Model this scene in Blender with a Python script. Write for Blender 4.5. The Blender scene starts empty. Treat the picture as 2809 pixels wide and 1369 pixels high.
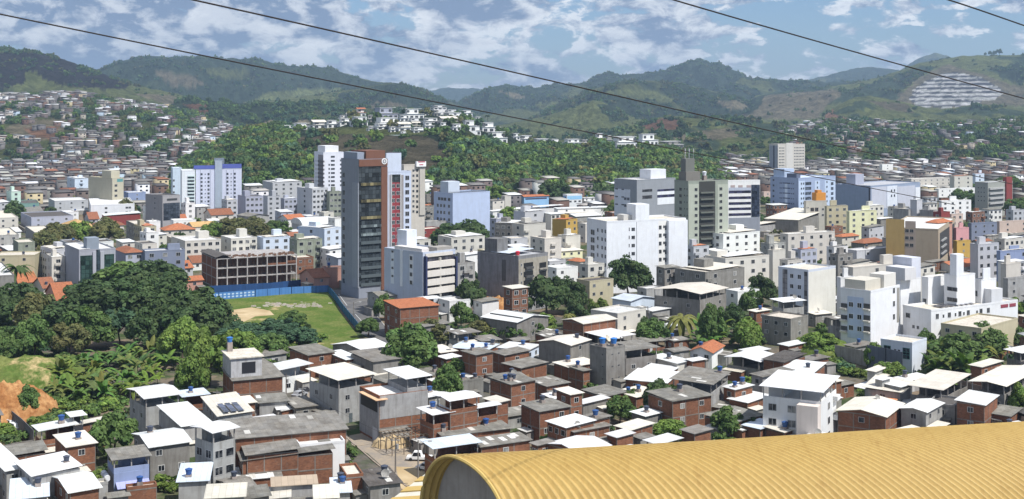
import bpy, math, random
import numpy as np
from mathutils import Matrix, Vector
random.seed(7); RNG = np.random.RandomState(11)
SC = bpy.context.scene; COL = SC.collection
# ---------------------------------------------------------------- camera, sky, sun, exposure
F = 3390.0; HZ = 300.0; CX = 1404.5; CH = 70.0        # focal length in photo pixels, horizon row, centre column, camera height
cam = bpy.data.cameras.new('camera'); camo = bpy.data.objects.new('camera', cam); COL.objects.link(camo)
camo.location = (0, 0, CH); camo.rotation_euler = (math.pi/2, 0, 0)
cam.sensor_fit = 'HORIZONTAL'; cam.sensor_width = 36; cam.lens = 36*F/2809
cam.shift_y = -(684.5-HZ)/2809; cam.clip_start = 1; cam.clip_end = 40000
SC.camera = camo
SC.view_settings.view_transform = 'Standard'; SC.view_settings.look = 'None'
SC.view_settings.exposure = 0.24; SC.view_settings.gamma = 1
SUN_AZ = (0.80, -0.60); SUN_EL = math.radians(56)
SKY_STRENGTH = 0.08
def make_world():
    w = bpy.data.worlds.new('World'); SC.world = w; w.use_nodes = True
    nt = w.node_tree; nt.nodes.clear(); N = nt.nodes.new; L = nt.links.new
    out = N('ShaderNodeOutputWorld'); bg = N('ShaderNodeBackground'); bg.inputs[1].default_value = 1.0
    sky = N('ShaderNodeTexSky'); sky.sky_type = 'NISHITA'; sky.sun_disc = False
    sky.sun_elevation = SUN_EL; sky.sun_rotation = math.atan2(SUN_AZ[0], SUN_AZ[1]); sky.altitude = 400
    sky.air_density = 1.0; sky.dust_density = 0.6; sky.ozone_density = 2.0
    def mth(op, a, b=None, c=None, clamp=False):
        n = N('ShaderNodeMath'); n.operation = op; n.use_clamp = clamp
        for i, v in enumerate((a, b, c)):
            if v is None: continue
            if isinstance(v, (int, float)): n.inputs[i].default_value = v
            else: L(v, n.inputs[i])
        return n.outputs[0]
    def sstep(v, a, b):
        n = N('ShaderNodeMapRange'); n.interpolation_type = 'SMOOTHSTEP'; L(v, n.inputs[0])
        n.inputs[1].default_value = a; n.inputs[2].default_value = b; return n.outputs[0]
    tc = N('ShaderNodeTexCoord'); sep = N('ShaderNodeSeparateXYZ'); L(tc.outputs['Generated'], sep.inputs[0])
    X, Y, Z = sep.outputs
    def noise(sx, sz, scale, det, rough, off=0.0, dist=0.0):
        c = N('ShaderNodeCombineXYZ'); L(mth('MULTIPLY', X, sx), c.inputs[0]); L(mth('MULTIPLY_ADD', Y, sx, off), c.inputs[1]); L(mth('MULTIPLY', Z, sz), c.inputs[2])
        n = N('ShaderNodeTexNoise'); n.inputs['Scale'].default_value = scale; n.inputs['Detail'].default_value = det
        n.inputs['Roughness'].default_value = rough; n.inputs['Distortion'].default_value = dist; L(c.outputs[0], n.inputs[0]); return n.outputs[0]
    big = noise(1, 3.0, 11, 9, .58, 3.1, .15)          # cloud masses
    lit = noise(1, 1.9, 38, 9, .62, 7.7, .35)        # billows inside them
    sm = noise(1, 2.4, 24, 8, .56, 1.3, .1)           # small fair-weather cumulus everywhere
    # more cloud to the west (left of the view), clear patch to the east, high veil overhead
    cov = mth('MULTIPLY_ADD', X, .34, .452)
    cov = mth('SUBTRACT', cov, mth('MULTIPLY', sstep(mth('ABSOLUTE', mth('SUBTRACT', Z, .090)), .020, .0), .05))
    body = mth('MULTIPLY_ADD', mth('SUBTRACT', lit, .5), .42, big)
    d = mth('SUBTRACT', body, cov)
    d2 = mth('SUBTRACT', mth('MULTIPLY_ADD', mth('SUBTRACT', lit, .5), .35, sm), .545)
    m = mth('MAXIMUM', sstep(d, -.03, .05), mth('MULTIPLY', sstep(d2, -.015, .05), .9))
    m = mth('MULTIPLY', m, .94)
    edge = sstep(d, .03, .20)                           # thick parts have grey undersides
    puff = sstep(mth('MULTIPLY_ADD', mth('SUBTRACT', sm, .5), .5, lit), .36, .64)
    t = mth('SUBTRACT', puff, mth('MULTIPLY', edge, .30), None, True)
    def ramp(a, b): return mth('MULTIPLY_ADD', t, b-a, a)
    cc = N('ShaderNodeCombineXYZ'); L(ramp(.19, .90), cc.inputs[0]); L(ramp(.26, .92), cc.inputs[1]); L(ramp(.40, .95), cc.inputs[2])
    sk = N('ShaderNodeVectorMath'); sk.operation = 'SCALE'; tn = N('ShaderNodeVectorMath'); tn.operation = 'MULTIPLY'; L(sky.outputs[0], tn.inputs[0]); tn.inputs[1].default_value = (.78, .94, 1.18); L(tn.outputs[0], sk.inputs[0]); sk.inputs['Scale'].default_value = SKY_STRENGTH
    hz = N('ShaderNodeMix'); hz.data_type = 'RGBA'; L(m, hz.inputs['Factor']); L(sk.outputs[0], hz.inputs['A']); L(cc.outputs[0], hz.inputs['B'])
    L(hz.outputs['Result'], bg.inputs[0]); L(bg.outputs[0], out.inputs[0])
make_world()
sl = bpy.data.lights.new('sun', 'SUN'); sl.energy = 5.0; sl.angle = math.radians(.5); sl.color = (1, .97, .91)
so = bpy.data.objects.new('sun', sl); COL.objects.link(so)
_c = math.cos(SUN_EL); so.rotation_euler = Vector((SUN_AZ[0]*_c, SUN_AZ[1]*_c, math.sin(SUN_EL))).to_track_quat('Z', 'Y').to_euler()
SC.cycles.max_bounces = 5; SC.cycles.diffuse_bounces = 2; SC.cycles.glossy_bounces = 2; SC.cycles.transmission_bounces = 2
SC.cycles.volume_bounces = 0; SC.cycles.use_denoising = True
# ---------------------------------------------------------------- numeric helpers
def P(px, py, d):                                        # point seen at photo pixel (px, py) at depth d
    return ((px-CX)/F*d, d, CH-(py-HZ)/F*d)
def G(px, py, z=0.0):                                    # ... on the ground at height z
    d = F*(CH-z)/(py-HZ); return ((px-CX)/F*d, d, z)
def proj(x, y, z): return (CX+F*x/y, HZ+F*(CH-z)/y)
def _h(ix, iy, s):
    n = (ix.astype(np.int64)*374761393+iy.astype(np.int64)*668265263+s*1442695041) & 0x7fffffff
    n = ((n ^ (n >> 13))*1274126177) & 0x7fffffff
    return ((n ^ (n >> 16)) & 0xffff)/65535.0
def vn(x, y, s=0):
    x = np.asarray(x, float); y = np.asarray(y, float)
    ix = np.floor(x); iy = np.floor(y); fx = x-ix; fy = y-iy; fx = fx*fx*(3-2*fx); fy = fy*fy*(3-2*fy)
    a = _h(ix, iy, s); b = _h(ix+1, iy, s); c = _h(ix, iy+1, s); d = _h(ix+1, iy+1, s)
    return a+(b-a)*fx+(c-a)*fy+(a-b-c+d)*fx*fy
def fbm(x, y, o=5, s=0):
    r = 0; a = .5; t = 0
    for k in range(o): r = r+a*vn(np.asarray(x)*2**k+k*17.3, np.asarray(y)*2**k-k*9.1, s+k); t += a; a *= .5
    return r/t
def inpoly(px, py, poly):
    px = np.asarray(px, float); py = np.asarray(py, float); r = np.zeros(np.broadcast(px, py).shape, bool)
    n = len(poly)
    for i in range(n):
        x0, y0 = poly[i]; x1, y1 = poly[(i+1) % n]
        if y0 == y1: continue
        r ^= ((y0 > py) != (y1 > py)) & (px < (x1-x0)*(py-y0)/(y1-y0)+x0)
    return r
# ---------------------------------------------------------------- materials
def mat(name, build, rough=.85, spec=.3):
    m = bpy.data.materials.new(name); m.use_nodes = True; nt = m.node_tree; b = nt.nodes['Principled BSDF']
    b.inputs['Roughness'].default_value = rough; b.inputs['Specular IOR Level'].default_value = spec
    build(nt, nt.nodes.new, nt.links.new, b); return m
def _mix(nt, kind, f, a, b):
    n = nt.nodes.new('ShaderNodeMix'); n.data_type = 'RGBA'; n.blend_type = kind
    for s, v in (('Factor', f), ('A', a), ('B', b)):
        if isinstance(v, (int, float)): n.inputs[s].default_value = v
        elif isinstance(v, tuple): n.inputs[s].default_value = (*v, 1)
        else: nt.links.new(v, n.inputs[s])
    return n.outputs['Result']
def _noise(nt, vec, scale, det=4, rough=.6, lo=.3, hi=.7, a=0.0, b=1.0):
    n = nt.nodes.new('ShaderNodeTexNoise'); n.inputs['Scale'].default_value = scale; n.inputs['Detail'].default_value = det; n.inputs['Roughness'].default_value = rough
    nt.links.new(vec, n.inputs[0]); r = nt.nodes.new('ShaderNodeMapRange'); nt.links.new(n.outputs[0], r.inputs[0])
    for i, v in enumerate((lo, hi, a, b)): r.inputs[i+1].default_value = v
    return r.outputs[0]
def _scaled(nt, vec, s):
    n = nt.nodes.new('ShaderNodeVectorMath'); n.operation = 'MULTIPLY'; nt.links.new(vec, n.inputs[0]); n.inputs[1].default_value = s; return n.outputs[0]
def _oc(nt): n = nt.nodes.new('ShaderNodeObjectInfo'); return n
def _pos(nt): return nt.nodes.new('ShaderNodeNewGeometry').outputs['Position']
def _obj(nt): return nt.nodes.new('ShaderNodeTexCoord').outputs['Object']
def _wallvec(nt):                                         # (x+y, z, 0) of the object's own space: continuous along axis-aligned walls
    s = nt.nodes.new('ShaderNodeSeparateXYZ'); nt.links.new(_obj(nt), s.inputs[0]); a = nt.nodes.new('ShaderNodeMath'); a.operation = 'ADD'
    nt.links.new(s.outputs[0], a.inputs[0]); nt.links.new(s.outputs[1], a.inputs[1]); c = nt.nodes.new('ShaderNodeCombineXYZ')
    nt.links.new(a.outputs[0], c.inputs[0]); nt.links.new(s.outputs[2], c.inputs[1]); return c.outputs[0]
def b_paint(nt, N, L, b):
    p = _pos(nt); o = _oc(nt)
    c = _mix(nt, 'MULTIPLY', _noise(nt, p, .35, 6, .65, .35, .75, 0, .5), o.outputs['Color'], (.80, .78, .74))
    c = _mix(nt, 'MULTIPLY', _noise(nt, _scaled(nt, p, (1.4, 1.4, .10)), 1, 6, .65, .50, .75, 0, .30), c, (.62, .59, .55))   # rain streaks
    L(c, b.inputs[0])
def b_raw(nt, N, L, b):
    p = _pos(nt); o = _oc(nt)
    c = _mix(nt, 'MULTIPLY', _noise(nt, p, .5, 8, .7, .35, .7, 0, .9), o.outputs['Color'], (.72, .70, .68))
    c = _mix(nt, 'MULTIPLY', _noise(nt, _scaled(nt, p, (1.3, 1.3, .15)), 1, 6, .65, .45, .75, 0, .8), c, (.55, .52, .50))
    L(c, b.inputs[0])
def b_brick(nt, N, L, b):
    o = _oc(nt); v = _wallvec(nt); t = N('ShaderNodeTexBrick'); L(v, t.inputs[0]); t.inputs['Scale'].default_value = 1
    t.inputs['Brick Width'].default_value = .42; t.inputs['Row Height'].default_value = .22; t.inputs['Mortar Size'].default_value = .018
    t.inputs[1].default_value = (1.1, 1.05, 1, 1); t.inputs[2].default_value = (.72, .70, .70, 1); t.inputs[3].default_value = (.85, .95, 1.0, 1)
    c = _mix(nt, 'MULTIPLY', 1.0, o.outputs['Color'], t.outputs[0])
    c = _mix(nt, 'MULTIPLY', _noise(nt, _pos(nt), .45, 6, .7, .35, .7, 0, .8), c, (.62, .62, .66))
    c = _mix(nt, 'MIX', _noise(nt, _pos(nt), 1.3, 6, .7, .56, .72, 0, .30), c, (.34, .30, .26)); L(c, b.inputs[0])
def b_sheet(nt, N, L, b):
    o = _oc(nt); v = _obj(nt); t = N('ShaderNodeTexBrick'); L(v, t.inputs[0]); t.inputs['Scale'].default_value = 1; t.offset = 0
    t.inputs['Brick Width'].default_value = 1.1; t.inputs['Row Height'].default_value = 2.3; t.inputs['Mortar Size'].default_value = .035
    t.inputs[1].default_value = (1.05, 1.05, 1.05, 1); t.inputs[2].default_value = (.86, .86, .87, 1); t.inputs[3].default_value = (.62, .62, .62, 1)
    c = _mix(nt, 'MULTIPLY', .8, o.outputs['Color'], t.outputs[0])
    c = _mix(nt, 'MULTIPLY', _noise(nt, _pos(nt), .5, 7, .65, .45, .75, 0, .45), c, (.76, .74, .71)); L(c, b.inputs[0])
    w = N('ShaderNodeTexWave'); L(v, w.inputs[0]); w.inputs['Scale'].default_value = 1.6; bp = N('ShaderNodeBump'); bp.inputs['Strength'].default_value = .35; bp.inputs['Distance'].default_value = .05
    L(w.outputs[1], bp.inputs['Height']); L(bp.outputs[0], b.inputs['Normal'])
def b_fibro(nt, N, L, b):
    o = _oc(nt); v = _obj(nt); t = N('ShaderNodeTexBrick'); L(v, t.inputs[0]); t.inputs['Scale'].default_value = 1; t.offset = 0
    t.inputs['Brick Width'].default_value = 1.1; t.inputs['Row Height'].default_value = 2.0; t.inputs['Mortar Size'].default_value = .03
    t.inputs[1].default_value = (1.12, 1.10, 1.06, 1); t.inputs[2].default_value = (.86, .86, .86, 1); t.inputs[3].default_value = (.70, .70, .70, 1)
    c = _mix(nt, 'MULTIPLY', .9, o.outputs['Color'], t.outputs[0])
    c = _mix(nt, 'MULTIPLY', _noise(nt, _pos(nt), .4, 8, .7, .40, .66, 0, .8), c, (.52, .48, .43))
    c = _mix(nt, 'MIX', _noise(nt, _pos(nt), .9, 5, .7, .60, .72, 0, .5), c, (.50, .47, .42)); L(c, b.inputs[0])
    w = N('ShaderNodeTexWave'); L(v, w.inputs[0]); w.inputs['Scale'].default_value = 1.8; bp = N('ShaderNodeBump'); bp.inputs['Strength'].default_value = .6; bp.inputs['Distance'].default_value = .08
    L(w.outputs[1], bp.inputs['Height']); L(bp.outputs[0], b.inputs['Normal'])
def b_tile(nt, N, L, b):
    o = _oc(nt); p = _pos(nt)
    c = _mix(nt, 'MULTIPLY', _noise(nt, p, 2.2, 4, .7, .4, .62, 0, .8), o.outputs['Color'], (.55, .50, .48))
    c = _mix(nt, 'MIX', _noise(nt, p, .5, 5, .7, .5, .75, 0, .5), c, (.16, .10, .07)); L(c, b.inputs[0])
    w = N('ShaderNodeTexWave'); L(_obj(nt), w.inputs[0]); w.inputs['Scale'].default_value = 1.2; bp = N('ShaderNodeBump'); bp.inputs['Strength'].default_value = .7; bp.inputs['Distance'].default_value = .08
    L(w.outputs[1], bp.inputs['Height']); L(bp.outputs[0], b.inputs['Normal'])
def b_leaf(nt, N, L, b):
    o = _oc(nt); a = N('ShaderNodeAttribute'); a.attribute_name = 'tint'
    c = _mix(nt, 'MULTIPLY', 1.0, o.outputs['Color'], a.outputs['Color']); L(c, b.inputs[0])
    tr = N('ShaderNodeBsdfTranslucent'); L(_mix(nt, 'MULTIPLY', 1.0, c, (1.1, 1.4, .5)), tr.inputs[0]); mx = N('ShaderNodeMixShader'); mx.inputs[0].default_value = .22
    L(b.outputs[0], mx.inputs[1]); L(tr.outputs[0], mx.inputs[2]); L(mx.outputs[0], nt.nodes['Material Output'].inputs[0])
def b_attr(nt, N, L, b):
    a = N('ShaderNodeAttribute'); a.attribute_name = 'tint'; p = _pos(nt)
    c = _mix(nt, 'MULTIPLY', _noise(nt, p, .045, 10, .80, .42, .58, 0, .9), a.outputs['Color'], (.42, .45, .42))
    L(c, b.inputs[0])
    n = N('ShaderNodeTexNoise'); L(p, n.inputs[0]); n.inputs['Scale'].default_value = .03; n.inputs['Detail'].default_value = 10; n.inputs['Roughness'].default_value = .78
    bp = N('ShaderNodeBump'); bp.inputs['Strength'].default_value = 1.0; bp.inputs['Distance'].default_value = 30; L(n.outputs[0], bp.inputs['Height']); L(bp.outputs[0], b.inputs['Normal'])
def b_far(nt, N, L, b):
    a = N('ShaderNodeAttribute'); a.attribute_name = 'tint'; L(a.outputs['Color'], b.inputs[0])
def b_flat(nt, N, L, b): L(_oc(nt).outputs['Color'], b.inputs[0])
def b_ground(nt, N, L, b):
    p = _pos(nt)
    c = _mix(nt, 'MIX', _noise(nt, p, .03, 6, .7, .45, .55), (.13, .12, .105), (.22, .17, .12))
    c = _mix(nt, 'MIX', _noise(nt, p, .045, 7, .7, .46, .56), c, (.06, .085, .035))
    c = _mix(nt, 'MULTIPLY', _noise(nt, p, .6, 6, .7, .4, .7, 0, .8), c, (.6, .6, .6)); L(c, b.inputs[0])
def b_grass(nt, N, L, b):
    p = _pos(nt)
    c = _mix(nt, 'MIX', _noise(nt, p, .12, 7, .7, .42, .60), (.10, .155, .035), (.18, .20, .065))
    c = _mix(nt, 'MIX', _noise(nt, p, .055, 6, .65, .60, .66), c, (.50, .38, .20))
    c = _mix(nt, 'MULTIPLY', _noise(nt, p, 1.2, 6, .75, .4, .65, 0, .9), c, (.45, .50, .40)); L(c, b.inputs[0])
def b_earth(nt, N, L, b):
    p = _pos(nt)
    c = _mix(nt, 'MIX', _noise(nt, p, .18, 7, .7, .42, .60), (.33, .155, .06), (.50, .29, .13))
    c = _mix(nt, 'MULTIPLY', _noise(nt, p, 1.0, 6, .75, .4, .65, 0, .9), c, (.6, .5, .45)); L(c, b.inputs[0])
def b_sand(nt, N, L, b):
    p = _pos(nt); L(_mix(nt, 'MULTIPLY', _noise(nt, p, .6, 7, .7, .4, .65, 0, .7), _mix(nt, 'MIX', _noise(nt, p, .15, 6, .7, .4, .6), (.42, .31, .17), (.58, .46, .29)), (.7, .66, .6)), b.inputs[0])
def b_asph(nt, N, L, b):
    p = _pos(nt)
    c = _mix(nt, 'MIX', _noise(nt, p, .2, 7, .7, .4, .65), (.10, .10, .105), (.17, .16, .15)); L(c, b.inputs[0])
def b_dust(nt, N, L, b):
    p = _pos(nt)
    c = _mix(nt, 'MIX', _noise(nt, p, .25, 7, .7, .4, .62), (.25, .22, .19), (.36, .29, .21)); L(c, b.inputs[0])
def b_glass(nt, N, L, b):
    o = _oc(nt); t = N('ShaderNodeTexBrick'); L(_wallvec(nt), t.inputs[0]); t.inputs['Scale'].default_value = 1; t.offset = 0; t.inputs['Mortar Size'].default_value = .06
    t.inputs['Brick Width'].default_value = 1.5; t.inputs['Row Height'].default_value = 1.6; t.inputs[1].default_value = (.5, .5, .5, 1); t.inputs[2].default_value = (3.2, 3.1, 2.9, 1); t.inputs[3].default_value = (.5, .5, .5, 1)  # tint varied pane by pane to imitate uneven reflections
    L(_mix(nt, 'MULTIPLY', 1.0, o.outputs['Color'], t.outputs[0]), b.inputs[0])
M = {}
for k, bf, r, s in (('paint', b_paint, .85, .25), ('raw', b_raw, .95, .1), ('brick', b_brick, .95, .1), ('sheet', b_sheet, .65, .3), ('fibro', b_fibro, .95, .1), ('tile', b_tile, .9, .2),
                    ('leaf', b_leaf, .75, .25), ('terrain', b_attr, 1, 0), ('far', b_far, .95, .1), ('flat', b_flat, .6, .3), ('ground', b_ground, 1, 0), ('grass', b_grass, 1, 0),
                    ('earth', b_earth, 1, 0), ('asphalt', b_asph, .9, .2), ('dust', b_dust, .95, .1), ('sand', b_sand, .95, .1), ('glass', b_glass, .12, .5)):
    M[k] = mat(k, bf, r, s)
# ---------------------------------------------------------------- object helpers
def link(o): COL.objects.link(o); return o
def mesh(name, verts, faces, mats, fm=None, smooth=False):
    me = bpy.data.meshes.new(name); me.from_pydata([tuple(v) for v in verts], [], faces)
    for m in (mats if isinstance(mats, (list, tuple)) else [mats]): me.materials.append(M[m] if isinstance(m, str) else m)
    if fm is not None: me.polygons.foreach_set('material_index', fm)
    if smooth: me.polygons.foreach_set('use_smooth', [True]*len(me.polygons))
    return me
def fastmesh(name, V, Q, m, tint=None, smooth=False):      # V (n,3), Q (k,4) quads or (k,3) triangles, tint (k,3) per face
    V = np.ascontiguousarray(V, np.float32); Q = np.ascontiguousarray(Q, np.int32); k = Q.shape[1]
    me = bpy.data.meshes.new(name); me.vertices.add(len(V)); me.vertices.foreach_set('co', V.ravel())
    me.loops.add(Q.size); me.loops.foreach_set('vertex_index', Q.ravel()); me.polygons.add(len(Q))
    me.polygons.foreach_set('loop_start', np.arange(0, Q.size, k, dtype=np.int32)); me.polygons.foreach_set('loop_total', np.full(len(Q), k, np.int32))
    if smooth: me.polygons.foreach_set('use_smooth', np.ones(len(Q), bool))
    me.materials.append(M[m]); me.update(calc_edges=True)
    if tint is not None:
        if len(tint) == len(V):
            at = me.color_attributes.new('tint', 'FLOAT_COLOR', 'POINT'); c = np.ones((len(V), 4), np.float32); c[:, :3] = tint
        else:
            at = me.color_attributes.new('tint', 'FLOAT_COLOR', 'CORNER'); c = np.ones((Q.size, 4), np.float32); c[:, :3] = np.repeat(tint, k, 0)
        at.data.foreach_set('color', c.ravel())
    return me
def ob(name, me, parent=None, col=None, loc=None, rot=None, sc=None):
    o = bpy.data.objects.new(name, me); link(o)
    if parent is not None: o.parent = parent
    if col is not None: o.color = (*col[:3], 1)
    if loc is not None: o.location = loc
    if rot is not None: o.rotation_euler = (0, 0, rot)
    if sc is not None: o.scale = sc
    return o
def tag(o, label=None, cat=None, group=None, kind=None):
    for k, v in (('label', label), ('category', cat), ('group', group), ('kind', kind)):
        if v: o[k] = v
    return o
BOXF = [(0, 3, 2, 1), (4, 5, 6, 7), (0, 1, 5, 4), (1, 2, 6, 5), (2, 3, 7, 6), (3, 0, 4, 7)]
class MB:                                                 # collects boxes and plates into one mesh
    def __init__(s): s.v = []; s.f = []; s.m = []
    def box(s, x0, x1, y0, y1, z0, z1, m=0, taper=0):
        n = len(s.v); t = taper
        s.v += [(x0, y0, z0), (x1, y0, z0), (x1, y1, z0), (x0, y1, z0), (x0+t, y0+t, z1), (x1-t, y0+t, z1), (x1-t, y1-t, z1), (x0+t, y1-t, z1)]
        s.f += [tuple(i+n for i in q) for q in BOXF]; s.m += [m]*6
    def hexa(s, pts, m=0):                                # 8 points, bottom ring then top ring
        n = len(s.v); s.v += list(pts); s.f += [tuple(i+n for i in q) for q in BOXF]; s.m += [m]*6
    def poly(s, pts, m=0): n = len(s.v); s.v += list(pts); s.f.append(tuple(range(n, n+len(pts)))); s.m.append(m)
    def cyl(s, x, y, z0, z1, r0, r1, n=10, m=0):
        b = len(s.v)
        for r, z in ((r0, z0), (r1, z1)): s.v += [(x+r*math.cos(2*math.pi*i/n), y+r*math.sin(2*math.pi*i/n), z) for i in range(n)]
        s.f += [(b+i, b+(i+1) % n, b+n+(i+1) % n, b+n+i) for i in range(n)]+[tuple(b+n+i for i in range(n)), tuple(b+i for i in reversed(range(n)))]; s.m += [m]*(n+2)
    def tube(s, pts, r, n=6, m=0):
        b = len(s.v); pts = [Vector(p) for p in pts]
        for i, p in enumerate(pts):
            t = (pts[min(i+1, len(pts)-1)]-pts[max(i-1, 0)]).normalized(); u = t.orthogonal().normalized() if abs(t.z) > .95 else t.cross(Vector((0, 0, 1))).normalized(); w = t.cross(u)
            rr = r[i] if isinstance(r, (list, tuple)) else r
            s.v += [tuple(p+u*(rr*math.cos(2*math.pi*k/n))+w*(rr*math.sin(2*math.pi*k/n))) for k in range(n)]
        for i in range(len(pts)-1):
            for k in range(n): s.f.append((b+i*n+k, b+i*n+(k+1) % n, b+(i+1)*n+(k+1) % n, b+(i+1)*n+k)); s.m.append(m)
        s.f += [tuple(b+k for k in range(n)), tuple(b+(len(pts)-1)*n+k for k in reversed(range(n)))]; s.m += [m, m]
    def build(s, name, mats, parent=None, col=None, **kw): return ob(name, mesh(name, s.v, s.f, mats, s.m), parent, col, **kw)
CLR = dict(W=(.80, .80, .79), C=(.61, .585, .53), G=(.40, .40, .39), K=(.27, .26, .24), B=(.27, .125, .075), b=(.60, .68, .80), L=(.40, .42, .50), l=(.20, .23, .31), N=(.50, .45, .31),
           Y=(.72, .71, .46), y=(.52, .34, .09), P=(.50, .28, .22), M=(.24, .05, .045), O=(.29, .32, .26), T=(.12, .33, .31), g=(.52, .66, .58), U=(.13, .22, .50), D=(.05, .05, .06),
           o=(.50, .185, .09), p=(.34, .14, .08), w=(.72, .72, .71), c=(.70, .65, .56), f=(.27, .26, .24), z=(.60, .66, .74), t=(.48, .38, .28), q=(.66, .44, .19), d=(.13, .12, .115), a=(.27, .33, .50), s=(.58, .46, .40), k=(.66, .34, .35), n=(.04, .05, .12), h=(.50, .51, .54), e=(.20, .34, .30))
def vary(c, r, lo=.92, hi=1.06, hue=.012): u = r.uniform(lo, hi); return tuple(v*u*(1+r.uniform(-hue, hue)) for v in c)
REG = []                                                  # what stands where: (px0, px1, ytop, yvis, depth)
FOOT = []                                                 # footprints (x, y, radius)
# ---------------------------------------------------------------- buildings
def _winmesh(frame=.06, mull=1):
    mb = MB(); f = frame
    mb.box(-.5+f, .5-f, -.02, .03, f, 1-f, 1)
    mb.box(-.5, .5, -.05, .03, 0, f, 0); mb.box(-.5, .5, -.05, .03, 1-f, 1, 0); mb.box(-.5, -.5+f, -.05, .03, f, 1-f, 0); mb.box(.5-f, .5, -.05, .03, f, 1-f, 0)
    if mull: mb.box(-.02, .02, -.045, .03, f, 1-f, 0)
    return mesh('window', mb.v, mb.f, ['flat', bpy.data.materials['pane']], mb.m)
def _pane(nt, N, L, b):
    c = _mix(nt, 'MIX', _noise(nt, _pos(nt), .9, 2, .5, .45, .6), (.012, .014, .018), (.06, .065, .07)); L(c, b.inputs[0])
mat('pane', _pane, .18, .5)
WIN = _winmesh(); WINB = _winmesh(.05, 1)
def _pane2(nt, N, L, b): L(_mix(nt, 'MIX', _noise(nt, _pos(nt), .6, 2, .5, .45, .6), (.10, .11, .12), (.30, .29, .27)), b.inputs[0])
mat('pane_blind', _pane2, .35, .5); WIN2 = WIN.copy(); WIN2.materials[1] = bpy.data.materials['pane_blind']; WIN3 = _winmesh(.04, 0)
def _tankmesh():
    mb = MB(); mb.cyl(0, 0, 0, .95, .48, .66, 12, 0); mb.cyl(0, 0, .95, 1.02, .72, .72, 12, 1); mb.cyl(0, 0, 1.02, 1.2, .66, .25, 12, 1)
    return mesh('water_tank', mb.v, mb.f, ['flat', 'flat'], mb.m)
TANK = _tankmesh()
def _dishmesh():
    mb = MB(); mb.tube([(0, 0, 0), (0, 0, .9)], .05); n = 12; R = .95
    b = len(mb.v); mb.v.append((0, -.05, .95))
    for r, h in ((.5, .06), (1, .28)):
        for i in range(n): mb.v.append((R*r*math.cos(2*math.pi*i/n), -.05-h*R+R*r*math.sin(2*math.pi*i/n)*.5, .95+R*r*math.sin(2*math.pi*i/n)*.8+h*R*.9))
    for i in range(n):
        mb.f.append((b, b+1+i, b+1+(i+1) % n)); mb.m.append(0); mb.f.append((b+1+i, b+1+n+i, b+1+n+(i+1) % n, b+1+(i+1) % n)); mb.m.append(0)
    mb.tube([(0, -.3, 1.3), (0, -1.0, 1.7)], .03); return mesh('satellite_dish', mb.v, mb.f, 'flat', mb.m)
DISH = _dishmesh()
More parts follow.
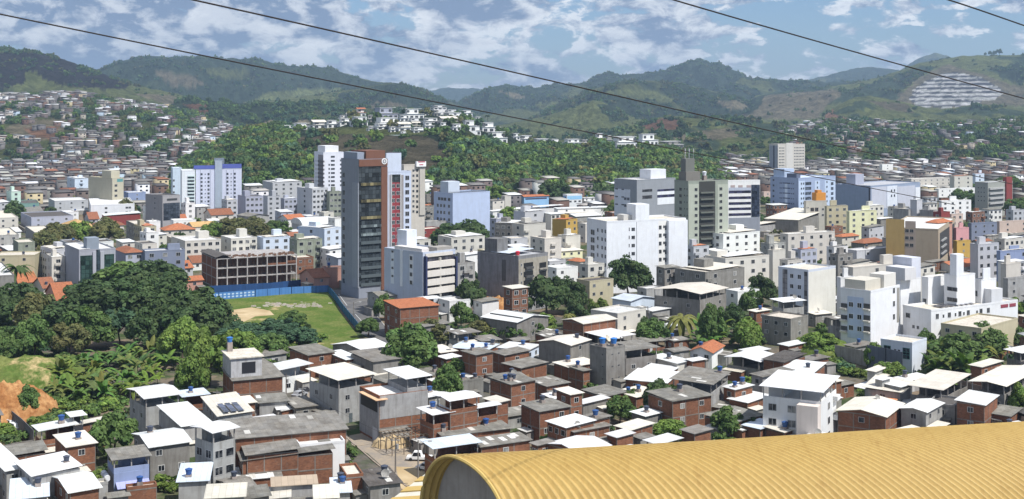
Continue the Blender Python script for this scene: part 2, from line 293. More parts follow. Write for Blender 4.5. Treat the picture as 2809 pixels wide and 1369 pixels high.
class Bld:
    """A building from its near vertical corner: photo column xc, roof row yt at height h; x0 and x1 are where its two faces end."""
    def __init__(s, name, label, cat, x0, xc, x1, yt, h, a=55, z0=0.0, d=None, group=None):
        s.al = al = math.radians(a); s.h = h; s.z0 = z0
        D = d if d else F*(CH-z0-h)/(yt-HZ)
        if d: s.h = h = CH-(yt-HZ)/F*D-z0
        s.D = D; s.C = Cx, Cy = (xc-CX)/F*D, D; s.ur = (math.sin(al), math.cos(al)); s.ul = (-math.cos(al), math.sin(al))
        def ln(v, right):
            if isinstance(v, str): return float(v[1:])
            t = (v-CX)/F
            return (t*Cy-Cx)/(s.ur[0]-t*s.ur[1]) if right else (Cx-t*Cy)/(-s.ul[0]+t*s.ul[1])
        s.a = max(2.0, min(60, ln(x0, False))); s.b = max(2.0, min(90, ln(x1, True)))
        cx = Cx+s.ur[0]*s.b/2+s.ul[0]*s.a/2; cy = Cy+s.ur[1]*s.b/2+s.ul[1]*s.a/2
        s.root = tag(ob(name, None, loc=(cx, cy, z0), rot=math.atan2(s.ur[1], s.ur[0])), label, cat, group); s.root.empty_display_size = .5
        s.cx, s.cy = cx, cy
        yb = HZ+F*(CH-z0)/D; xs = [v for v in (x0, xc, x1) if not isinstance(v, str)]
        s.px = (min(xs), max(xs)); s.yt = yt; s.yb = yb
        REG.append((min(xs), max(xs), yt-4, yt+(.8 if h < 11.5 else .62)*(yb-yt), D)); FOOT.append((cx, cy, .5*math.hypot(s.a, s.b)*.85))
    X0 = property(lambda s: -s.b/2); X1 = property(lambda s: s.b/2); Y0 = property(lambda s: -s.a/2); Y1 = property(lambda s: s.a/2)
    def u(s, face, px):                                   # local coordinate along a face, and depth there
        t = (px-CX)/F; Cx, Cy = s.C
        if face == 'R': l = (t*Cy-Cx)/(s.ur[0]-t*s.ur[1]); return -s.b/2+l, Cy+s.ur[1]*l
        l = (Cx-t*Cy)/(-s.ul[0]+t*s.ul[1]); return -s.a/2+l, Cy+s.ul[1]*l
    def z(s, dep, py): return CH-(py-HZ)/F*dep-s.z0
    def box(s, name, x0, x1, y0, y1, z0, z1, col, m='paint', parent=None, label=None):
        mb = MB(); mb.box(x0, x1, y0, y1, z0, z1); o = mb.build(name, M[m] if isinstance(m, str) else m, parent or s.root, col)
        if label: o['label'] = label
        return o
    def pxbox(s, name, face, p0, p1, y0, y1, col, m='paint', out=.05, inn=0.0, label=None):   # slab on a face, given in photo pixels
        u0, d0 = s.u(face, p0); u1, d1 = s.u(face, p1); z1 = s.z(d0, y0); z0 = s.z(d0, y1)
        if u0 > u1: u0, u1 = u1, u0
        if face == 'R': return s.box(name, u0, u1, s.Y0-out, s.Y0+inn-.001, z0, z1, col, m, label=label)
        return s.box(name, s.X0-out, s.X0+inn-.001, u0, u1, z0, z1, col, m, label=label)
    def win(s, face, u, zc, w, h, col=(.5, .5, .5), me=None, off=0.0):
        e = .012+off; loc, r = ((u, s.Y0-e, zc-h/2), 0) if face == 'R' else ((s.X0-e, u, zc-h/2), -math.pi/2)
        return ob('window', me or WIN, s.root, col, loc, r, (w, 1, h))
    def pxwin(s, face, xs, ys, w, h, col=(.5, .5, .5), off=0.0):
        for px in xs:
            u, d = s.u(face, px); zz = s.z(s.u(face, xs[0])[1], ys[0]); z1 = s.z(s.u(face, xs[0])[1], ys[-1])
            for i in range(len(ys)): s.win(face, u, zz+(z1-zz)*(i/(len(ys)-1) if len(ys) > 1 else 0), w, h, col, off=off)
    def autowin(s, face, n, fl, w=1.3, hh=1.1, z0=0, z1=None, col=(.55, .55, .55), jit=0.0):
        L = s.b if face == 'R' else s.a; z1 = z1 or s.h; st = (z1-z0)/fl
        for f in range(fl):
            for i in range(n):
                if jit and random.random() < jit: continue
                u = -L/2+L*(i+.5)/n+(random.uniform(-.3, .3) if jit else 0)
                if abs(u)+w/2 > L/2-.1: continue
                s.win(face, u, z0+st*(f+.55), w, min(hh, st*.6), col, random.choice((WIN, WIN, WIN, WIN2, WIN3)))
    def walls(s, x0, x1, y0, y1, z0, z1, col, m='paint', label=None):
        o = s.box('walls', x0, x1, y0, y1, z0, z1, col, m, label=label)
        return o
    def frame(s, z0, z1, col=(.25, .225, .20), step=3.6):   # concrete columns and ring beams showing in raw brickwork
        mb = MB(); t = .03; w = .2
        for face, L in (('R', s.b), ('L', s.a)):
            n = max(1, round(L/step))
            for i in range(n+1):
                c = -L/2+L*i/n; c0, c1 = max(c-w/2, -L/2), min(c+w/2, L/2)
                if face == 'R': mb.box(c0, c1, s.Y0-t, s.Y0+.01, z0, z1)
                else: mb.box(s.X0-t, s.X0+.01, c0, c1, z0, z1)
            k = max(1, round((z1-z0)/2.9))
            for i in range(1, k+1):
                zz = z0+(z1-z0)*i/k
                if face == 'R': mb.box(-s.b/2, s.b/2, s.Y0-t-.01, s.Y0+.01, zz-.22, zz-.002)
                else: mb.box(s.X0-t-.01, s.X0+.01, -s.a/2, s.a/2, zz-.22, zz-.002)
        mb.build('concrete_frame', 'raw', s.root, col)
    def flat(s, z, col, x0=None, x1=None, y0=None, y1=None, wall=(.6, .6, .6), ph=.5, m='raw', wm='paint'):
        x0 = s.X0 if x0 is None else x0; x1 = s.X1 if x1 is None else x1; y0 = s.Y0 if y0 is None else y0; y1 = s.Y1 if y1 is None else y1; t = .16
        s.box('roof', x0+t, x1-t, y0+t, y1-t, z-.1, z+.06, col, m)
        mb = MB()
        mb.box(x0-.04, x1+.04, y0-.04, y0+t, z-.003, z+ph); mb.box(x0-.04, x1+.04, y1-t, y1+.04, z-.003, z+ph); mb.box(x0-.04, x0+t, y0+t, y1-t, z-.003, z+ph); mb.box(x1-t, x1+.04, y0+t, y1-t, z-.003, z+ph)
        mb.build('parapet', wm, s.root, wall)
    def shed(s, z, col, m='sheet', along='y', rise=.07, x0=None, x1=None, y0=None, y1=None, ov=.45, th=.08):
        x0 = (s.X0 if x0 is None else x0)-ov; x1 = (s.X1 if x1 is None else x1)+ov; y0 = (s.Y0 if y0 is None else y0)-ov; y1 = (s.Y1 if y1 is None else y1)+ov
        r = rise*((y1-y0) if along == 'y' else (x1-x0))
        za = [z, z, z+r, z+r] if along == 'y' else [z, z+r, z+r, z]
        pts = [(x0, y0), (x1, y0), (x1, y1), (x0, y1)]; mb = MB()
        mb.hexa([(p[0], p[1], q) for p, q in zip(pts, za)]+[(p[0], p[1], q+th) for p, q in zip(pts, za)])
        o = mb.build('roof', m, s.root, col)
        if m == 'fibro' and along == 'y' and x1-x0 > 5 and random.random() < .8:      # newer translucent or replaced sheets
            W = 1.1; zf = lambda y: z+rise*(y-y0)+th+.02
            for i in range(random.choice((1, 2, 3, 5))):
                mb = MB(); a = x0+.3+W*random.randint(0, int((x1-x0-1.5)/W)); b = y0+.2+random.uniform(0, max(.1, y1-y0-2.8)); mb.hexa([(a, b, zf(b)), (a+W, b, zf(b)), (a+W, b+2.3, zf(b+2.3)), (a, b+2.3, zf(b+2.3)), (a, b, zf(b)+.03), (a+W, b, zf(b)+.03), (a+W, b+2.3, zf(b+2.3)+.03), (a, b+2.3, zf(b+2.3)+.03)])
                mb.build('replaced_sheet', 'sheet', s.root, random.choice([(.62, .60, .55), (.72, .71, .68), (.40, .38, .34)]))
        return o
    def gable(s, z, col, m='sheet', along='x', rise=.16, ov=.5, wall=None, wm='paint', th=.1, x0=None, x1=None, y0=None, y1=None):
        X0, X1, Y0, Y1 = [a if b is None else b for a, b in ((s.X0, x0), (s.X1, x1), (s.Y0, y0), (s.Y1, y1))]
        def g(x, y, z): return (x, y, z) if along == 'x' else (y, x, z)
        if along == 'x': a0, a1, b0, b1 = X0, X1, Y0, Y1
        else: a0, a1, b0, b1 = Y0, Y1, X0, X1
        bm = (b0+b1)/2; r = rise*(b1-b0)/2; e = rise*ov; mb = MB()
        for sg in (-1, 1):
            be = bm+sg*((b1-b0)/2+ov); pts = [g(a0-ov, be, z-e), g(a1+ov, be, z-e), g(a1+ov, bm, z+r), g(a0-ov, bm, z+r)]
            mb.hexa(pts+[(p[0], p[1], p[2]+th) for p in pts])
        o = mb.build('roof', m, s.root, col)
        if wall:
            mb = MB()
            for aa in (a0, a1): mb.hexa([g(aa-.08 if aa == a1 else aa, b0, z-.002), g(aa+.08 if aa == a0 else aa, b0, z-.002), g(aa+.08 if aa == a0 else aa, b1, z-.002), g(aa-.08 if aa == a1 else aa, b1, z-.002)]+[g(aa-.08 if aa == a1 else aa, bm-.01, z+r-.01), g(aa+.08 if aa == a0 else aa, bm-.01, z+r-.01), g(aa+.08 if aa == a0 else aa, bm+.01, z+r-.01), g(aa-.08 if aa == a1 else aa, bm+.01, z+r-.01)])
            mb.build('gable_wall', wm, s.root, wall)
        return o
    def hip(s, z, col, m='tile', rise=.42, ov=.6, th=.12):
        x0, x1, y0, y1 = s.X0-ov, s.X1+ov, s.Y0-ov, s.Y1+ov; w, l = y1-y0, x1-x0; k = min(w, l)/2; h = k*rise; mb = MB()
        if l >= w: r0, r1 = (x0+k, (y0+y1)/2, z+h), (x1-k+.01, (y0+y1)/2, z+h)
        else: r0, r1 = ((x0+x1)/2, y0+k, z+h), ((x0+x1)/2, y1-k+.01, z+h)
        a, b, c, d = (x0, y0, z), (x1, y0, z), (x1, y1, z), (x0, y1, z)
        if l >= w: mb.poly([a, b, r1, r0]); mb.poly([b, c, r1]); mb.poly([c, d, r0, r1]); mb.poly([d, a, r0])
        else: mb.poly([a, b, r0]); mb.poly([b, c, r1, r0]); mb.poly([c, d, r1]); mb.poly([d, a, r0, r1])
        mb.poly([d, c, b, a]); return mb.build('roof', m, s.root, col)
    def tank(s, x, y, z, sc=1.0, col=(.05, .13, .36), stand=.5):
        if stand: s.box('tank_stand', x-.55*sc, x+.55*sc, y-.55*sc, y+.55*sc, z-.05, z+stand, (.35, .30, .27), 'raw')
        return ob('water_tank', TANK, s.root, col, (x, y, z+stand), None, (sc,)*3)
    def openfloor(s, z0, z1, wall, m, rail=1.0, back=.5, railcol=None):   # open top storey: parapet, posts, a walled room at the back
        mb = MB(); t = .14
        mb.box(s.X0, s.X1, s.Y0, s.Y0+t, z0, z0+rail); mb.box(s.X0, s.X0+t, s.Y0+t, s.Y1, z0, z0+rail); mb.box(s.X1-t, s.X1, s.Y0+t, s.Y1, z0, z0+rail)
        mb.build('railing_wall', m, s.root, railcol or wall)
        def post(*q): mb = MB(); mb.box(*q); mb.build('post', 'raw', s.root, (.42, .40, .38))
        nx = max(1, round(s.b/4)); ny = max(1, round(s.a/4))
        for i in range(nx+1): c = min(max(s.X0+.11+(s.b-.22)*i/nx, s.X0+.11), s.X1-.11); post(c-.1, c+.1, s.Y0+.01, s.Y0+.21, z0+rail-.002, z1)
        for i in range(1, ny+1): c = s.Y0+.11+(s.a-.22)*i/ny; post(s.X0+.01, s.X0+.21, c-.1, c+.1, z0+rail-.002, z1)
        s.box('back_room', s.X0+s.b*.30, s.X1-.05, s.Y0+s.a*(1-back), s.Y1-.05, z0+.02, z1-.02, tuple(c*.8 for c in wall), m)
WM = dict(B='brick', G='raw', K='raw', O='raw')
def house(x0, xc, x1, yt, h, roof, wall, label, a=55, nl=None, nr=None, name=None, cat=None, group=None, tank=None, z0=0.0, d=None, dish=False, quiet=False):
    cat = cat or ('house' if h < 11.5 else 'apartment building'); name = name or ('house' if h < 11.5 else 'apartment_building')
    s = Bld(name, label, cat, x0, xc, x1, yt, h, a, z0, d, group); h = s.h
    rng = random.Random(int(abs(xc*31+yt*7+x1 if not isinstance(x1, str) else xc))); wc = vary(CLR[wall[0]], rng); m = WM.get(wall[0], 'paint')
    k = roof[0]; rc = CLR[roof[1]] if len(roof) > 1 else CLR['f']; rc = vary(rc, rng, .88, 1.06)
    rm = 'fibro' if roof[1:2] in ('f', 'd') else 'tile' if roof[1:2] in tuple('opq') and k in 'GHgS' else 'sheet'
    fl = max(1, int(h/2.95)); top = h
    if k == 'T':
        top = h-2.9; s.walls(s.X0, s.X1, s.Y0, s.Y1, 0, top, wc, m); s.openfloor(top-.001, h-.02, wc, m, .85, .28)
        (s.gable(h, rc, rm, 'x', .12, .7) if rng.random() < .25 else s.shed(h, rc, rm, rng.choice('xy'), .045, ov=.7)); fl = max(1, fl-1)
    else: s.walls(s.X0, s.X1, s.Y0, s.Y1, 0, h, wc, m)
    if k == 'F': s.flat(h, rc, wall=tuple(c*.92 for c in wc), m='raw', wm='raw' if m == 'brick' else m)
    elif k == 'S': s.shed(h+.02, rc, rm, rng.choice('xy'), .05)
    elif k == 'G': s.gable(h, rc, rm, 'x', .40 if rm == 'tile' else .17, wall=wc, wm=m)
    elif k == 'g': s.gable(h, rc, rm, 'y', .40 if rm == 'tile' else .17, wall=wc, wm=m)
    elif k == 'H': s.hip(h, rc, rm, .42 if rm == 'tile' else .22)
    if wall[0] == 'B': s.frame(0, top-.01)
    big = h >= 11.5; wf = (.62, .62, .6) if wall[0] in 'BKD' else (.42, .42, .42)
    for face, n, L in (('L', nl, s.a), ('R', nr, s.b)):
        if n is None: n = max(1, int(L/(3.0 if big else 3.6))); jit = 0 if big else .3
        else: jit = 0
        if n and n > 0: s.autowin(face, n, fl, 1.75 if big else 1.25, 1.5 if big else 1.15, 0 if big else max(0, top-2.95*fl), top, wf, jit)
    if not big and not quiet and rng.random() < .5:         # door in the lit face
        u = rng.uniform(-s.b/2+1, s.b/2-1); s.box('door', u-.45, u+.45, s.Y0-.06, s.Y0-.004, .02, 2.1, rng.choice([(.1, .12, .13), (.35, .2, .1), (.5, .5, .5)]), 'flat')
    if tank is None: tank = (not big and rng.random() < .28)
    if tank:
        for q in range(int(tank)):
            s.tank(rng.uniform(s.X0+1, s.X1-1), s.Y0+1.0+rng.uniform(0, s.a-2), h+.25, rng.uniform(.8, 1.0), rng.choice([(.03, .085, .26), (.035, .09, .24), (.06, .07, .10)]), rng.choice([.35, .7]))
    if dish or (not big and not quiet and rng.random() < .08):
        ob('satellite_dish', DISH, s.root, (.27, .26, .24), (rng.uniform(s.X0+1, s.X1-1), rng.uniform(s.Y0+1, 0), h+.3), rng.uniform(-.6, .6), (.8,)*3)
    if not big and rng.random() < .8 and s.b > 5:          # a lean-to grown out of the main box
        w = rng.uniform(.35, .7)*s.b; q = rng.uniform(1.8, 3.2); x = s.X0 if rng.random() < .5 else s.X1-w; hh = min(h-1, 2.7); ym = s.Y0-q
        if hh > 2 and not quiet:
            em = rng.choice(['brick', 'raw', 'raw']); s.box('lean_to', x+.02, x+w-.02, ym, s.Y0-.03, 0, hh, CLR['B'] if em == 'brick' else (.36, .35, .33), em)
            fr = rng.choice('ffcwf'); s.shed(hh+.03, CLR[fr], 'fibro' if fr == 'f' else 'sheet', 'y', .07, x0=x, x1=x+w, y0=ym, y1=s.Y0-.5, ov=.3)
    if not big and not quiet and rng.random() < .5 and s.a > 5 and al_ok(s):
        w = rng.uniform(.4, .8)*s.a; q = rng.uniform(1.5, 2.8); y = s.Y0+rng.uniform(0, s.a-w); s.box('lean_to', s.X0-q, s.X0-.03, y, y+w, 0, min(h-.8, 2.5), (.33, .31, .29) if rng.random() < .6 else CLR['B'], 'raw')
        s.shed(min(h-.8, 2.5)+.03, CLR[rng.choice('ffcfw')], 'fibro', 'x', .08, x0=s.X0-q, x1=s.X0-.45, y0=y, y1=y+w, ov=.3)
    if big and nl != 0 and rng.random() < .6:                # a stack of balconies
        fh = h/fl; u = rng.choice((s.X0+1.6, 0, s.X1-1.6)) if s.b > 6 else 0
        for f in range(1, fl): s.box('balcony', u-1.3, u+1.3, s.Y0-.95, s.Y0-.07, fh*f, fh*f+1.0, tuple(c*.9 for c in wc), m)
    if big and k == 'F' and rng.random() < .6:
        s.shed(h+.55, CLR[rng.choice('wwcfo')], 'sheet', 'x', .03, x0=s.X0+s.b*rng.uniform(.05, .3), x1=s.X1-.6, y0=s.Y0+s.a*rng.uniform(.05, .3), y1=s.Y1-.5, ov=0)
    if big and k == 'F':                                    # lift house, roof tank
        w = min(5, s.b*.3); q = min(5, s.a*.35); xx = rng.uniform(s.X0+1, s.X1-1-w); s.box('lift_housing', xx, xx+w, 0, q, h+.05, h+rng.uniform(2.2, 3.6), tuple(c*.97 for c in wc), m)
    return s
def al_ok(s): return s.cx < 200
HOUSES = {}
def table(txt):
    """x0 xc x1 yt h roof wall [key=value ...] | label"""
    for ln in txt.strip().splitlines():
        if not ln.strip(): continue
        L, lab = ln.split('|'); t = L.split(); kw = dict(x.split('=') for x in t[7:])
        v = lambda q: q if q[0] == 'd' else float(q)
        args = dict(a=float(kw.get('a', 55)), nl=int(kw['nl']) if 'nl' in kw else None, nr=int(kw['nr']) if 'nr' in kw else None, tank=int(kw['t']) if 't' in kw else None, d=float(kw['d']) if 'd' in kw else None,
                    z0=float(kw.get('z', 0)), dish='di' in kw, group=kw.get('g', '').replace('_', ' ') or None)
        if 'n' in kw: args['name'] = kw['n']; args['cat'] = kw['n'].replace('_', ' ')
        b = house(v(t[0]), v(t[1]), v(t[2]), float(t[3]), float(t[4]), t[5], t[6], lab.strip(), **args)
        if 'k' in kw: HOUSES[kw['k']] = b
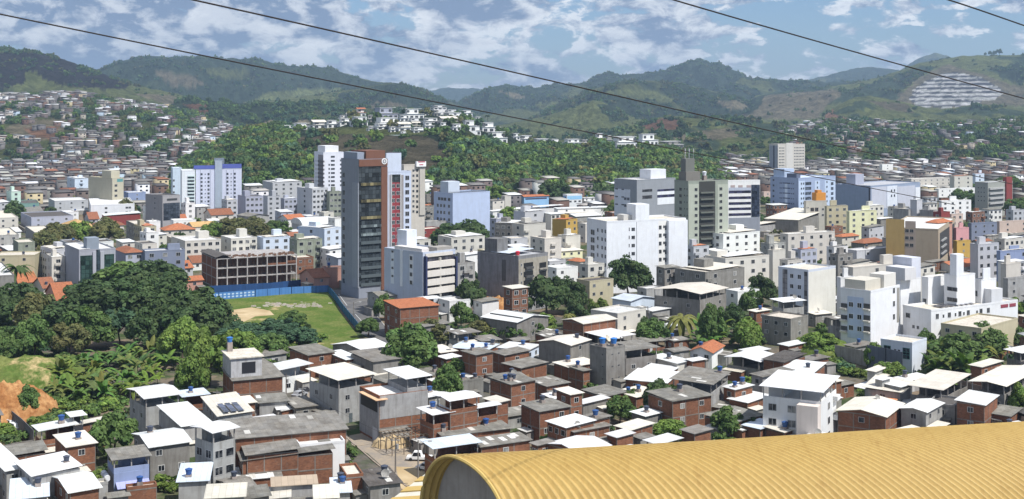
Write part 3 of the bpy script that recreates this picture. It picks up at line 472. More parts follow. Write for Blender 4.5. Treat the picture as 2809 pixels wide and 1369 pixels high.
# ---------------------------------------------------------------- foreground hillside neighbourhood
table('''
-60 18 66 1292 6 Sw G a=52 | white sheet roofed house cut by the west frame edge, above the flat white one
46 90 219 1306 7 Sw G a=54 nr=0 | wide flat white roof house with grey side walls beside the small palm
d10 32 129 1371 5 Sz G a=69 | pale blue-white sheet roof house below the wide flat white roof
143 192 272 1350 6 Gw B | white gable roofed house just right of the pale blue-white sheet roof
200 206 296 1341 5.5 Fc G nl=0 nr=0 a=62 | blank grey rendered box house in front of the white gable
299 301 352 1366 4 Sf K a=65 nr=0 | low grey fibre-cement lean-to next to the brick terrace
345 349 430 1345 4.5 Fc B a=66 nr=0 | brown brick house with an empty parapet terrace roof
368 412 520 1226 7 Gw K a=58 t=1 | white gable roof with two dark vents, behind the blue-walled house
152 185 262 1227 7 Sc B nr=1 nl=0 | brick and grey house with plain cream roof under the big street tree
97 113 205 1181 6.5 Tw B | brick house with a long sloping white canopy roof beside the yard wall
204 208 290 1166 6 Sc B nr=0 | brick house with cream sheet roof left of the big street tree
190 200 228 1142 6 Tw D z=2 | small rooftop shelter with white sheet above the cream roof
d7 -40 125 1262 4.5 Sf B a=62 nl=0 nr=0 | long low grey fibre-cement shed beside the orange earth yard
356 400 490 1092 8 Tw G nr=0 k=corner | grey house with white roof and open top floor at the banana grove
490 505 568 1088 6.5 Tz B a=60 t=1 | brick house with pale sheet canopy and blue tank behind the grey corner house
436 500 578 1170 6 Sw G a=58 nl=0 nr=0 | very wide blank white roof below the brick house with blue tank
556 600 692 1142 6.5 Sc G a=66 k=solar t=0 | cream roofed house carrying three dark solar panels
676 694 764 1157 5 Hw K t=0 | pale tent-shaped hip roof beside the green vine pergola
608 625 700 1112 4.5 Sc B nl=0 nr=0 a=62 | low patched cream roof in front of the old grey and brick house
700 712 790 1106 4 Sf G nl=0 nr=0 a=70 | low curved grey roof shed with pale panels by the side street
d12 646 950 1204 8 Sf B a=70 nr=0 t=0 k=long | very long grey roofed brick shed on open posts
d4 822 946 1226 6.3 Fw W a=70 nr=0 t=0 | white blank wall annex below the long brick shed
535 585 645 1185 12 Tw G a=42 nl=2 nr=2 | three storey grey house with white pitched canopy over its top terrace
d7 678 818 1249 6.5 Sf B a=72 nr=0 t=0 | narrow grey fibre-cement roof tier between the two long brick sheds
d8 665 913 1264 5.5 Sf B a=72 nr=0 t=0 k=long2 | long brick wall shed with grout-lined panels and grey roof edge
d9 490 569 1322 6 Sz G a=80 nr=0 t=1 | steep pale zinc sheet roof with a blue tank at its corner
d6 567 668 1367 6 Sc G a=80 nr=0 | plain pinkish white roof right of the steep zinc roof
d6 674 738 1369 5 Sf K a=72 nr=0 t=0 | small dark fibre-cement roof with two light skylight sheets
d4 750 866 1334 5 St G a=78 nr=0 t=0 | thin tan roof strip above the striped cream awning roof
d6 742 792 1368 4 Sc C a=80 nr=0 t=0 | cream corrugated small roof with broad stripes by the lower palm
d6 866 925 1368 5 Sc C a=80 nr=0 t=0 | warm cream roof house beside the small zinc patchwork roof
d7 914 960 1352 4 Sz G a=80 nr=0 t=2 | small zinc patchwork roof with blue tanks beside the street corner
d7 950 996 1310 5 Fc B a=72 nr=0 | terrace with plant pots on its cream slab at the street corner
d8 1016 1098 1333 4.5 Sd K a=68 nr=1 t=1 | small dark-roofed grey house with a round blue tank near the yellow roof
987 1040 1173 1092 9.5 Fw B a=60 nl=1 nr=0 k=awn t=0 | tall brick-flanked corner house with peach awning over its grey front
1153 1189 1238 1137 8 Tw B nl=0 nr=0 | brick house with small square white canopy in front of the taller brick pair
1199 1235 1310 1098 10.5 Tw B nl=0 nr=0 t=0 | tall brick house under a wide notched white canopy
1297 1311 1364 1117 8 Tw B nl=0 nr=0 t=0 | brick house with white canopy attached right of the tall notched canopy
1330 1364 1394 1105 8 Sc B nl=0 nr=0 t=0 | narrow brick house with pinkish cream roof ending the brick row
1165 1192 1312 1229 6 Tz B a=62 t=0 | brick house with long thin zinc canopy just above the yellow vault end
1190 1215 1400 1196 4 Sf B a=66 nr=0 t=2 | low roof patched with loose white sheets and two blue tanks
1290 1320 1454 1226 5 Sf B a=62 nr=1 t=0 | broad grey fibre-cement roof sloping down toward the yellow vault
1502 1553 1629 1173 6 Sw B a=54 nl=3 nr=0 | white panelled roof with a row of dark windows on its west side
1502 1590 1670 1242 5 Gw B a=48 t=0 | bright white folded gable roof touching the yellow vault
1460 1475 1515 1222 5 Sf B nl=1 nr=1 t=0 | small brick house with one window left of the bright folded gable
1665 1692 1737 1200 4 Sw B nl=0 nr=0 t=0 | small clean white lean-to roof beside the round bush
1557 1575 1672 1185 5 Sf B nl=0 nr=1 t=0 | brick house with narrow grey roof beneath the white panelled roof
1600 1631 1673 1152 6 Sf B nl=0 nr=1 t=1 | dark brick house with blue tank beside the round bush
1430 1480 1562 1129 7 Sf B t=1 a=56 | square grey fibre-cement roof house with tank and small pole
1527 1565 1597 1083 8 Sc B nl=1 nr=1 t=0 | upright brown brick house with cream roof in front of the concrete stair tower
1580 1600 1668 1108 4 Sw K nr=0 nl=0 t=0 | low white roof right of the upright brown brick house
1345 1402 1468 1055 8 Sf B nl=0 nr=1 t=3 a=50 | dark brick house with three blue tanks along its grey roof
1618 1663 1714 960 10.5 F K a=50 nl=0 nr=0 t=0 k=stair n=stair_tower | windowless raw concrete stair tower with two blue tanks on top
d8 1716 1802 962 9 Tf K a=60 nr=2 t=0 | grey house with fibre-cement roof joined to the concrete stair tower
1783 1858 1892 997 6 Sw C a=55 nl=0 nr=0 t=1 | cream stained wall house with white roof beside the brick half
1893 1899 1934 991 6.5 Sw B nl=0 nr=0 t=0 | brick half with white roof joined to the cream stained wall house
1716 1828 1862 1051 5 Sw B a=24 nl=2 nr=0 t=0 | long low brick house with plain white roof near the concrete stair tower
1751 1822 1858 1031 5 Sw B a=25 nl=0 nr=0 t=0 | white lean-to roof just behind the long low brick house
1778 1845 1951 1101 7 Sf B a=58 nl=1 nr=2 t=1 | brick house with two barred windows and grey roof by the dark tree
1846 1951 1996 1054 8 Tf G a=25 nl=2 nr=1 t=1 | grey house with brown-grey roof, blue tank and open veranda
1985 2016 2064 1069 6 Sw B nl=1 nr=1 t=2 | white roofed brick house with two little tanks beside the grey veranda house
1820 1848 1891 965 5 Gf K nl=1 nr=1 t=0 | little dark grey cottage behind the cream stained wall house
1893 1953 1984 967 4.5 Go W a=25 nl=2 nr=0 t=1 | white cottage with bright orange tile roof at the palm grove
1995 2082 2132 991 5.5 Tw K a=40 t=0 | large clean white square canopy roof below the leafy trees
2094 2149 2208 994 6 Sd B a=42 nl=0 nr=0 t=0 | dark charcoal roof joined to the large clean white canopy
2151 2206 2233 1015 5 Sw B a=40 nl=0 nr=0 t=0 | white roof tucked under the dark charcoal roof
2062 2092 2175 1034 7 Sf G a=58 nl=1 nr=0 t=0 | patched brown-grey roof house with a hole in its sheets
2137 2218 2262 1032 5 Sw B a=30 nl=0 nr=0 t=1 | low white roof with dark tank beside the patched brown-grey roof
2093 2252 2294 1075 12 Tw W a=28 nl=3 nr=1 k=pale n=house | large pale painted house with long white roof over open top floor
2116 2206 2241 1152 5 Fc B a=30 nl=0 nr=0 t=1 k=rubble | unfinished brick house with rubble heaped on its flat roof
2235 2262 2300 1147 4.5 Sw h nl=0 nr=1 t=0 | small pale house with white roof right of the rubble-topped house
1934 2010 2092 1160 4 Sf B a=48 nl=0 nr=0 t=0 | spreading weathered grey roof left of the rubble-topped house
2100 2150 2190 1186 3.5 Sc B a=48 nl=0 nr=0 t=1 | pinkish patched roof at the edge of the yellow vault
2040 2085 2130 1177 3.5 Sz B a=48 nl=0 nr=0 t=0 | pale bluish sheet roof peeking above the yellow vault
1870 1905 1950 1190 3.5 Sf B nl=0 nr=0 t=0 | small dull grey roof by the bushes at the yellow vault
2401 2420 2441 1043 7 Sw G nl=0 nr=0 t=0 | tiny raised square white roof on a grey base
2372 2470 2500 1077 5 Sc G a=28 nl=1 nr=0 k=orawn t=0 | grey house with orange awning and pinkish roof
2424 2470 2498 1062 6 Sw G nl=0 nr=0 t=0 | white roof with solar strip behind the orange awning house
2498 2582 2654 1069 7 Tc K a=40 nl=0 nr=1 t=0 | dark grey house with beige folded roof and three open bays
2666 2755 2840 1058 8 Tc K a=40 t=0 | large beige gabled canopy over a dark open terrace at the east edge
2298 2429 2476 1143 6 Gc B a=32 nl=1 nr=0 di=1 t=0 | broad beige double roof house with satellite dish in its middle
2472 2540 2585 1130 6 Gw G a=38 nl=1 nr=2 t=0 | pale house with white gable and two windows above the yellow vault
2545 2620 2640 1118 5 Fd G a=30 nl=1 nr=0 t=0 | grey rendered wall house with flat dark roof
2624 2700 2736 1112 7 Sw B a=35 nl=1 nr=0 t=0 | brick house with slanting white roof and chimney block
2715 2770 2800 1142 4 Sf B a=40 nl=0 nr=0 t=0 | low dull roofs house beneath the slanting white roof
2762 2800 2860 968 6 Tw K nl=0 nr=1 t=0 | white roofed dark house at the east edge above the beige canopy
913 996 1067 961 5 Gw K a=42 nl=0 nr=1 t=0 | long white gable roof at the foot of the grassy lot
898 950 986 987 5 Sw B a=52 nl=1 nr=1 t=0 | white ribbed roof brick house left of the large grey workshop roof
962 1024 1112 993 6 Sf K a=55 nl=0 nr=0 t=0 | large grey workshop roof over a dark open side
936 974 1012 1008 4 Sf B nl=0 nr=0 t=0 | lower grey roof in front of the large grey workshop
849 929 1024 1042 10 Tc G a=48 nl=2 nr=2 t=0 | grey corner house with brick balcony band and huge pale roof
795 846 918 975 6 Sf B a=52 nl=0 nr=1 t=0 | old brick house with worn brown-grey roof by the dense shrubs
734 770 850 1014 6 Tw W a=50 t=0 | shopfront house with white roof beside the side street
1020 1060 1115 1050 4 Sf K nl=0 nr=0 t=0 | low brown-grey roof behind the tall brick-flanked corner house
1055 1098 1203 846 9.5 So B a=62 nl=2 nr=0 t=0 k=grid | brick house with grout grid wall and broken orange tile roof
1008 1041 1116 813 7 Gf G a=60 nl=1 nr=0 t=0 | grey rendered house beside the curved road
1115 1139 1235 901 6 Sf K a=60 nl=1 nr=0 t=0 | dark grey roofed house just below the brick grid house
1232 1256 1312 917 5 Tf G nl=0 nr=0 t=0 | grey roof house with open shed, east of the round street tree
1222 1245 1256 913 4 Sw G nl=0 nr=0 t=0 | small white carport roof against the grey open shed
1238 1333 1366 962 4 Sz B a=25 nl=0 nr=0 t=3 | long bluish white roof with three blue tanks at one end
1366 1446 1478 962 5 Sw b a=28 nl=1 nr=2 t=1 | light blue house with white roof next to the big beige-roofed house
1268 1306 1352 974 8 Sf B nl=0 nr=1 t=1 | three storey orange brick house with blue tank in the middle of the roofs
1170 1210 1252 968 4 Sc B nl=0 nr=0 t=0 | low cream roof behind the bushy garden tree
1202 1225 1262 985 4 Sw B nl=1 nr=0 t=0 | small brick house with white strip roof right of the bushy garden tree
1255 1264 1326 1050 5 Fc K nl=0 nr=0 t=2 | grey stained box house with flat roof, tanks and dishes
1352 1385 1452 975 5 Sf B nl=0 nr=1 t=0 | brick house with stepped grey roofs in front of the light blue house
1478 1565 1617 947 8 Gc K a=35 nl=0 nr=1 t=1 | big grey and brick house with folded beige roof
1544 1600 1689 888 8 Gc B a=50 nl=0 nr=0 t=0 | brick warehouse with pale gable roof below the dark mango tree
1611 1670 1735 928 5 Tw K a=50 nl=0 nr=0 t=0 | bright white flat canopy behind the concrete stair tower
1621 1694 1772 864 8 Fw C a=45 nl=0 nr=2 t=0 | pale cream two storey block with lift box and small awning
1323 1418 1504 884 6.5 gw K a=42 nl=0 nr=1 t=0 k=ware n=warehouse | long white roofed warehouse with skylight strips
1680 1730 1796 826 5 gz b a=50 nl=0 nr=0 t=0 n=warehouse | zinc roofed blue-grey warehouse behind the cream two storey block
1795 1920 1992 806 10 Tc K a=38 nl=2 nr=2 t=0 | grey house with wide cream roof and weathered terrace above the coconut palm
1520 1560 1640 1008 4 Sc B a=52 nl=0 nr=0 t=1 | patchwork cream and grey low roof left of the concrete stair tower
1560 1600 1618 1018 5 Sf B a=52 nl=0 nr=0 t=1 | grey slab roof with tank leaning on the concrete stair tower
1450 1500 1560 1060 4 Sf B a=52 nl=0 nr=0 t=0 | low faded grey roof between the green bushes and the brick row
1600 1660 1720 1088 4 Sf B a=48 nl=0 nr=0 t=0 | sagging grey roof at the foot of the concrete stair tower
1690 1745 1810 1090 3.5 Sc B a=48 nl=0 nr=0 t=2 | dusty patched roof with scattered rubble beside the stair tower
1733 1770 1812 1142 4 Sw K a=48 nl=0 nr=0 t=1 | cluttered white roof in front of the dark round tree
1690 1730 1790 1180 4 Sc B a=50 nl=0 nr=0 t=0 | grey and tan tiled low roof below the dark round tree
2000 2050 2110 1105 4 Sw B a=48 nl=0 nr=0 t=0 | strip of white roof tucked left of the large pale painted house
1380 1430 1500 1010 4 Sf B a=52 nl=0 nr=0 t=0 | shallow grey roof between orange brick house and big grey and brick house
560 600 668 925 4 Sc K a=52 nl=0 nr=0 t=0 | half hidden pale roof among the mango trees
2380 2400 2455 1020 4 Sc G nl=0 nr=0 t=0 a=40 | small pale roof under the grey metal hoarding
''')
def fore_extras():
    s = HOUSES['solar']
    for i in range(3):
        x = s.X0+1.2+i*(s.b-2.4)/3; mb = MB(); mb.box(x, x+(s.b-2.4)/3-.4, s.Y0+.3, s.Y0+s.a*.45, 0, .08)
        mb.build('solar_panel', 'glass', s.root, (.03, .035, .06), loc=(0, 0, s.h+.58))
    s = HOUSES['awn']; s.box('awning', s.X0-1.2, s.X0+1.6, s.Y0-1.0, s.Y0+s.a*.8, s.h-.3, s.h-.15, (.78, .50, .30), 'sheet')
    s.box('render_front', s.X0-.07, s.X0-.02, s.Y0, s.Y1, .5, s.h-.35, (.36, .36, .37), 'raw'); s.box('upper_wall', s.X0+.2, s.X1+.06, s.Y0-.05, s.Y0-.002, s.h*.52, s.h+.4, (.38, .38, .38), 'raw')
    s.box('garage_door', s.X0-.12, s.X0-.075, s.Y0+.6, s.Y0+3.2, .05, 2.9, (.45, .46, .5), 'sheet')
    s.box('loggia', s.X0-.12, s.X0-.075, s.Y0+.8, s.Y1-.8, s.h-3.2, s.h-.8, (.02, .02, .02), 'flat')
    x = s.X0+s.b*.58; s.box('upper_storey', x, s.X1-.1, s.Y0+.1, s.Y1-.1, s.h+.05, s.h+1.2, (.36, .36, .36), 'raw')
    mb = MB()
    for xx in (x+.1, (x+s.X1)/2, s.X1-.3):
        for yy in (s.Y0+.2, s.Y1-.4): mb.box(xx, xx+.15, yy, yy+.15, s.h+1.19, s.h+3.4)
    mb.build('posts', 'raw', s.root, (.4, .4, .4)); s.shed(s.h+3.4, CLR['w'], 'sheet', 'x', .03, x0=x, x1=s.X1, ov=.8)
    s = HOUSES['stair']
    for zz in (3.2, 6.2, 9.2):
        for u in (-1.1, 1.1): s.win('R', u, zz, .6, .3, (.3, .3, .3), WINB)
        s.win('L', -s.a*.3, zz, .5, .3, (.3, .3, .3), WINB)
    s.tank(-.9, .8, s.h+.1, 1.25, (.04, .18, .50), .7); s.tank(1.2, -1.1, s.h+.1, 1.25, (.04, .18, .50), .7)
    ob('satellite_dish', DISH, s.root, (.55, .5, .4), (1.4, 1.6, s.h+.5), .4, (1.1,)*3)
    s = HOUSES['rubble']; mb = MB(); r = random.Random(3)
    for i in range(60):
        x, y = r.uniform(s.X0+.5, s.X1-.5), r.uniform(s.Y0+.5, s.Y1-.5); q = r.uniform(.12, .45); mb.box(x-q, x+q, y-q*.7, y+q*.7, s.h+.05, s.h+.05+q*r.uniform(.5, 1.2), 0, q*.2)
    tag(mb.build('rubble', 'earth', s.root, loc=(0, 0, 0)), 'loose broken rubble and bricks', kind='stuff')
    s = HOUSES['orawn']; s.box('awning', s.X0-1.4, s.X0-.02, s.Y0+.5, s.Y1-1.5, s.h-1.6, s.h-1.45, (.82, .34, .16), 'sheet')
    s = HOUSES['ware']
    for i in range(3): s.box('skylight', s.X0+s.b*(.2+.25*i), s.X0+s.b*(.24+.25*i), s.Y0+.5, s.Y1-.5, s.h+.02, s.h+.9, (.1, .1, .1), 'flat')
    s = HOUSES['pale']; s.box('stair_wing', s.X0-2.6, s.X0-.01, s.Y0+.02, s.Y0+s.a*.36, 0, s.h-2.6, (.68, .60, .55), 'paint')
fore_extras()
# blue-walled house
s = Bld('house', 'blue-walled house with a lilac awning and dark open veranda', 'house', 295, 312, 409, 1262, 8, 62)
s.walls(s.X0, s.X1, s.Y0, s.Y1, 0, 5.4, (.30, .31, .34), 'raw'); s.box('front_wall', s.X0+.02, s.X1, s.Y0-.06, s.Y0-.004, 1.2, 5.6, CLR['a'])
s.openfloor(5.4, 7.98, CLR['a'], 'paint', 1.1, railcol=CLR['a']); s.shed(8, CLR['f'], 'fibro', 'y', .05)
mb = MB(); mb.hexa([(s.X0+.3, s.Y0-1.9, 3.2), (s.X1-.1, s.Y0-1.9, 3.2), (s.X1-.1, s.Y0-.07, 3.9), (s.X0+.3, s.Y0-.07, 3.9), (s.X0+.3, s.Y0-1.9, 3.3), (s.X1-.1, s.Y0-1.9, 3.3), (s.X1-.1, s.Y0-.07, 4.0), (s.X0+.3, s.Y0-.07, 4.0)])
mb.build('awning', 'sheet', s.root, (.40, .42, .72))
for i in (0, 1): mb = MB(); mb.tube([(s.X0-.9, s.Y0+1+2.2*i, 4.6), (s.X0-.9, s.Y0+2.6+2.2*i, 4.6)], .55, 10); mb.build('water_tank', 'flat', s.root, (.75, .76, .78))
# old house with grey upper floor and long brick wall
s = Bld('house', 'old brick house with weathered grey upper floor and rooftop tank', 'house', 612, 640, 775, 1045, 6.5, 66)
s.walls(s.X0, s.X1, s.Y0, s.Y1, 0, 6.5, CLR['B'], 'brick'); s.frame(0, 6.45); s.shed(6.52, CLR['f'], 'fibro', 'y', .06); x1 = s.X0+s.b*.62
s.box('upper_storey', s.X0-.1, x1, s.Y0+2.2, s.Y1, 6.6, 11.2, (.50, .50, .51), 'raw'); s.box('upper_roof', s.X0-.5, x1+.4, s.Y0+1.8, s.Y1+.2, 11.21, 11.5, CLR['c'], 'raw')
u = s.X0+s.b*.35; mb = MB(); mb.box(u-1.6, u+1.6, s.Y0+2.1, s.Y0+2.19, 7.6, 10.2); mb.build('window', 'flat', s.root, (.02, .02, .025)); s.tank(s.X0+1.2, s.Y1-2, 11.5, 1.1, (.04, .16, .45), 2.2)
# ---------------------------------------------------------------- city blocks
NW = (.80, .81, .82)
def block(label, x0, xc, x1, yt, h, wall, roof='w', a=55, m=None, name='apartment_building', cat='apartment building', d=None, z0=0, lift=True, par=.6):
    s = Bld(name, label, cat, x0, xc, x1, yt, h, a, z0, d); wc = CLR[wall] if isinstance(wall, str) else wall; m = m or WM.get(wall if isinstance(wall, str) else '', 'paint')
    s.walls(s.X0, s.X1, s.Y0, s.Y1, 0, s.h, wc, m); s.flat(s.h, CLR[roof], wall=tuple(c*.95 for c in wc), ph=par, wm=m); s.wc = wc; s.m = m; return s
def rows(y0, y1, n): return [y0+(y1-y0)*i/(n-1) for i in range(n)] if n > 1 else [y0]
GL = (.02, .025, .03)
# brown and glass tower with grey blank side
s = block('brown framed mirror-glass tower with grey blank side, tallest in the centre', 936, 984, 1062, 441, 51, (.26, .28, .33), 'd', 55)
br = (.185, .088, .06)
s.pxbox('frame_band', 'R', 984, 1062, 438, 457, br, out=.35); s.pxbox('frame_pier', 'R', 1045, 1062, 457.3, 795, br, out=.35); s.pxbox('glass_wall', 'R', 984.5, 1044.5, 457.5, 786, GL, 'glass', out=.10)
y = 502.0; i = 0
while y < 780:
    if y > 590 or i % 2 == 0: s.pxbox('balcony', 'R', 989, 1044, y, y+8, (.09, .11, .12) if y > 600 else (.09, .08, .045), 'glass' if y < 650 else 'paint', out=.5)
    y += 23; i += 1
s.pxwin('L', [943], rows(480, 770, 13), 2.0, 2.0, (.3, .32, .36)); s.pxbox('side_pilaster', 'L', 968, 984, 500, 786, (.30, .32, .37), out=.3)
s.box('rooftop_block', s.X0+s.b*.3, s.X1-.3, s.Y0+1, s.Y1-1, s.h+.1, s.h+3.6, br); s.box('machine_room', s.X0+.5, s.X0+s.b*.28, s.Y0+2, s.Y1-1, s.h+.1, s.h+3, (.28, .32, .40))
u, dd = s.u('R', 1053); mb = MB(); mb.cyl(0, 0, 0, .12, 1.15, 1.15, 20); o = mb.build('round_emblem', 'flat', s.root, (.8, .8, .8)); o.rotation_euler = (math.pi/2, 0, 0); o.location = (u, s.Y0-.36, s.h-.4)
mb = MB(); mb.cyl(0, 0, 0, .06, .8, .8, 16); e = mb.build('emblem_disc', 'flat', o, (.25, .25, .27)); e.location = (0, 0, .12); mb = MB(); mb.box(-.12, .12, -.5, .5, 0, .05); mb.box(-.4, .4, -.1, .12, 0, .05); e = mb.build('emblem_mark', 'flat', o, (.8, .8, .8)); e.location = (0, 0, .19)
# lilac and red tower behind it
s = block('lilac-white tower with a deep red centre strip, behind the brown framed one', 1052, 1063, 1128, 474, 47, (.56, .62, .76), 'd', 62, d=520)
s.pxbox('red_strip', 'R', 1075, 1098, 500, 770, (.27, .045, .055), out=.04); s.pxbox('shaft_recess', 'R', 1075, 1098, 479, 500.5, GL, 'glass', out=.05); s.pxbox('grey_strip', 'R', 1099, 1107, 480, 770, (.30, .28, .28), out=.04); s.pxbox('grey_strip', 'R', 1066, 1072, 480, 770, (.40, .40, .44), out=.04)
for px in (1073.3, 1098.3): s.pxbox('white_fin', 'R', px-.7, px+.7, 477, 770, (.8, .8, .8), out=.5)
s.pxwin('R', [1079, 1092], rows(510, 690, 10), 1.5, 1.6, (.6, .6, .62), off=.045); s.pxwin('R', [1117], rows(488, 665, 10), 1.9, 2.0, (.45, .45, .5))
s.box('penthouse', s.X0+.5, s.X1-3.5, s.Y0+2.5, s.Y1-1, s.h+.1, s.h+8.2, (.58, .64, .76)); s.box('solar_row', s.X0+1, s.X1-4, s.Y0+3, s.Y1-2, s.h+8.25, s.h+8.6, (.05, .05, .07), 'glass')
# cream tower with red lettered sign
s = block('cream tower with red-lettered white rooftop sign, behind the lilac tower', 1100, 1108, 1165, 455, 44, (.56, .52, .46), 'd', 62, d=570)
s.pxwin('R', [1134], rows(468, 580, 9), 1.1, 1.2); s.pxbox('corner_panel', 'R', 1150, 1165, 458, 590, (.50, .47, .42), out=.5)
for y in rows(468, 582, 9): s.pxbox('recess', 'R', 1141.5, 1147, y-4, y+3, GL, 'glass', out=.06)
s.pxbox('rooftop_sign', 'R', 1140, 1166, 443, 457, (.85, .85, .85), 'flat', out=1.2, inn=.3)
u, dd = s.u('R', 1153); zt = s.z(dd, 447); s.box('sign_line', u-1.6, u+1.9, s.Y0-1.25, s.Y0-1.205, zt+.3, zt+.75, (.45, .06, .09), 'flat'); s.box('sign_line', u-1.0, u+1.0, s.Y0-1.25, s.Y0-1.205, zt-1.0, zt-.55, (.45, .06, .09), 'flat')
# block with white balcony bands
s = block('pale blue-grey block with five white balcony bands and navy corner, on open stilts', 1054, 1160, 1249, 697, 22, (.50, .55, .66), 'w', 45)
s.box('rooftop_block', s.X1-8, s.X1-1, s.Y0+.4, s.Y0+5, s.h+.1, s.h+1.6, (.34, .32, .29)); s.box('lift_tower', s.X0+5, s.X0+9.5, s.Y1-6, s.Y1-1, s.h+.1, s.h+6.5, (.66, .70, .78)); s.box('side_room', s.X0+.4, s.X0+3.5, s.Y0+1, s.Y1-5, s.h+.1, s.h+1.6, (.70, .66, .64))
s.pxbox('dark_front', 'R', 1161, 1248.5, 706, 822, (.03, .03, .04), 'glass', out=.05)
for px in (1162, 1244.5): s.pxbox('navy_pier', 'R', px, px+4, 703, 850, CLR['n'], out=1.3)
for y in (719, 743, 767, 791): s.pxbox('balcony', 'R', 1166, 1241, y, y+17, (.66, .62, .57), out=1.2)
s.pxbox('balcony', 'R', 1166, 1241, 820, 832, (.45, .48, .52), out=1.2); s.pxbox('top_band', 'R', 1166, 1240, 697, 706, (.64, .60, .55), out=.5); s.pxbox('divider', 'R', 1203, 1205, 706, 830, (.7, .68, .62), out=1.0)
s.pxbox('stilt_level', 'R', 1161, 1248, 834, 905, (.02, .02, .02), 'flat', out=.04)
for px in (1175, 1217, 1238): s.pxbox('pillar', 'R', px, px+3, 833, 906, (.36, .36, .36), 'raw', out=1.1)
s.pxbox('white_strip', 'L', 1098, 1105, 686, 785, (.80, .82, .86), out=.12); s.pxbox('white_recess', 'L', 1072, 1081, 690, 777, (.72, .76, .82), out=.03); s.pxbox('white_recess', 'L', 1123, 1134, 697, 778, (.74, .76, .8), out=.03)
s.pxwin('L', [1077], rows(690, 757, 4), 1.1, .8, off=.035); s.pxwin('L', [1128], rows(708, 775, 4), 1.3, 1.4, off=.035)
# raw concrete block
s = block('weathered grey concrete block with open bays and a red rooftop tank', 1310, 1422, 1503, 707, 19, (.27, .27, .28), 'h', 42, m='raw')
s.pxbox('light_slot', 'L', 1377, 1388, 712, 770, (.13, .13, .13), 'raw', out=.02); s.pxbox('front_render', 'R', 1422.5, 1502, 712, 795, (.40, .37, .31), 'raw', out=.06); s.pxbox('lower_render', 'R', 1422.5, 1502, 797, 858, (.36, .37, .39), 'raw', out=.05)
for y in (730, 754, 778):
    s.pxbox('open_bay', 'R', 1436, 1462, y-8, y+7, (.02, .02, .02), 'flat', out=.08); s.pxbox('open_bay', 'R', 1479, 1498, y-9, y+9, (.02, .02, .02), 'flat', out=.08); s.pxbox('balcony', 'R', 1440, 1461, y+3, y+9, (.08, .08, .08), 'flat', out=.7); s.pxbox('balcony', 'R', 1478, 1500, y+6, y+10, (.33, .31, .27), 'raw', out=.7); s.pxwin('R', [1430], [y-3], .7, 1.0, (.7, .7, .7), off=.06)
for y in (800, 822, 846): s.pxwin('R', [1434, 1453, 1475], [y], 2.5, 1.8 if y > 810 else 1.2, (.33, .33, .33), off=.05)
s.box('rooftop_hut', s.X0+.5, s.X0+6, s.Y1-9, s.Y1-3, s.h+.1, s.h+5.6, (.20, .20, .20), 'raw'); s.tank(s.X0+3, s.Y0+3, s.h+.1, 1.2, (.55, .03, .05), .3); s.shed(s.h+1.0, CLR['z'], 'sheet', 'x', .05, x0=s.X0+.5, x1=s.X1-2, y0=s.Y0+5, y1=s.Y0+13, ov=.1)
# big white windowed block
s = block('big bright white block with small dark windows and a slim lift tower', 1610, 1664, 1881, 611, 27, (.78, .80, .84), 'c', 66)
s.pxwin('L', [1626], rows(637, 722, 5), 3.4, 2.2, (.6, .62, .66)); s.pxwin('L', [1640, 1652, 1661], rows(631, 722, 5), 1.3, 1.5, (.6, .62, .66)); s.pxwin('L', [1638, 1653], [747, 768], 3, 1.5, (.6, .62, .66))
s.pxwin('R', [1737], rows(629, 718, 5), 1.5, 1.3, (.25, .25, .27)); s.pxwin('R', [1726], rows(629, 718, 5), .35, 1.3, (.25, .25, .27))
s.pxbox('joint', 'R', 1745.5, 1747, 609, 745, (.35, .36, .40), out=.05); s.pxbox('recess_strip', 'R', 1806, 1829, 606, 730, (.83, .82, .80), out=.03); s.pxbox('projecting_wing', 'R', 1829, 1880.8, 604.5, 806, (.78, .80, .84), out=1.5)
s.pxwin('R', [1811], rows(624, 712, 5), 1.2, 1.5, (.25, .25, .27), off=.04); s.pxwin('R', [1821.5], rows(622, 710, 5), .8, 1.0, (.25, .25, .27), off=.04); s.pxwin('R', [1825.6], rows(625, 713, 5), .7, 1.8, (.2, .2, .22), off=.04)
u, dd = s.u('R', 1765); s.box('lift_tower', u-3.4, u+2.6, s.Y0+.02, s.Y0+7, s.h-.2, s.h+6.5, (.78, .80, .84)); s.box('tank_room', u-7, u-3.42, s.Y0+3, s.Y0+8, s.h+.1, s.h+2.4, (.55, .54, .52)); u, dd = s.u('L', 1630)
s.box('entrance_canopy', s.X0-4, s.X0-.02, s.Y0+1, s.Y0+6, 3.4, 3.7, (.8, .8, .8)); mb = MB(); y0 = s.Y0+15.5
for p, q in (((0, 4.2), (0, 6.4)), ((0, 5.2), (-1.2, 6.4)), ((0, 5.4), (-1.3, 4.0)), ((-2.6, 6.3), (-2.7, 4.4)), ((-2.7, 4.4), (-2.0, 3.9))): mb.tube([(s.X0-.1, y0+p[0], p[1]), (s.X0-.1, y0+q[0], q[1])], .16, 4)
mb.build('lettering', 'flat', s.root, (.02, .02, .02)); s.pxbox('sign_wall', 'L', 1611, 1632, 754, 776, (.7, .72, .75), out=.03)
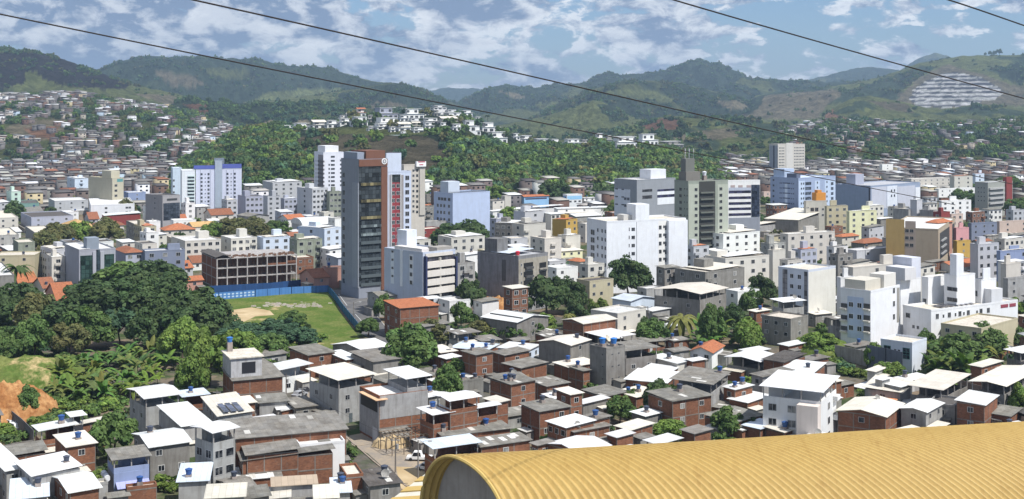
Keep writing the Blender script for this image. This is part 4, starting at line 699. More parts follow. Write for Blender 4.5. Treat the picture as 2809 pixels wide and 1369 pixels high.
# olive tower
s = block('olive-grey tower of twelve floors with dark recessed balconies and rooftop antennas', 1850, 1888, 1997, 500, 37, (.30, .33, .28), 'd', 62)
s.pxbox('front_wing', 'R', 1888.5, 1917, 506, 745, (.42, .45, .38), out=.10); s.pxbox('front_wing', 'R', 1968, 1997, 506, 745, (.42, .45, .38), out=.10); s.pxbox('balcony_recess', 'R', 1917.5, 1962, 498, 735, (.05, .05, .045), 'flat', out=.05)
s.pxwin('R', [1909], rows(520, 680, 10), 1.7, 1.5, (.35, .36, .33), off=.1); s.pxwin('R', [1977], rows(518, 676, 10), 1.7, 1.5, (.35, .36, .33), off=.1); s.pxwin('L', [1867], rows(519, 645, 8), 2.0, 1.5, (.3, .33, .28)); s.pxwin('L', [1878, 1885], rows(518, 645, 8), .7, .7, (.3, .33, .28))
for y in rows(527, 690, 10): s.pxbox('balcony', 'R', 1920, 1957, y, y+4, (.13, .14, .12), 'flat', out=.9)
u, dd = s.u('R', 1940); s.box('rooftop_block', s.X0+1, s.X0+9, s.Y0+3, s.Y1-2, s.h+.1, s.h+4.5, (.20, .19, .17)); s.box('machine_tower', s.X0+1.5, s.X0+6.5, s.Y0+4, s.Y1-3, s.h+4.51, s.h+10.5, (.17, .175, .16))
mb = MB()
for i in range(7): x, y = s.X0+2+i*.75, s.Y0+5+(i % 3)*1.2; mb.tube([(x, y, s.h+10.5), (x, y, s.h+15)], .07, 5); mb.box(x-.16, x+.16, y-.2, y-.1, s.h+13, s.h+15)
mb.build('antenna_mast', 'flat', s.root, (.45, .45, .47)); s.tank(s.X0+12, s.Y0+4, s.h+.1, 1.6, (.75, .77, .8), 2.5)
# striped office
s = block('white office block with black horizontal window bands and dark glass corner', 1990, 1997, 2085, 498, 31, (.80, .80, .80), 'w', 74, name='office_building', cat='office building')
for y in (524, 540, 555.5, 570.5, 586): s.pxbox('window_band', 'R', 1999, 2060, y-.5, y+6.5, (.02, .02, .045), 'glass', out=.08)
s.pxbox('glass_corner', 'R', 2061, 2084, 507, 595, (.015, .02, .035), 'glass', out=.15); s.pxbox('grey_band', 'R', 1999, 2060, 515, 523, (.46, .50, .60), out=.05); s.pxbox('grey_base', 'R', 1999, 2084.5, 598, 660, (.27, .29, .34), out=.1)
for px in (2004, 2025, 2048): s.pxbox('sign_panel', 'R', px, px+12, 508, 514.5, (.42, .34, .33), 'flat', out=.1)
# grey clinic
s = block('grey clinic block with white lower corner and long window bands', 1685, 1747, 1853, 496, 31, (.29, .31, .34), 'w', 50, name='clinic', cat='clinic')
s.pxbox('white_wing', 'L', 1685.5, 1729, 517, 590, (.66, .70, .78), out=.15); s.pxwin('L', [1692, 1709], rows(518, 560, 3), 2.2, .8, (.5, .5, .55), off=.15); s.pxwin('L', [1716, 1724], rows(545, 564, 2), 2.0, 1.6, (.5, .5, .55), off=.15)
s.pxbox('window_band', 'R', 1762, 1789, 520, 527, (.03, .03, .035), 'glass', out=.05); s.pxbox('window_band', 'R', 1762, 1789, 537, 546, (.03, .03, .035), 'glass', out=.05)
s.pxbox('white_band', 'R', 1803, 1850, 526, 535, (.75, .78, .82), out=.12); s.pxbox('white_band', 'R', 1803, 1850, 543, 562, (.75, .78, .82), out=.12); s.pxbox('dark_band', 'R', 1803, 1850, 520, 525.5, (.02, .02, .05), 'glass', out=.1); s.pxbox('dark_band', 'R', 1803, 1850, 535.5, 542.5, (.02, .02, .05), 'glass', out=.1)
s.box('rooftop_hall', s.X0+s.b*.52, s.X0+s.b*.92, s.Y0+5, s.Y1-4, s.h+.1, s.h+5.4, (.66, .68, .72)); 
# sky-blue tower
s = block('sky-blue tower with dotted vents on one side and balconies on the other', 2113, 2190, 2292, 491, 28, (.33, .40, .56), 'b', 48)
s.pxwin('L', [2122], rows(494, 582, 7), 1.4, 1.4, (.4, .45, .6)); s.pxbox('white_strip', 'L', 2153, 2160, 503, 590, (.60, .68, .80), out=.06)
for y in rows(502, 584, 7): s.pxbox('vent_row', 'L', 2147, 2168, y-1.3, y+1.2, (.04, .05, .09), 'flat', out=.1); s.pxwin('L', [2140, 2143.5, 2172, 2177], [y], .7, .8, (.3, .34, .5))
s.pxbox('light_bay', 'R', 2191, 2207, 497, 600, (.50, .60, .76), out=.08); s.pxbox('light_bay', 'R', 2235, 2249, 496, 600, (.50, .60, .76), out=.08); s.pxbox('light_bay', 'R', 2262, 2291, 495, 600, (.50, .60, .76), out=.08)
for y in rows(504, 585, 7): s.pxbox('balcony_bay', 'R', 2209, 2225, y-4, y+4, (.04, .05, .07), 'glass', out=.06); s.pxbox('balcony_bay', 'R', 2279, 2286, y-4, y+4, (.04, .05, .07), 'glass', out=.1)
s.pxwin('R', [2198, 2204, 2242, 2268], rows(504, 585, 7), 1.3, 1.4, (.45, .5, .6), off=.08); s.box('tower_cap', s.X0+2, s.X0+12, s.Y1-9, s.Y1-1, s.h+.1, s.h+5.5, (.40, .48, .62)); s.box('tower_cap', s.X0+1, s.X0+5, s.Y0+2, s.Y0+9, s.h+.1, s.h+3, (.12, .14, .2))
# far white tower
s = block('far white tower with tight rows of windows in front of the green hillside', 2110, 2134, 2208, 397, 33, (.60, .57, .52), 'd', 66)
s.pxwin('R', list(range(2138, 2154, 4))+list(range(2180, 2206, 4)), rows(406, 462, 8), 1.1, 1.2, (.3, .3, .3)); s.pxbox('blank_pier', 'R', 2156, 2175, 392, 468, (.66, .64, .60), out=.4)
s.pxbox('grey_side', 'L', 2111, 2133, 399, 470, (.36, .38, .44), out=.05); s.pxbox('dark_joint', 'L', 2121, 2125, 399, 470, (.08, .08, .1), out=.1)
# lilac slab
s = block('long lilac-blue slab building with blank wall, right of the sky-blue tower', 2292, 2388, 2524, 512, 20, (.30, .36, .48), 'h', 48)
s.pxbox('pale_wall', 'R', 2391, 2432, 514, 575, (.52, .54, .62), out=.1); s.pxbox('pale_wall', 'R', 2462, 2510, 512, 575, (.52, .54, .62), out=.1); s.pxbox('white_bay', 'R', 2433, 2461, 511, 575, (.68, .72, .8), out=.16); s.pxbox('edge_wall', 'R', 2511, 2524, 514, 575, (.74, .77, .83), out=.1)
s.pxwin('R', [2445, 2453], rows(523, 537, 2), 1.6, 1.7, (.3, .3, .35), off=.17); s.box('rooftop_block', s.X0+8, s.X0+18, s.Y1-10, s.Y1-3, s.h+.1, s.h+7, (.36, .38, .46)); s.pxbox('dark_slot', 'L', 2383, 2388, 515, 556, (.05, .05, .07), 'flat', out=.05)
# mustard and tan block
s = block('mustard and tan block with blank flanks and a dark balcony end', 2430, 2574, 2620, 632, 18, (.42, .35, .26), 'w', 26)
s.pxbox('mustard_wall', 'L', 2430.5, 2481, 600, 700, (.52, .36, .14), out=.10); s.pxbox('window_bay', 'L', 2483, 2512, 606, 700, (.44, .36, .30), out=.03); s.pxwin('L', [2488, 2501], rows(633, 672, 3), 1.6, 1.5, (.4, .38, .35), off=.03)
s.pxbox('dark_end', 'R', 2578, 2618, 640, 712, (.05, .05, .05), 'flat', out=.05); s.pxwin('R', [2588, 2603, 2612], rows(655, 690, 3), 1.2, 1.6, (.15, .15, .15), off=.05)
for y in (660, 678, 696): s.pxbox('balcony', 'R', 2580, 2593, y, y+4, (.3, .3, .3), out=.8)
# maroon column block
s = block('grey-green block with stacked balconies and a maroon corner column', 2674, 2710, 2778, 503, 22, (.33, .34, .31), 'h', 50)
for y in rows(516, 556, 4): s.pxbox('balcony', 'R', 2712, 2752, y, y+5, (.42, .42, .42), out=1.2); s.pxbox('painted_shadow_gap', 'R', 2712, 2752, y+5.5, y+8, (.06, .06, .06), 'flat', out=.06)  # shade beneath each balcony painted as a dark strip
s.pxbox('maroon_column', 'R', 2757, 2773, 486, 590, CLR['M'], out=1.0, inn=1.5); s.pxwin('L', [2684, 2692, 2700], rows(515, 550, 4), .8, .9, (.5, .5, .48))
# white slab on the old concrete base
s = block('white slab with two columns of square windows standing on a stained concrete base', 2135, 2217, 2292, 745, 17.5, (.62, .66, .74), 'c', 48)
s.pxbox('cream_flank', 'R', 2217.5, 2292, 747, 880, (.70, .68, .62), out=.06)
s.pxwin('L', [2172, 2193], rows(757, 841, 4), 1.4, 1.5, (.8, .8, .82)); s.pxbox('dark_strip', 'L', 2147, 2160, 738, 858, (.09, .09, .10), 'glass', out=.05); s.pxbox('dark_strip', 'L', 2206, 2215, 745, 870, (.09, .09, .10), 'glass', out=.05)
# white complex at the east
s = block('white block with blue-tinted front, corner balconies and beige penthouse', 2306, 2388, 2468, 803, 17, (.78, .79, .82), 'c', 45)
s.pxbox('blue_front', 'L', 2325, 2369, 812, 925, (.52, .60, .76), out=.08); s.pxwin('L', [2335, 2358], rows(835, 899, 3), 1.5, 1.5, (.8, .8, .82), off=.08)
for y in (836, 868, 898): s.pxbox('balcony', 'L', 2308, 2324, y-5, y+6, (.07, .07, .07), 'flat', out=.25); s.pxbox('balcony', 'L', 2370, 2387, y-4, y+9, (.07, .07, .07), 'flat', out=.25); s.pxbox('balcony_slab', 'L', 2307, 2324, y+7, y+12, (.66, .62, .55), out=.9); s.pxbox('balcony_slab', 'L', 2370, 2387, y+10, y+14, (.66, .62, .55), out=.9)
s.pxwin('R', [2452], rows(797, 869, 3), 1.3, 1.7); s.pxbox('dark_joint', 'R', 2460, 2467, 790, 885, (.30, .29, .27), out=.04)
s.box('penthouse', s.X0+.6, s.X0+s.b*.55, s.Y0+2, s.Y1-1, s.h+.1, s.h+3.2, (.58, .55, .48)); s.box('penthouse', s.X0+s.b*.56, s.X1-.5, s.Y0+1, s.Y1-4, s.h+.1, s.h+4.2, (.66, .64, .60))
s = block('tall white blank-sided block stepped with a lilac rooftop box', 2440, 2470, 2526, 770, 18, (.78, .79, .81), 'c', 55, par=.3)
s.box('rooftop_box', s.X0+s.b*.55, s.X1-.02, s.Y0+.02, s.Y1+3, s.h, s.h+6.5, (.60, .62, .70)); s.box('stair_block', s.X0-.4, s.X0+s.b*.5, s.Y1-6, s.Y1+1, s.h+.3, s.h+4, (.62, .62, .64))
s = block('square white blank wall block between the two taller white ones', 2528, 2546, 2603, 763, 19, (.78, .79, .80), 'c', 55, par=.3); s.pxwin('L', [2537], [826], 1.2, 1.6)
s = block('white stepped block crowned by the highest slim white tower', 2590, 2624, 2675, 758, 20, (.78, .79, .81), 'c', 55, par=.3)
s.box('slim_tower', s.X0+.02, s.X0+s.b*.38, s.Y0+.02, s.Y1-2, s.h, s.h+6.5, (.74, .76, .80)); s.pxwin('L', [2612], [793, 822], 3.6, 1.2, (.2, .2, .2))
s = block('smallest white stepped block at the east end of the white row', 2673, 2692, 2733, 770, 18, (.76, .77, .79), 'c', 55, par=.3); s.box('rooftop_box', s.X0+1, s.X1-3, s.Y0+.02, s.Y1-2, s.h, s.h+3.6, (.72, .74, .78)); s.pxwin('L', [2677], [805], 1.2, 1.8)
s = block('long low white building with a row of small windows and solar roof panels', 2477, 2554, 2792, 855, 11, (.79, .80, .82), 'c', 60)
s.pxwin('R', [2571, 2604, 2633, 2656, 2691, 2711], [868], 1.3, 1.6); s.pxwin('R', [2588, 2621, 2644, 2680], [867], .7, 1.0); s.pxwin('L', [2491], [865], 1.7, 1.5); s.pxwin('L', [2506, 2518], [896], .9, 1.0)
for i in range(7): s.box('solar_panel', s.X0+7+i*2.2, s.X0+8.6+i*2.2, s.Y0+2, s.Y0+6, s.h+.4, s.h+.48, (.03, .03, .04), 'glass')
s.box('rooftop_block', s.X1-12, s.X1-7, s.Y0+.02, s.Y0+5, s.h, s.h+4.6, (.66, .67, .70)); s.pxbox('sign_panel', 'R', 2745, 2765, 836, 845, (.28, .06, .08), 'flat', out=.1); s.pxbox('sign_panel', 'R', 2769, 2786, 833, 842, (.28, .06, .08), 'flat', out=.1)
s = block('small white two storey annex with green-glass windows behind the grey hoarding', 2416, 2502, 2542, 946, 7.5, (.66, .70, .77), 'c', 42, name='house', cat='house'); s.pxwin('L', [2434, 2486], [957, 968], 2.0, 1.9, (.1, .25, .22)); s.pxwin('L', [2456, 2466], [962], .7, .9)
# white tower with blue crown
s = block('white tower with royal blue crown band and grey central core', 531, 537, 663, 466, 31, (.62, .65, .78), 'd', 76)
s.pxbox('blue_band', 'R', 531.5, 589, 454, 464, (.10, .13, .42), out=.2); s.pxbox('blue_band', 'R', 610, 662.5, 450, 462, (.10, .13, .42), out=.2); s.pxbox('grey_core', 'R', 590, 609.5, 441, 570, (.38, .44, .52), out=.6, inn=2); s.box('core_top', s.X0+s.b*.40, s.X0+s.b*.62, s.Y0+1, s.Y1-1, s.h, s.h+7.5, (.36, .42, .50))
s.pxwin('R', [553, 572, 624, 644], rows(478, 563, 9), 1.3, 1.5, (.4, .42, .5)); s.pxwin('R', [563, 634], rows(478, 563, 9), .6, .8, (.4, .42, .5))
for px in (549, 576, 620, 640): s.pxbox('dark_line', 'R', px, px+1.2, 466, 572, (.25, .27, .36), out=.06)
s = block('slim white block with glazed balconies beside the blue-crowned tower', 495, 499, 535, 470, 30, (.74, .78, .82), 'w', 72, d=780)
for y in rows(482, 585, 12): s.pxbox('balcony', 'R', 515, 533, y, y+3, (.5, .62, .62), out=.6); s.pxbox('balcony_bay', 'R', 515, 533, y+3.2, y+8, (.04, .05, .06), 'glass', out=.06)
s = block('pale blue block half behind the slim glazed-balcony one', 469, 474, 499, 463, 30, (.56, .66, .76), 'w', 70, d=850); s.pxwin('R', [477], rows(495, 560, 5), 1.2, 1.5)
# white tower with dark balconies
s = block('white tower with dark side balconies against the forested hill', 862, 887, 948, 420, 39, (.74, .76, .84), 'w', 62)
s.pxwin('R', [913], rows(430, 508, 8), 3.0, 1.4, (.3, .3, .34)); s.pxwin('R', [903], rows(452, 508, 6), 1.1, 1.4, (.3, .3, .34)); s.pxwin('R', [936], rows(440, 508, 7), 1.9, 1.4, (.3, .3, .34))
for y in rows(442, 508, 7): s.pxbox('balcony', 'L', 875, 890, y-3, y+2, (.10, .09, .10), 'flat', out=1.0)
s.pxbox('side_shade_panel', 'L', 873, 887, 424, 520, (.28, .26, .27), out=.05); s.box('tank_room', s.X0+2, s.X0+12, s.Y0+2, s.Y1-2, s.h+.1, s.h+5, (.78, .79, .82)); s.pxwin('L', [867], rows(441, 497, 6), 1.2, 1.5)  # brown-grey panel on the balcony side, side shade put into its colour
# pale blue slab
s = block('pale blue slab with a huge blank wall and one window side', 1190, 1242, 1344, 533, 24, (.46, .54, .72), 'd', 48)
s.pxwin('L', [1201, 1210, 1219, 1232], rows(563, 600, 3), 1.7, 1.8, (.45, .48, .52)); s.pxwin('L', [1205, 1213, 1221, 1232], [545], 2.2, 1.7, (.3, .3, .33)); s.box('rooftop_tower', s.X0+3, s.X0+11, s.Y1-9, s.Y1-2, s.h+.1, s.h+6.3, (.54, .60, .68)); s.shed(s.h+.7, (.05, .05, .08), 'glass', 'x', .01, x0=s.X0+2, x1=s.X1-.5, y0=s.Y0+.3, y1=s.Y0+7, ov=0)
# beige block
s = block('beige windowless slab with a few windows at its far end', 243, 308, 339, 491, 24, (.46, .43, .33), 'N', 40)
s.pxwin('R', [318], rows(509, 537, 3), 2.2, 1.6, (.35, .33, .3)); s.pxbox('teal_panel', 'R', 321, 337, 491, 499, (.10, .27, .27), 'flat', out=.08); s.box('rooftop_hut', s.X0+1, s.X1-1, s.Y0+3, s.Y0+14, s.h+.1, s.h+5.2, (.52, .49, .38))
s = block('low bright white block in front of the beige slab', 225, 249, 369, 565, 10, (.76, .77, .80), 'w', 70); s.pxbox('slate_side', 'L', 225.5, 248.5, 567, 603, (.18, .22, .30), out=.06); s.pxwin('R', [291, 348, 356], rows(571, 583, 2), 1.6, 1.3)
s = block('brown-grey block with a dark glass front, left of the white balcony tower', 399, 446, 494, 539, 20, (.34, .33, .34), 'd', 45); s.pxbox('glass_front', 'R', 448, 493, 558, 605, (.02, .025, .035), 'glass', out=.1); s.pxwin('L', [425], rows(544, 571, 3), 1.3, 1.3); s.pxbox('upper_bay', 'R', 458, 486, 545, 551, (.05, .05, .05), 'flat', out=.05)
# dark glass strip block
s = block('grey block with tall dark green glass strips and a blue-grey rooftop cube', 178, 217, 317, 690, 16.5, (.36, .37, .42), 'w', 58)
s.pxbox('glass_strip', 'R', 220, 253, 702, 812, (.015, .03, .028), 'glass', out=.05); s.pxbox('glass_strip', 'R', 264, 274, 685, 800, (.02, .03, .04), 'glass', out=.05); s.pxbox('glass_strip', 'R', 286, 313, 698, 776, (.015, .03, .028), 'glass', out=.05); s.pxbox('fin', 'R', 254, 263, 690, 812, (.40, .41, .46), out=.5); s.pxbox('fin', 'R', 275, 285, 690, 812, (.40, .41, .46), out=.5)
s.box('rooftop_cube', s.X0+s.b*.22, s.X0+s.b*.55, s.Y0+.6, s.Y0+6, s.h+.1, s.h+4.8, (.26, .30, .36)); s.shed(s.h+.7, CLR['w'], 'sheet', 'x', .03, x0=s.X0, x1=s.X0+s.b*.3, y0=s.Y0, ov=0)
# unfinished frame
s = Bld('construction_frame', 'unfinished concrete frame with brick infill and scaffold poles, three storeys', 'building site', 553, 594, 815, 712, 11.3, 62)
mb = MB(); nx, ny = 8, 3
for f in range(4): mb.box(s.X0, s.X1, s.Y0, s.Y1, 3.75*f-.02 if f else 0, 3.75*f+.3 if f else .1)
for i in range(nx+1):
    for j in range(ny+1):
        x, y = s.X0+.25+(s.b-.5)*i/nx, s.Y0+.25+(s.a-.5)*j/ny; mb.box(x-.22, x+.22, y-.22, y+.22, .1, 11.2)
mb.build('concrete_frame', 'raw', s.root, (.44, .42, .41)); mb = MB()
for f in range(3): mb.box(s.X0+.1, s.X0+.22, s.Y0+.5, s.Y1-.5, 3.75*f+.31, 3.75*f+3.7)
for f in range(3): mb.box(s.X0+1, s.X1-1, s.Y0+5, s.Y0+5.15, 3.75*f+.31, 3.75*f+3.7)
mb.box(s.X0+s.b*.86, s.X1-.3, s.Y0+.2, s.Y0+.35, 7.9, 9.2); mb.box(s.X0+s.b*.62, s.X1-.3, s.Y0+.2, s.Y0+.35, 7.9, 8.6); mb.build('brick_infill', 'brick', s.root, CLR['B']); mb = MB()
for i in range(60): x = s.X0+.8+(s.b-1.6)*i/59; mb.tube([(x, s.Y0+1.2+(i % 3)*.8, .1), (x+.1, s.Y0+1.2+(i % 3)*.8, 11.6+(i % 5)*.25)], .06, 4)
mb.build('scaffold_poles', 'flat', s.root, (.12, .09, .07)); mb = MB(); r = random.Random(5)
for i in range(90): x, y = r.uniform(s.X0, s.X1), r.uniform(s.Y0, s.Y0+6); mb.box(x-.5, x+.5, y-.2, y+.2, 11.5, 11.6+r.random()*.9)
mb.build('formwork', 'raw', s.root, (.20, .12, .085)); s.gable(12.2, CLR['d'], 'raw', 'y', .28, x0=s.X0, x1=s.X0+s.b*.17)
# blue school
s = block('long sky-blue school with an orange tile roof at the foot of the wood', 1425, 1438, 1506, 542, 7.5, (.30, .52, .78), 'o', 60, name='school', cat='school'); s.pxbox('window_row', 'R', 1441, 1500, 544, 548, (.05, .06, .12), 'flat', out=.06); s.gable(s.h+.6, CLR['o'], 'tile', 'x', .3)
s = block('white building with a blue upper wall beside the orange-roofed school', 1544, 1555, 1597, 536, 9.5, (.74, .76, .78), 'w', 60); s.pxbox('blue_upper', 'R', 1556, 1596, 538, 548, (.30, .55, .80), out=.06); s.pxwin('R', [1565, 1578, 1590], [553], 2, 1.3); s.pxbox('blue_side', 'L', 1544.5, 1554, 538, 553, (.08, .25, .50), out=.06)
# arched white hall
s = Bld('hall', 'white barrel-roofed sports hall beside the red tile roof', 'hall', 800, 830, 916, 618, 5, 60)
s.walls(s.X0, s.X1, s.Y0, s.Y1, 0, 5, (.5, .5, .5)); mb = MB(); n = 10; R = s.a/2+.4; pts = [(math.cos(math.pi*i/n)*R, 5+math.sin(math.pi*i/n)*R*.38) for i in range(n+1)]
for i in range(n): (y0, z0), (y1, z1) = pts[i], pts[i+1]; mb.poly([(s.X0-.4, y0, z0), (s.X1+.4, y0, z0), (s.X1+.4, y1, z1), (s.X0-.4, y1, z1)][::-1])
mb.poly([(s.X0-.4, y, z) for y, z in pts]); mb.poly([(s.X1+.4, y, z) for y, z in reversed(pts)]); mb.build('roof', 'sheet', s.root, CLR['w'])
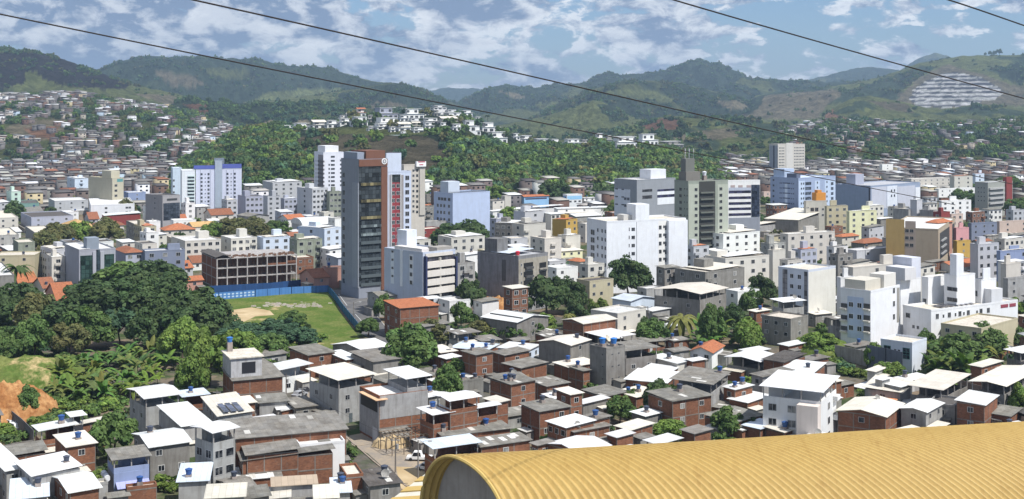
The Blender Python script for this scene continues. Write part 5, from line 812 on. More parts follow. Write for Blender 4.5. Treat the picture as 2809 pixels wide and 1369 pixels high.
# orange rooftop cubes block
s = block('beige-grey flats topped by an orange plastered water tower', 2205, 2211, 2268, 554, 17, (.46, .44, .39), 'w', 70); s.pxwin('R', [2228, 2240], rows(575, 588, 2), 2.4, 2.2, (.2, .15, .13)); s.pxwin('R', [2257], rows(574, 590, 2), 1.5, 1.3); s.pxwin('R', [2214, 2218], rows(570, 585, 2), .6, .7); s.box('orange_tank_room', s.X0+s.b*.52, s.X0+s.b*.98, s.Y0+.5, s.Y0+5, s.h, s.h+5, (.62, .27, .05)); s.box('orange_tank_room', s.X0+s.b*.6, s.X0+s.b*.8, s.Y0+1, s.Y0+4, s.h+5, s.h+6.5, (.62, .27, .05))
table('''
d14 -20 95 704 10 Fc N a=82 nl=0 nr=2 | stained beige two storey block at the west edge behind the palm
127 142 178 708 12 Fw C a=60 nl=1 nr=1 | small cream block with three windows left of the glass-strip block
316 345 393 694 14.5 Hp L a=58 nl=0 nr=2 | grey block with a brown hipped roof right of the glass-strip block
391 398 507 692 15 Fw l a=66 nl=0 nr=3 | dark slate block with white roof and concrete roof tank
470 508 606 664 12 Fw C a=60 nl=1 nr=5 | pale cream flats with flaking walls left of the green-awning flats
606 634 705 657 12 Fw C a=60 nl=1 nr=4 | cream flats with two small green awnings
705 722 796 655 12 Fw b a=60 nl=0 nr=3 | pale blue flats with a rust-brown front pier
794 815 884 661 13 Fw O a=60 nl=1 nr=3 | grey flats with a maroon top edge, left of the brown framed tower
818 890 936 630 15 Fw b a=40 nl=1 nr=2 | pale block with teal glass stripes beside the brown framed tower
822 862 902 762 5 Gp P a=55 nl=1 nr=1 | salmon house with brown tile roof right of the unfinished frame
884 890 958 738 7.5 Fd P a=72 nl=0 nr=0 | plain salmon-brown wall house at the top of the road
958 963 1012 764 4 Fw h a=72 nl=0 nr=2 n=garage | small white double garage at the foot of the brown framed tower
500 512 556 770 5 Go P a=60 nl=0 nr=1 | orange tiled brick house left of the unfinished frame
125 158 210 826 4.5 Go P a=60 nl=0 nr=0 | bright orange tile roof half sunk in the mango trees
183 205 234 811 5 So P a=55 nl=0 nr=0 | short orange lean-to roof just above the mango trees
92 120 152 790 5 Gp C nl=0 nr=0 | brown patched tile roof between beige block and cream block
1201 1238 1330 655 12 Fw C a=60 nl=1 nr=4 | white and beige flats with green-shaded bays below the pale blue slab
1357 1404 1438 616 13 Fc K a=25 nl=3 nr=1 | old brown-grey flats with open balconies left of the cream cluster
1405 1437 1497 618 14 Fc C a=55 nl=1 nr=0 | cream blank-walled flats beside the old brown-grey flats
1409 1440 1497 584 14 Fw h a=55 nl=0 nr=1 | lilac-grey flats with paired windows above the cream cluster
1495 1512 1547 588 13 Sw C a=58 nl=0 nr=3 | beige low flats with dark red trim near the white roofs
1455 1494 1540 657 12 Fc C a=58 nl=2 nr=0 | cream flats with a blank square flank
1530 1552 1592 650 11.6 Fc C a=58 nl=2 nr=0 | second cream flats with blank flank, nearest to the big white block
1515 1553 1584 606 15 Fw y a=38 nl=0 nr=2 | mustard-brown blank walled flats behind the cream cluster
1500 1537 1598 690 6 Sc Y a=58 nl=1 nr=3 | small yellow house with open upper veranda by the tile roofs
1500 1535 1600 762 5 Ho W a=50 nl=1 nr=1 | white house with a broad red-brown hip tile roof left of the big white block
1560 1590 1612 718 5 Ho C a=50 nl=0 nr=0 | short stepped red tile roofs against the big white block
1923 1984 2084 645 13 Fw W a=55 nl=2 nr=4 | bright white three storey block with glazed veranda below the striped office
1985 2030 2140 625 6 Sc G a=50 nl=0 nr=1 | pale roofed grey house right of the bright white three storey block
2140 2162 2290 645 14 Fw C a=62 nl=1 nr=5 | light olive-grey flats with a cream ledge and orange corner awning
2098 2190 2268 604 9 Sc K a=32 nl=0 nr=0 n=warehouse | long dark concrete warehouse with pale roof in front of the sky-blue tower
1934 1990 2110 712 14 Fc C a=60 nl=0 nr=4 | rain-stained concrete building with two rows of shop windows
2106 2120 2154 690 14 Fc C a=60 nl=0 nr=0 | stained concrete stair block with a blank pinkish wall
1851 1935 2042 750 12 Fc K a=50 nl=2 nr=2 | crumbling grey concrete house with ragged roof edge
2090 2169 2217 879 8 Fc K a=45 nl=3 nr=1 t=0 | stained concrete base building with green shuttered bays
2581 2692 2792 905 9 Fc N a=45 nl=3 nr=0 t=0 | flat roofed olive-beige building with a rooftop box behind the banana grove
2322 2330 2405 582 15 Fw Y a=68 nl=0 nr=3 | pale yellow striped flats left of the mustard block
2262 2268 2326 568 17 Fd N a=70 nl=0 nr=3 | beige flats ending in a navy glass corner
2450 2492 2510 577 17 Fw G a=45 nl=0 nr=0 | plain mid-grey slab with white roof edge above the mustard block
2497 2515 2530 551 22 Fw h a=45 nl=0 nr=0 | tall narrow grey stair slab above the mustard block
2522 2560 2572 580 17 Fw G a=45 nl=0 nr=1 | second plain grey slab beside the tall narrow stair slab
2560 2582 2606 585 17 Fd M a=50 nl=1 nr=0 | maroon and pink narrow block beside the grey slabs
2605 2610 2642 590 15 Fw s a=62 nl=0 nr=2 | pinkish-lilac flats right of the orange pyramid roof
2618 2623 2658 628 14 Fw k a=65 nl=0 nr=0 | narrow pink block with corrugated grey flank
2618 2625 2662 664 10 Fc y a=60 nl=0 nr=1 | ochre and cream low block under the narrow pink block
2540 2572 2612 612 21 Ho P a=50 nl=0 nr=0 d=560 | orange pyramid tile roof above the mustard block
2575 2583 2664 553 12 Fw W a=68 nl=0 nr=4 | white and pale blue three storey house with rooftop cube
2661 2683 2740 673 14 Fw h a=60 nl=0 nr=3 | lilac-grey flats with a slate blue side wall at the east
2738 2744 2830 692 12 Fc a a=66 nl=0 nr=2 | blue walled flats at the east frame edge
2655 2665 2735 615 9 Fd l a=66 nl=0 nr=3 | dark glazed low block beyond the narrow pink block
2735 2742 2830 610 9 Fw s a=66 nl=0 nr=2 | reddish block with white slab roof at the east edge
2420 2430 2467 655 8 Fd G a=60 nl=0 nr=0 | grey rear block wedged left of the mustard block
2318 2350 2470 690 7.5 Fw h a=58 nl=0 nr=2 | low white block with long flat roof in front of the mustard block
2290 2310 2356 650 7 Ho C a=55 nl=0 nr=2 | bright orange hip tile roof left of the mustard block
2460 2495 2560 702 4.5 Go p a=52 nl=0 nr=0 | staggered brown tile roofs at the foot of the mustard block
2335 2370 2430 668 6 Hp K a=52 nl=0 nr=0 | brown tile hip roof between the yellow flats and mustard block
2560 2620 2700 735 4.5 Go C a=50 nl=0 nr=0 | long weathered tile roof behind the white row
2310 2340 2470 737 12 Fc C a=58 nl=1 nr=1 | cream parapet block just behind the white penthouse block
2300 2306 2345 765 13 Fw W a=65 nl=0 nr=0 | white blank box left of the cream parapet block
2745 2760 2800 728 14 Fc C a=50 nl=0 nr=0 | tall cream concrete water tank block at the east edge
2755 2765 2830 768 10 Fd G a=62 nl=0 nr=2 | grey flats below the cream water tank block
280 287 385 592 6 Sw M a=66 nl=0 nr=0 | long brick-red wall with white sheet roof below the low white block
165 174 256 626 5 Hq C a=66 nl=0 nr=0 | straw yellow hipped tile roof above the round trees
255 262 340 620 5 Hp C a=66 nl=0 nr=1 | dull red tile roof right of the straw yellow one
57 86 201 598 9 Fd L a=60 nl=1 nr=3 | blue-grey two storey block with white window bays at the west
18 31 57 528 15 Fw g a=55 nl=0 nr=1 | pale mint green narrow tower at the west
52 58 107 560 8 Fd e a=66 nl=0 nr=0 | very dark green walled building beside the mint tower
58 66 118 583 6 Sf K a=66 nl=0 nr=0 | dark brown low building under the dark green walled one
133 150 242 553 9 Fw h a=62 nl=0 nr=3 | white-lilac stepped building left of the beige slab
184 205 242 492 14 Fw b a=60 nl=1 nr=1 | pale blue and white tower-like house left of the beige slab
338 352 400 530 10 Fw a a=60 nl=0 nr=1 | light violet block right of the beige slab
70 95 150 640 7 Fc G a=62 nl=0 nr=2 | grey flat with wide white roof terrace left of the round trees
-30 -5 50 600 8 Fc C a=62 nl=1 nr=2 | cream and brown block at the far west edge
-30 -8 52 648 9 Fc G a=62 nl=0 nr=2 | grey stained flats at the west edge above the palm
36 50 96 668 10 Fc O a=60 nl=0 nr=1 | green-grey rear block with whitewashed flank near the beige west block
765 790 836 601 7 Go W a=50 nl=4 nr=0 | white house with bright red tile roof beside the barrel-roofed hall
650 682 738 594 7 gf G a=50 nl=1 nr=1 | grey gabled house with stone-grey roof in the old quarter
560 580 640 590 6 Gp C a=60 nl=1 nr=2 | worn brown tiled manor-like house below the blue-crowned tower
440 452 536 632 6 Ho C a=64 nl=0 nr=3 | wide red tile hip roof house in front of the white house
435 446 512 604 5 Go W a=64 nl=0 nr=0 | long red tile roof below the brown-grey glass-front block
468 476 538 607 7 Fw W a=66 nl=0 nr=3 | small white flat-roofed house between two red tile roofs
512 530 592 622 5 Gq C a=56 nl=0 nr=0 | cream and yellow paired roof house near the orchard
400 410 440 610 7 Fw W a=60 nl=0 nr=0 | tall thin white house wall left of the long red tile roof
815 857 900 519 22 Fw h a=48 nl=1 nr=4 | light grey flats with white window grid left of the brown framed tower
896 904 937 528 20 Fd O a=64 nl=0 nr=3 | olive stone flats squeezed beside the brown framed tower
720 748 828 502 16 Fw h a=62 nl=0 nr=4 | lilac-grey wide flats beneath the forested hill
652 674 722 541 17 Fd L a=60 nl=0 nr=4 | dark blue-grey flats right of the blue-crowned tower
722 734 770 540 15 Fd h a=62 nl=0 nr=2 | slate and white narrow flats with a yellow rooftop room
770 780 815 547 13 Fw L a=62 nl=0 nr=3 | grey-blue small flats left of the light grey window grid flats
700 712 750 480 16 Fw C a=60 nl=0 nr=2 | cream flats with round side tower under the forest
750 765 835 475 15 Fw W a=62 nl=0 nr=4 | white flats with dark red accents under the forest
1160 1170 1260 610 9 Fc G a=64 nl=0 nr=1 | grey low block with striped roof pergola below the pale blue slab
1125 1133 1150 600 10 Fd M a=60 nl=0 nr=0 | brick-red narrow wall block right of the lilac-white tower
1122 1150 1215 632 9 Fc M a=50 nl=0 nr=2 | dark red and slate modern house with a flat cream roof
1162 1170 1192 535 8 Fc K a=60 nl=1 nr=1 | small brown flats between cream tower and pale blue slab
1340 1352 1440 580 6 Sw W a=66 nl=0 nr=3 | low white shop building with arched windows right of the pale blue slab
1380 1392 1545 575 5 Sw W a=70 nl=0 nr=0 | very long low white industrial roof in front of the school
1520 1530 1675 573 5.5 Sw W a=70 nl=0 nr=3 | white low hall with pale grey wall right of the long industrial roof
1545 1580 1650 594 6 Gw G a=58 nl=0 nr=0 | bright white pitched hall roof beside the mustard-brown flats
1375 1385 1402 540 9 Fw C a=60 nl=1 nr=0 | small cream house at the edge of the wood
1597 1602 1632 543 5 Sw W a=66 nl=0 nr=2 | low white annex right of the blue-walled white building
1740 1752 1858 595 7 Sw W a=60 nl=0 nr=0 | white steep sheet roof peeping behind the big white block
1612 1620 1700 525 3.5 Sa K a=72 nl=0 nr=0 | thin blue sheet canopy left of the grey clinic
2088 2095 2118 528 9 Fw s a=66 nl=0 nr=1 | pinkish white house between striped office and sky-blue tower
2412 2420 2450 452 11 Fw W a=60 nl=0 nr=1 | stark white stepped house in front of the wooded slope
2480 2500 2610 492 9 Fw C a=66 nl=0 nr=7 | long cream arcaded building below the wooded slope
2605 2618 2668 485 14 Fw C a=62 nl=0 nr=2 | cream and dark striped modern block left of the maroon column block
2668 2676 2700 478 14 Fw b a=62 nl=0 nr=1 | pale sky-blue narrow block above the maroon column block
2565 2575 2675 520 9 Fw W a=64 nl=0 nr=5 | white house with a small red roof in front of the cream arcaded building
2245 2255 2292 487 9 Fw C a=60 nl=0 nr=2 | pale yellow low block right of the sky-blue tower cap
2300 2312 2395 508 9 Sc b a=64 nl=0 nr=3 | light blue low building with white windows behind the long lilac slab
''')
# ---------------------------------------------------------------- land
def sheet(name, pts, z, m, label=None, kind='structure'):
    mb = MB(); mb.poly([(x, y, z) for x, y in pts]); o = mb.build(name, m); tag(o, label, kind=kind); return o
mb = MB(); nx = 60
mb.v = [(-9000+300*i, -50 if j == 0 else 50*1.17**j-50, -.02) for j in range(36) for i in range(nx+1)]
mb.f = [(j*(nx+1)+i, j*(nx+1)+i+1, (j+1)*(nx+1)+i+1, (j+1)*(nx+1)+i) for j in range(35) for i in range(nx)]; mb.m = [0]*len(mb.f)
tag(mb.build('ground', 'ground'), 'valley floor', kind='structure')
K = 2809/2575.0
FOREST = np.array((.062, .088, .050)); GRASS = np.array((.20, .225, .085)); DRY = np.array((.27, .23, .15)); SOIL = np.array((.38, .21, .13)); ROCK = np.array((.20, .17, .16)); DARKF = np.array((.05, .048, .045))
HILLS = {}; HCOL = {}
def hill(name, key, crest, dc, df, zf=0.0, nx=420, ny=90, shape=.8, noise=.07, base='forest', polys=(), mix=.5, label=None, foot=None, freq=1.0, seed=0, back=.35, row=None, calm=None):
    """A ridge: crest line given in photo pixels at depth dc, sloping down towards the camera to height zf at depth df."""
    crest = [(crest[0][0]-260, crest[0][1]+6)]*(crest[0][0] < -60)+list(crest)+[(crest[-1][0]+260, crest[-1][1]+4)]*(crest[-1][0] > 2590)
    cx = [p[0]*K for p in crest]; cy = [p[1]*K for p in crest]
    px = np.linspace(cx[0], cx[-1], nx); py = np.interp(px, cx, cy)+(fbm(px/22, px*0+seed, 4, seed)-.5)*5
    t = (px-CX)/F; zc = CH-(py-HZ)/F*dc
    v = np.concatenate([np.linspace(0, 1, ny), 1+np.linspace(.08, 1, 8)*back]); V, T = np.meshgrid(v, t, indexing='ij')
    d = df+(dc-df)*V; zcg = np.broadcast_to(zc, V.shape)
    s = np.where(V <= 1, np.sin(np.clip(V, 0, 1)*math.pi/2)**shape, 1-((V-1)/back)**1.6*.9); z = zf+(zcg-zf)*s
    x = T*d; rel = np.clip(1-V, 0, 1)*np.clip(V*3, 0, 1); W = max(60, (dc-df)*.24)/freq
    n1 = fbm(x/W+seed, d/(W*1.8), 4, seed)-.5; n2 = .65*(1-np.abs(2*fbm(x/(W*.45), d/(W*.9)+seed, 4, seed+5)-1))+.35*(1-np.abs(2*fbm(x/(W*.16), d/(W*.3)+seed, 3, seed+7)-1))
    if calm: rel = rel*(1-.9*np.clip(np.minimum(px-calm[0], calm[1]-px)/60, 0, 1))[None, :]
    z = z+(zcg-zf)*rel*((n1*1.8+(n2-.75)*1.3)*noise*7)
    z = np.where(V < .985, np.minimum(z, CH+(zcg-CH)/dc*d-(1-V)*12), z)                 # nothing in front stands above the crest line
    zs = z.copy(); z = z+(fbm(x/(W*.06), d/(W*.06), 3, seed+9)-.5)*(dc/3390*4.5)*(V > .02)*(1 if not calm else (1-.8*np.clip(np.minimum(px-calm[0], calm[1]-px)/60, 0, 1))[None, :])
    col = np.empty(V.shape+(3,)); m1 = fbm(x/(W*.8)+9, d/(W*1.2), 5, seed+3); PX = CX+F*T; PY = HZ+F*(CH-z)/d
    g = np.clip((m1-(.5+.12*(mix-.5)*-4))/.04, 0, 1)[..., None] if base != 'forest' else np.clip((m1-(.56-.2*(mix-.5)))/.05, 0, 1)[..., None]
    A, B = {'forest': (FOREST, GRASS*.75), 'grass': (GRASS, FOREST*1.4), 'dry': (DRY, GRASS*.8)}[base]; col[:] = A*(1-g)+B*g
    col *= (.75+.5*fbm(x/(W*.2), d/(W*.2), 4, seed+4))[..., None]
    wob = (fbm(PX/14, PY/9, 3, seed+6)-.5)*16
    for poly, c in polys:
        msk = inpoly((PX+wob)/K, (PY+wob*.4)/K, poly) & (V <= 1.02); cc = np.array(c)*(.72+.56*fbm(x/(W*.12), d/(W*.12), 4, 2))[..., None]; col[msk] = cc[msk]
    if row: row(col, PX, PY, x, d, zs)
    n, k = V.shape; Vv = np.stack([x, d, z], -1).reshape(-1, 3); I = np.arange(n*k).reshape(n, k); Q = np.stack([I[:-1, :-1], I[:-1, 1:], I[1:, 1:], I[1:, :-1]], -1).reshape(-1, 4)
    o = ob(name, fastmesh(name, Vv, Q, 'terrain', col.reshape(-1, 3), True)); tag(o, label, kind='structure'); HILLS[key] = (px, v[:ny], x[:ny], d[:ny], z[:ny]); HCOL[key] = col.sum(-1); return o
def bare(key, px, v): hp = HILLS[key][0]; return HCOL[key][int(np.clip(v*89, 0, 89)), int(np.clip(np.searchsorted(hp, px), 1, len(hp)-1))] > .27
def on_hill(key, px, v):
    hp, hv, x, d, z = HILLS[key]; i = int(np.clip(np.searchsorted(hp, px), 1, len(hp)-1)); j = int(np.clip(v*(len(hv)-1), 0, len(hv)-1)); return x[j, i], d[j, i], z[j, i]
def hill_at_row(key, px, py):                              # nearest hill point that shows at photo pixel (px, py)
    hp, hv, x, d, z = HILLS[key]; i = int(np.clip(np.searchsorted(hp, px), 1, len(hp)-1)); r = HZ+F*(CH-z[:, i])/d[:, i]
    j = np.where(r <= py)[0]; j = int(j[0]) if len(j) else len(r)-1; return x[j, i], d[j, i], z[j, i]
hill('hill', 'far1', [(1040, 236), (1080, 228), (1122, 222), (1200, 223), (1260, 234)], 9500, 8000, nx=60, mix=.2, seed=1, label='farthest blue ridge in the valley gap')
hill('hill', 'far2', [(1980, 212), (2030, 203), (2080, 190), (2150, 172), (2182, 168), (2215, 171), (2262, 176), (2290, 190), (2330, 205)], 7600, 6400, nx=90, noise=.10, mix=.2, seed=2)
hill('hill', 'far3', [(2200, 210), (2268, 174), (2300, 152), (2350, 133), (2400, 147), (2430, 165), (2470, 190)], 8200, 7000, nx=80, noise=.10, mix=.1, seed=3)
hill('hill', 'B', [(150, 215), (235, 180), (290, 158), (330, 148), (370, 141), (440, 145), (560, 147), (640, 150), (700, 160), (760, 170), (785, 166), (830, 172), (900, 196), (950, 206), (1000, 209), (1050, 222), (1100, 243), (1170, 268), (1230, 285)], 5200, 3600, noise=.11, mix=.45, seed=4,
     polys=[([(620, 262), (680, 232), (750, 225), (860, 222), (870, 238), (800, 262)], GRASS*1.1), ([(390, 180), (480, 190), (520, 215), (430, 215)], DRY*.8), ([(500, 170), (620, 178), (640, 200), (560, 200)], GRASS*.8)])
hill('hill', 'B2', [(560, 268), (700, 250), (830, 232), (900, 222), (985, 207), (1010, 212), (1060, 225), (1110, 248), (1160, 275)], 3900, 3000, noise=.12, mix=.4, seed=14, polys=[([(640, 262), (690, 236), (800, 228), (860, 232), (830, 262)], GRASS), ([(880, 268), (930, 262), (960, 252), (1020, 262), (1040, 290), (940, 290)], DRY*.8)])
hill('hill', 'D', [(1130, 275), (1160, 255), (1200, 234), (1240, 219), (1275, 214), (1340, 222), (1400, 212), (1470, 209), (1500, 192), (1522, 182), (1560, 190), (1600, 187), (1645, 184), (1690, 170), (1730, 157), (1760, 152), (1810, 161), (1850, 180), (1880, 196), (1950, 200), (2030, 206), (2120, 206), (2200, 208)], 5600, 4000, noise=.13, mix=.35, seed=5,
     polys=[([(1250, 228), (1300, 234), (1340, 250), (1300, 250)], DRY), ([(1340, 262), (1400, 250), (1420, 265), (1380, 285)], GRASS*.8)])
hill('hill', 'E', [(1330, 300), (1400, 262), (1480, 225), (1540, 210), (1590, 202), (1660, 204), (1720, 212), (1800, 232), (1870, 250), (1940, 280)], 4100, 3000, noise=.13, mix=.5, seed=6,
     polys=[([(1500, 232), (1560, 222), (1640, 228), (1700, 250), (1690, 262), (1600, 245)], GRASS*.95), ([(1800, 255), (1860, 250), (1890, 275), (1830, 275)], DRY)])
hill('hill', 'E2', [(1240, 318), (1330, 300), (1380, 290), (1440, 270), (1490, 252), (1530, 262), (1580, 290), (1640, 310)], 3200, 2500, noise=.10, base='grass', mix=.3, seed=7, polys=[([(1500, 262), (1540, 262), (1580, 300), (1540, 310)], FOREST)])
def quarry(col, PX, PY, x, d, z):
    q = [(2240, 262), (2275, 232), (2300, 205), (2345, 178), (2385, 160), (2425, 176), (2470, 186), (2520, 205), (2575, 222), (2575, 268), (2520, 262), (2480, 266), (2400, 273), (2330, 272), (2290, 262)]
    q2 = [(2286, 250), (2310, 215), (2350, 195), (2385, 182), (2430, 186), (2470, 196), (2512, 220), (2525, 236), (2500, 248), (2470, 258), (2410, 270), (2310, 270)]
    wob = (fbm(PX/20, PY/9, 4, 31)-.5)*18; m = inpoly((PX+wob)/K, (PY+wob*.5)/K, q); col[m] = (DRY*.9*(.6+.8*fbm(x/40, d/40, 4, 8))[..., None])[m]
    m = inpoly((PX+wob)/K, (PY+wob*.5)/K, q2); b = fbm(z*0+3.3, (z+8*fbm(x/90, d/90, 3, 5))/9.0, 2, 12); w = (np.sin((z+3*fbm(x/150, d/90, 3, 4))*2*math.pi/12)*.5+.5)*.9+1.0*(fbm(x/28, z/9, 4, 19)-.5)+.08-(z-110)/420.
    k = np.clip((w-.38)/.16, 0, 1)[..., None]; c = np.array((.10, .095, .11))*(1-k)+np.array((.80, .78, .77))*k; col[m] = c[m]
hill('hill', 'F', [(1820, 300), (1860, 275), (1900, 242), (1950, 232), (2050, 222), (2130, 212), (2200, 198), (2260, 178), (2310, 160), (2360, 150), (2420, 141), (2480, 139), (2575, 140), (2660, 150)], 4300, 3000, noise=.07, base='grass', mix=.3, seed=8, row=quarry, calm=(2440, 2800),
     polys=[([(1880, 270), (1900, 246), (2000, 232), (2100, 224), (2120, 240), (2080, 262), (2060, 300), (1860, 300)], DRY*.9), ([(2120, 250), (2130, 232), (2200, 205), (2320, 165), (2360, 170), (2290, 210), (2240, 245), (2180, 250), (2100, 290)], FOREST*1.2), ([(1860, 280), (1895, 246), (1925, 240), (1915, 262), (1880, 290)], FOREST), ([(2500, 170), (2575, 160), (2575, 210), (2520, 200)], FOREST)])
hill('hill', 'G', [(2020, 320), (2070, 292), (2110, 262), (2150, 246), (2190, 242), (2250, 252), (2310, 268), (2350, 276), (2400, 272), (2450, 263), (2480, 262), (2530, 268), (2600, 285)], 2950, 2400, noise=.045, base='grass', mix=.2, seed=9, polys=[([(2075, 300), (2080, 268), (2090, 266), (2100, 288), (2150, 305), (2100, 305)], SOIL), ([(2180, 252), (2280, 262), (2300, 285), (2230, 275)], DRY*.75)])
hill('hill', 'C', [(-80, 118), (0, 121), (60, 126), (140, 143), (230, 176), (275, 193), (310, 205), (360, 218), (430, 232), (480, 245), (530, 262), (600, 280)], 3300, 2300, noise=.05, base='grass', mix=.22, seed=10, shape=.9,
     polys=[([(-80, 100), (0, 110), (140, 135), (330, 205), (320, 222), (250, 222), (180, 218), (120, 205), (90, 185), (70, 176), (60, 210), (0, 225), (-80, 225)], np.array((.050, .044, .044))), ([(60, 180), (90, 182), (120, 215), (200, 232), (330, 228), (420, 240), (500, 262), (300, 262), (80, 240)], GRASS*.95), ([(330, 235), (430, 240), (480, 258), (420, 262)], DRY)])
hill('hill', 'H', [(430, 262), (480, 250), (560, 256), (640, 262), (720, 264), (800, 262), (880, 268), (960, 276), (1040, 282), (1120, 292)], 2700, 2100, noise=.06, base='forest', mix=.3, seed=11, polys=[([(460, 262), (520, 262), (560, 285), (500, 285)], SOIL*.6), ([(690, 300), (760, 292), (790, 292), (790, 312), (640, 318)], DRY*1.1)])
hill('hill', 'I', [(1180, 320), (1260, 322), (1340, 335), (1420, 345), (1520, 330), (1600, 312), (1660, 296), (1720, 292), (1800, 296), (1880, 302), (1960, 312), (2050, 330)], 2500, 1700, noise=.07, base='grass', mix=.32, seed=12, polys=[([(1600, 315), (1660, 298), (1720, 300), (1700, 325), (1640, 330)], SOIL*.7), ([(1690, 340), (1760, 330), (1850, 322), (1900, 335), (1800, 352), (1700, 360)], DRY*1.05)])
hill('hill', 'K', [(-120, 238), (0, 240), (80, 240), (200, 237), (270, 250), (340, 262), (420, 272), (500, 290), (560, 312), (640, 340), (700, 372)], 2350, 1500, noise=.04, base='forest', mix=.9, nx=300, ny=70, seed=13, shape=.75, polys=[([(0, 330), (60, 300), (170, 300), (160, 335), (120, 355), (20, 350)], DRY*1.15), ([(60, 322), (150, 318), (140, 352), (80, 345)], SOIL*1.0)])
hill('hill', 'L', [(1840, 400), (1880, 372), (1930, 345), (1980, 322), (2060, 310), (2150, 306), (2300, 312), (2400, 314), (2500, 306), (2620, 300)], 2300, 1500, noise=.04, base='forest', mix=.5, nx=260, ny=60, seed=15, shape=.75, polys=[([(2380, 440), (2420, 405), (2450, 420), (2440, 440)], SOIL)])
hill('hill', 'J', [(430, 430), (500, 392), (560, 362), (600, 338), (640, 330), (700, 322), (760, 318), (820, 312), (880, 302), (950, 296), (1010, 292), (1080, 288), (1130, 290), (1170, 300), (1210, 318), (1260, 334), (1310, 352), (1360, 366), (1420, 366), (1500, 362), (1560, 362), (1620, 368), (1700, 385), (1760, 402), (1830, 425), (1900, 445), (2000, 470)], 1500, 930, noise=.03, base='forest', mix=.2, nx=360, ny=80, seed=16, shape=.72,
     polys=[([(735, 350), (800, 340), (900, 338), (1000, 340), (1080, 345), (1120, 370), (1130, 405), (1090, 440), (1000, 450), (900, 430), (800, 400), (745, 372)], DRY*.72), ([(770, 322), (900, 318), (1090, 318), (1080, 340), (900, 338), (770, 336)], GRASS), ([(1700, 398), (1800, 400), (1880, 430), (1780, 425)], GRASS*.9), ([(738, 360), (752, 356), (850, 400), (870, 430), (850, 425), (800, 388)], SOIL)])
# ---------------------------------------------------------------- ground patches and streets in the near part
gp = lambda L, z=0: [G(a, b, z)[:2] for a, b in L]
sheet('field', gp([(470, 830), (700, 805), (905, 800), (930, 850), (985, 925), (1000, 960), (900, 975), (760, 960), (640, 930), (560, 880)]), .010, 'grass', 'grassy vacant lot')
sheet('bare_patch', gp([(585, 848), (640, 850), (690, 843), (740, 852), (752, 864), (700, 868), (668, 884), (628, 880)]), .014, 'sand', 'bare dirt patch in the lot')
ROAD = [(905, 795), (1005, 795), (1010, 830), (1030, 862), (1060, 900), (1090, 925), (1130, 960), (1150, 985), (1090, 985), (1065, 958), (1030, 935), (990, 915), (965, 885), (940, 850), (918, 815)]
sheet('road', gp(ROAD), .014, 'asphalt', 'curving asphalt road')
sheet('road', gp([(958, 1195), (1010, 1185), (1075, 1205), (1130, 1225), (1185, 1250), (1185, 1310), (1140, 1345), (1100, 1330), (1060, 1290), (1010, 1245), (965, 1220)]), .016, 'dust', 'dusty street junction')
sheet('road', gp([(812, 1075), (850, 1065), (862, 1110), (905, 1155), (960, 1200), (945, 1225), (880, 1170), (830, 1130)]), .012, 'dust', 'narrow side street')
sheet('yard', gp([(1085, 1280), (1180, 1285), (1200, 1340), (1150, 1369), (1100, 1340)]), .020, 'sand', 'sandy yard corner')
def line(name, pts, w, z, m, col=None, h=None):
    mb = MB(); q = gp(pts)
    for (x0, y0), (x1, y1) in zip(q, q[1:]):
        l = math.hypot(x1-x0, y1-y0) or 1; nx_, ny_ = -(y1-y0)/l*w/2, (x1-x0)/l*w/2; b = [(x0+nx_, y0+ny_), (x0-nx_, y0-ny_), (x1-nx_, y1-ny_), (x1+nx_, y1+ny_)]
        if h: mb.hexa([(x, y, z) for x, y in b[::-1]]+[(x, y, z+h) for x, y in b[::-1]])
        else: mb.poly([(x, y, z) for x, y in b[::-1]])
    return mb.build(name, m, None, col)
tag(line('kerb', [(1005, 795), (1010, 830), (1030, 862), (1060, 900), (1090, 925), (1130, 960)], .35, 0, 'raw', (.42, .40, .37), .14), kind='structure')
tag(line('kerb', [(950, 1200), (990, 1235), (1030, 1270), (1080, 1310), (1130, 1345)], .3, 0, 'raw', (.36, .30, .25), .14), kind='structure')
tag(line('road_marking', [(928, 806), (952, 838)], .18, .022, 'flat', (.6, .6, .58)), kind='structure'); tag(line('road_marking', [(975, 862), (1000, 890)], .18, .022, 'flat', (.6, .6, .58)), kind='structure')
def wall_line(name, label, cat, pts, h, m, col, w=.12, z=0, pieces=None, posts=None):
    o = line(name, pts, w, z, m, col, h); tag(o, label, cat)
    if posts:
        mb = MB(); q = gp(pts)
        for (x0, y0), (x1, y1) in zip(q, q[1:]):
            n = max(1, int(math.hypot(x1-x0, y1-y0)/posts))
            for i in range(n+1): x, y = x0+(x1-x0)*i/n, y0+(y1-y0)*i/n; mb.box(x-.12, x+.12, y-.14, y+.14, 0, h+.1)
        p = mb.build('post', 'raw', o, tuple(c*.7 for c in col))
    return o
wall_line('hoarding', 'light blue board fence with white panels closing the grassy lot', 'fence', [(516, 831), (600, 822), (700, 814), (800, 806), (900, 801)], 2.6, 'sheet', (.08, .22, .52), posts=4)
wall_line('hoarding', 'dark blue hoarding at the foot of the unfinished frame building', 'fence', [(575, 806), (650, 802), (745, 797), (825, 788)], 3.0, 'sheet', (.02, .07, .20))
wall_line('hoarding', 'blue board fence following the curved road', 'fence', [(900, 801), (920, 825), (940, 855), (960, 880), (985, 912)], 2.6, 'sheet', (.02, .12, .25), posts=4)
mb = MB(); q = gp([(516, 831), (600, 822), (700, 814)]); o = bpy.data.objects['hoarding']
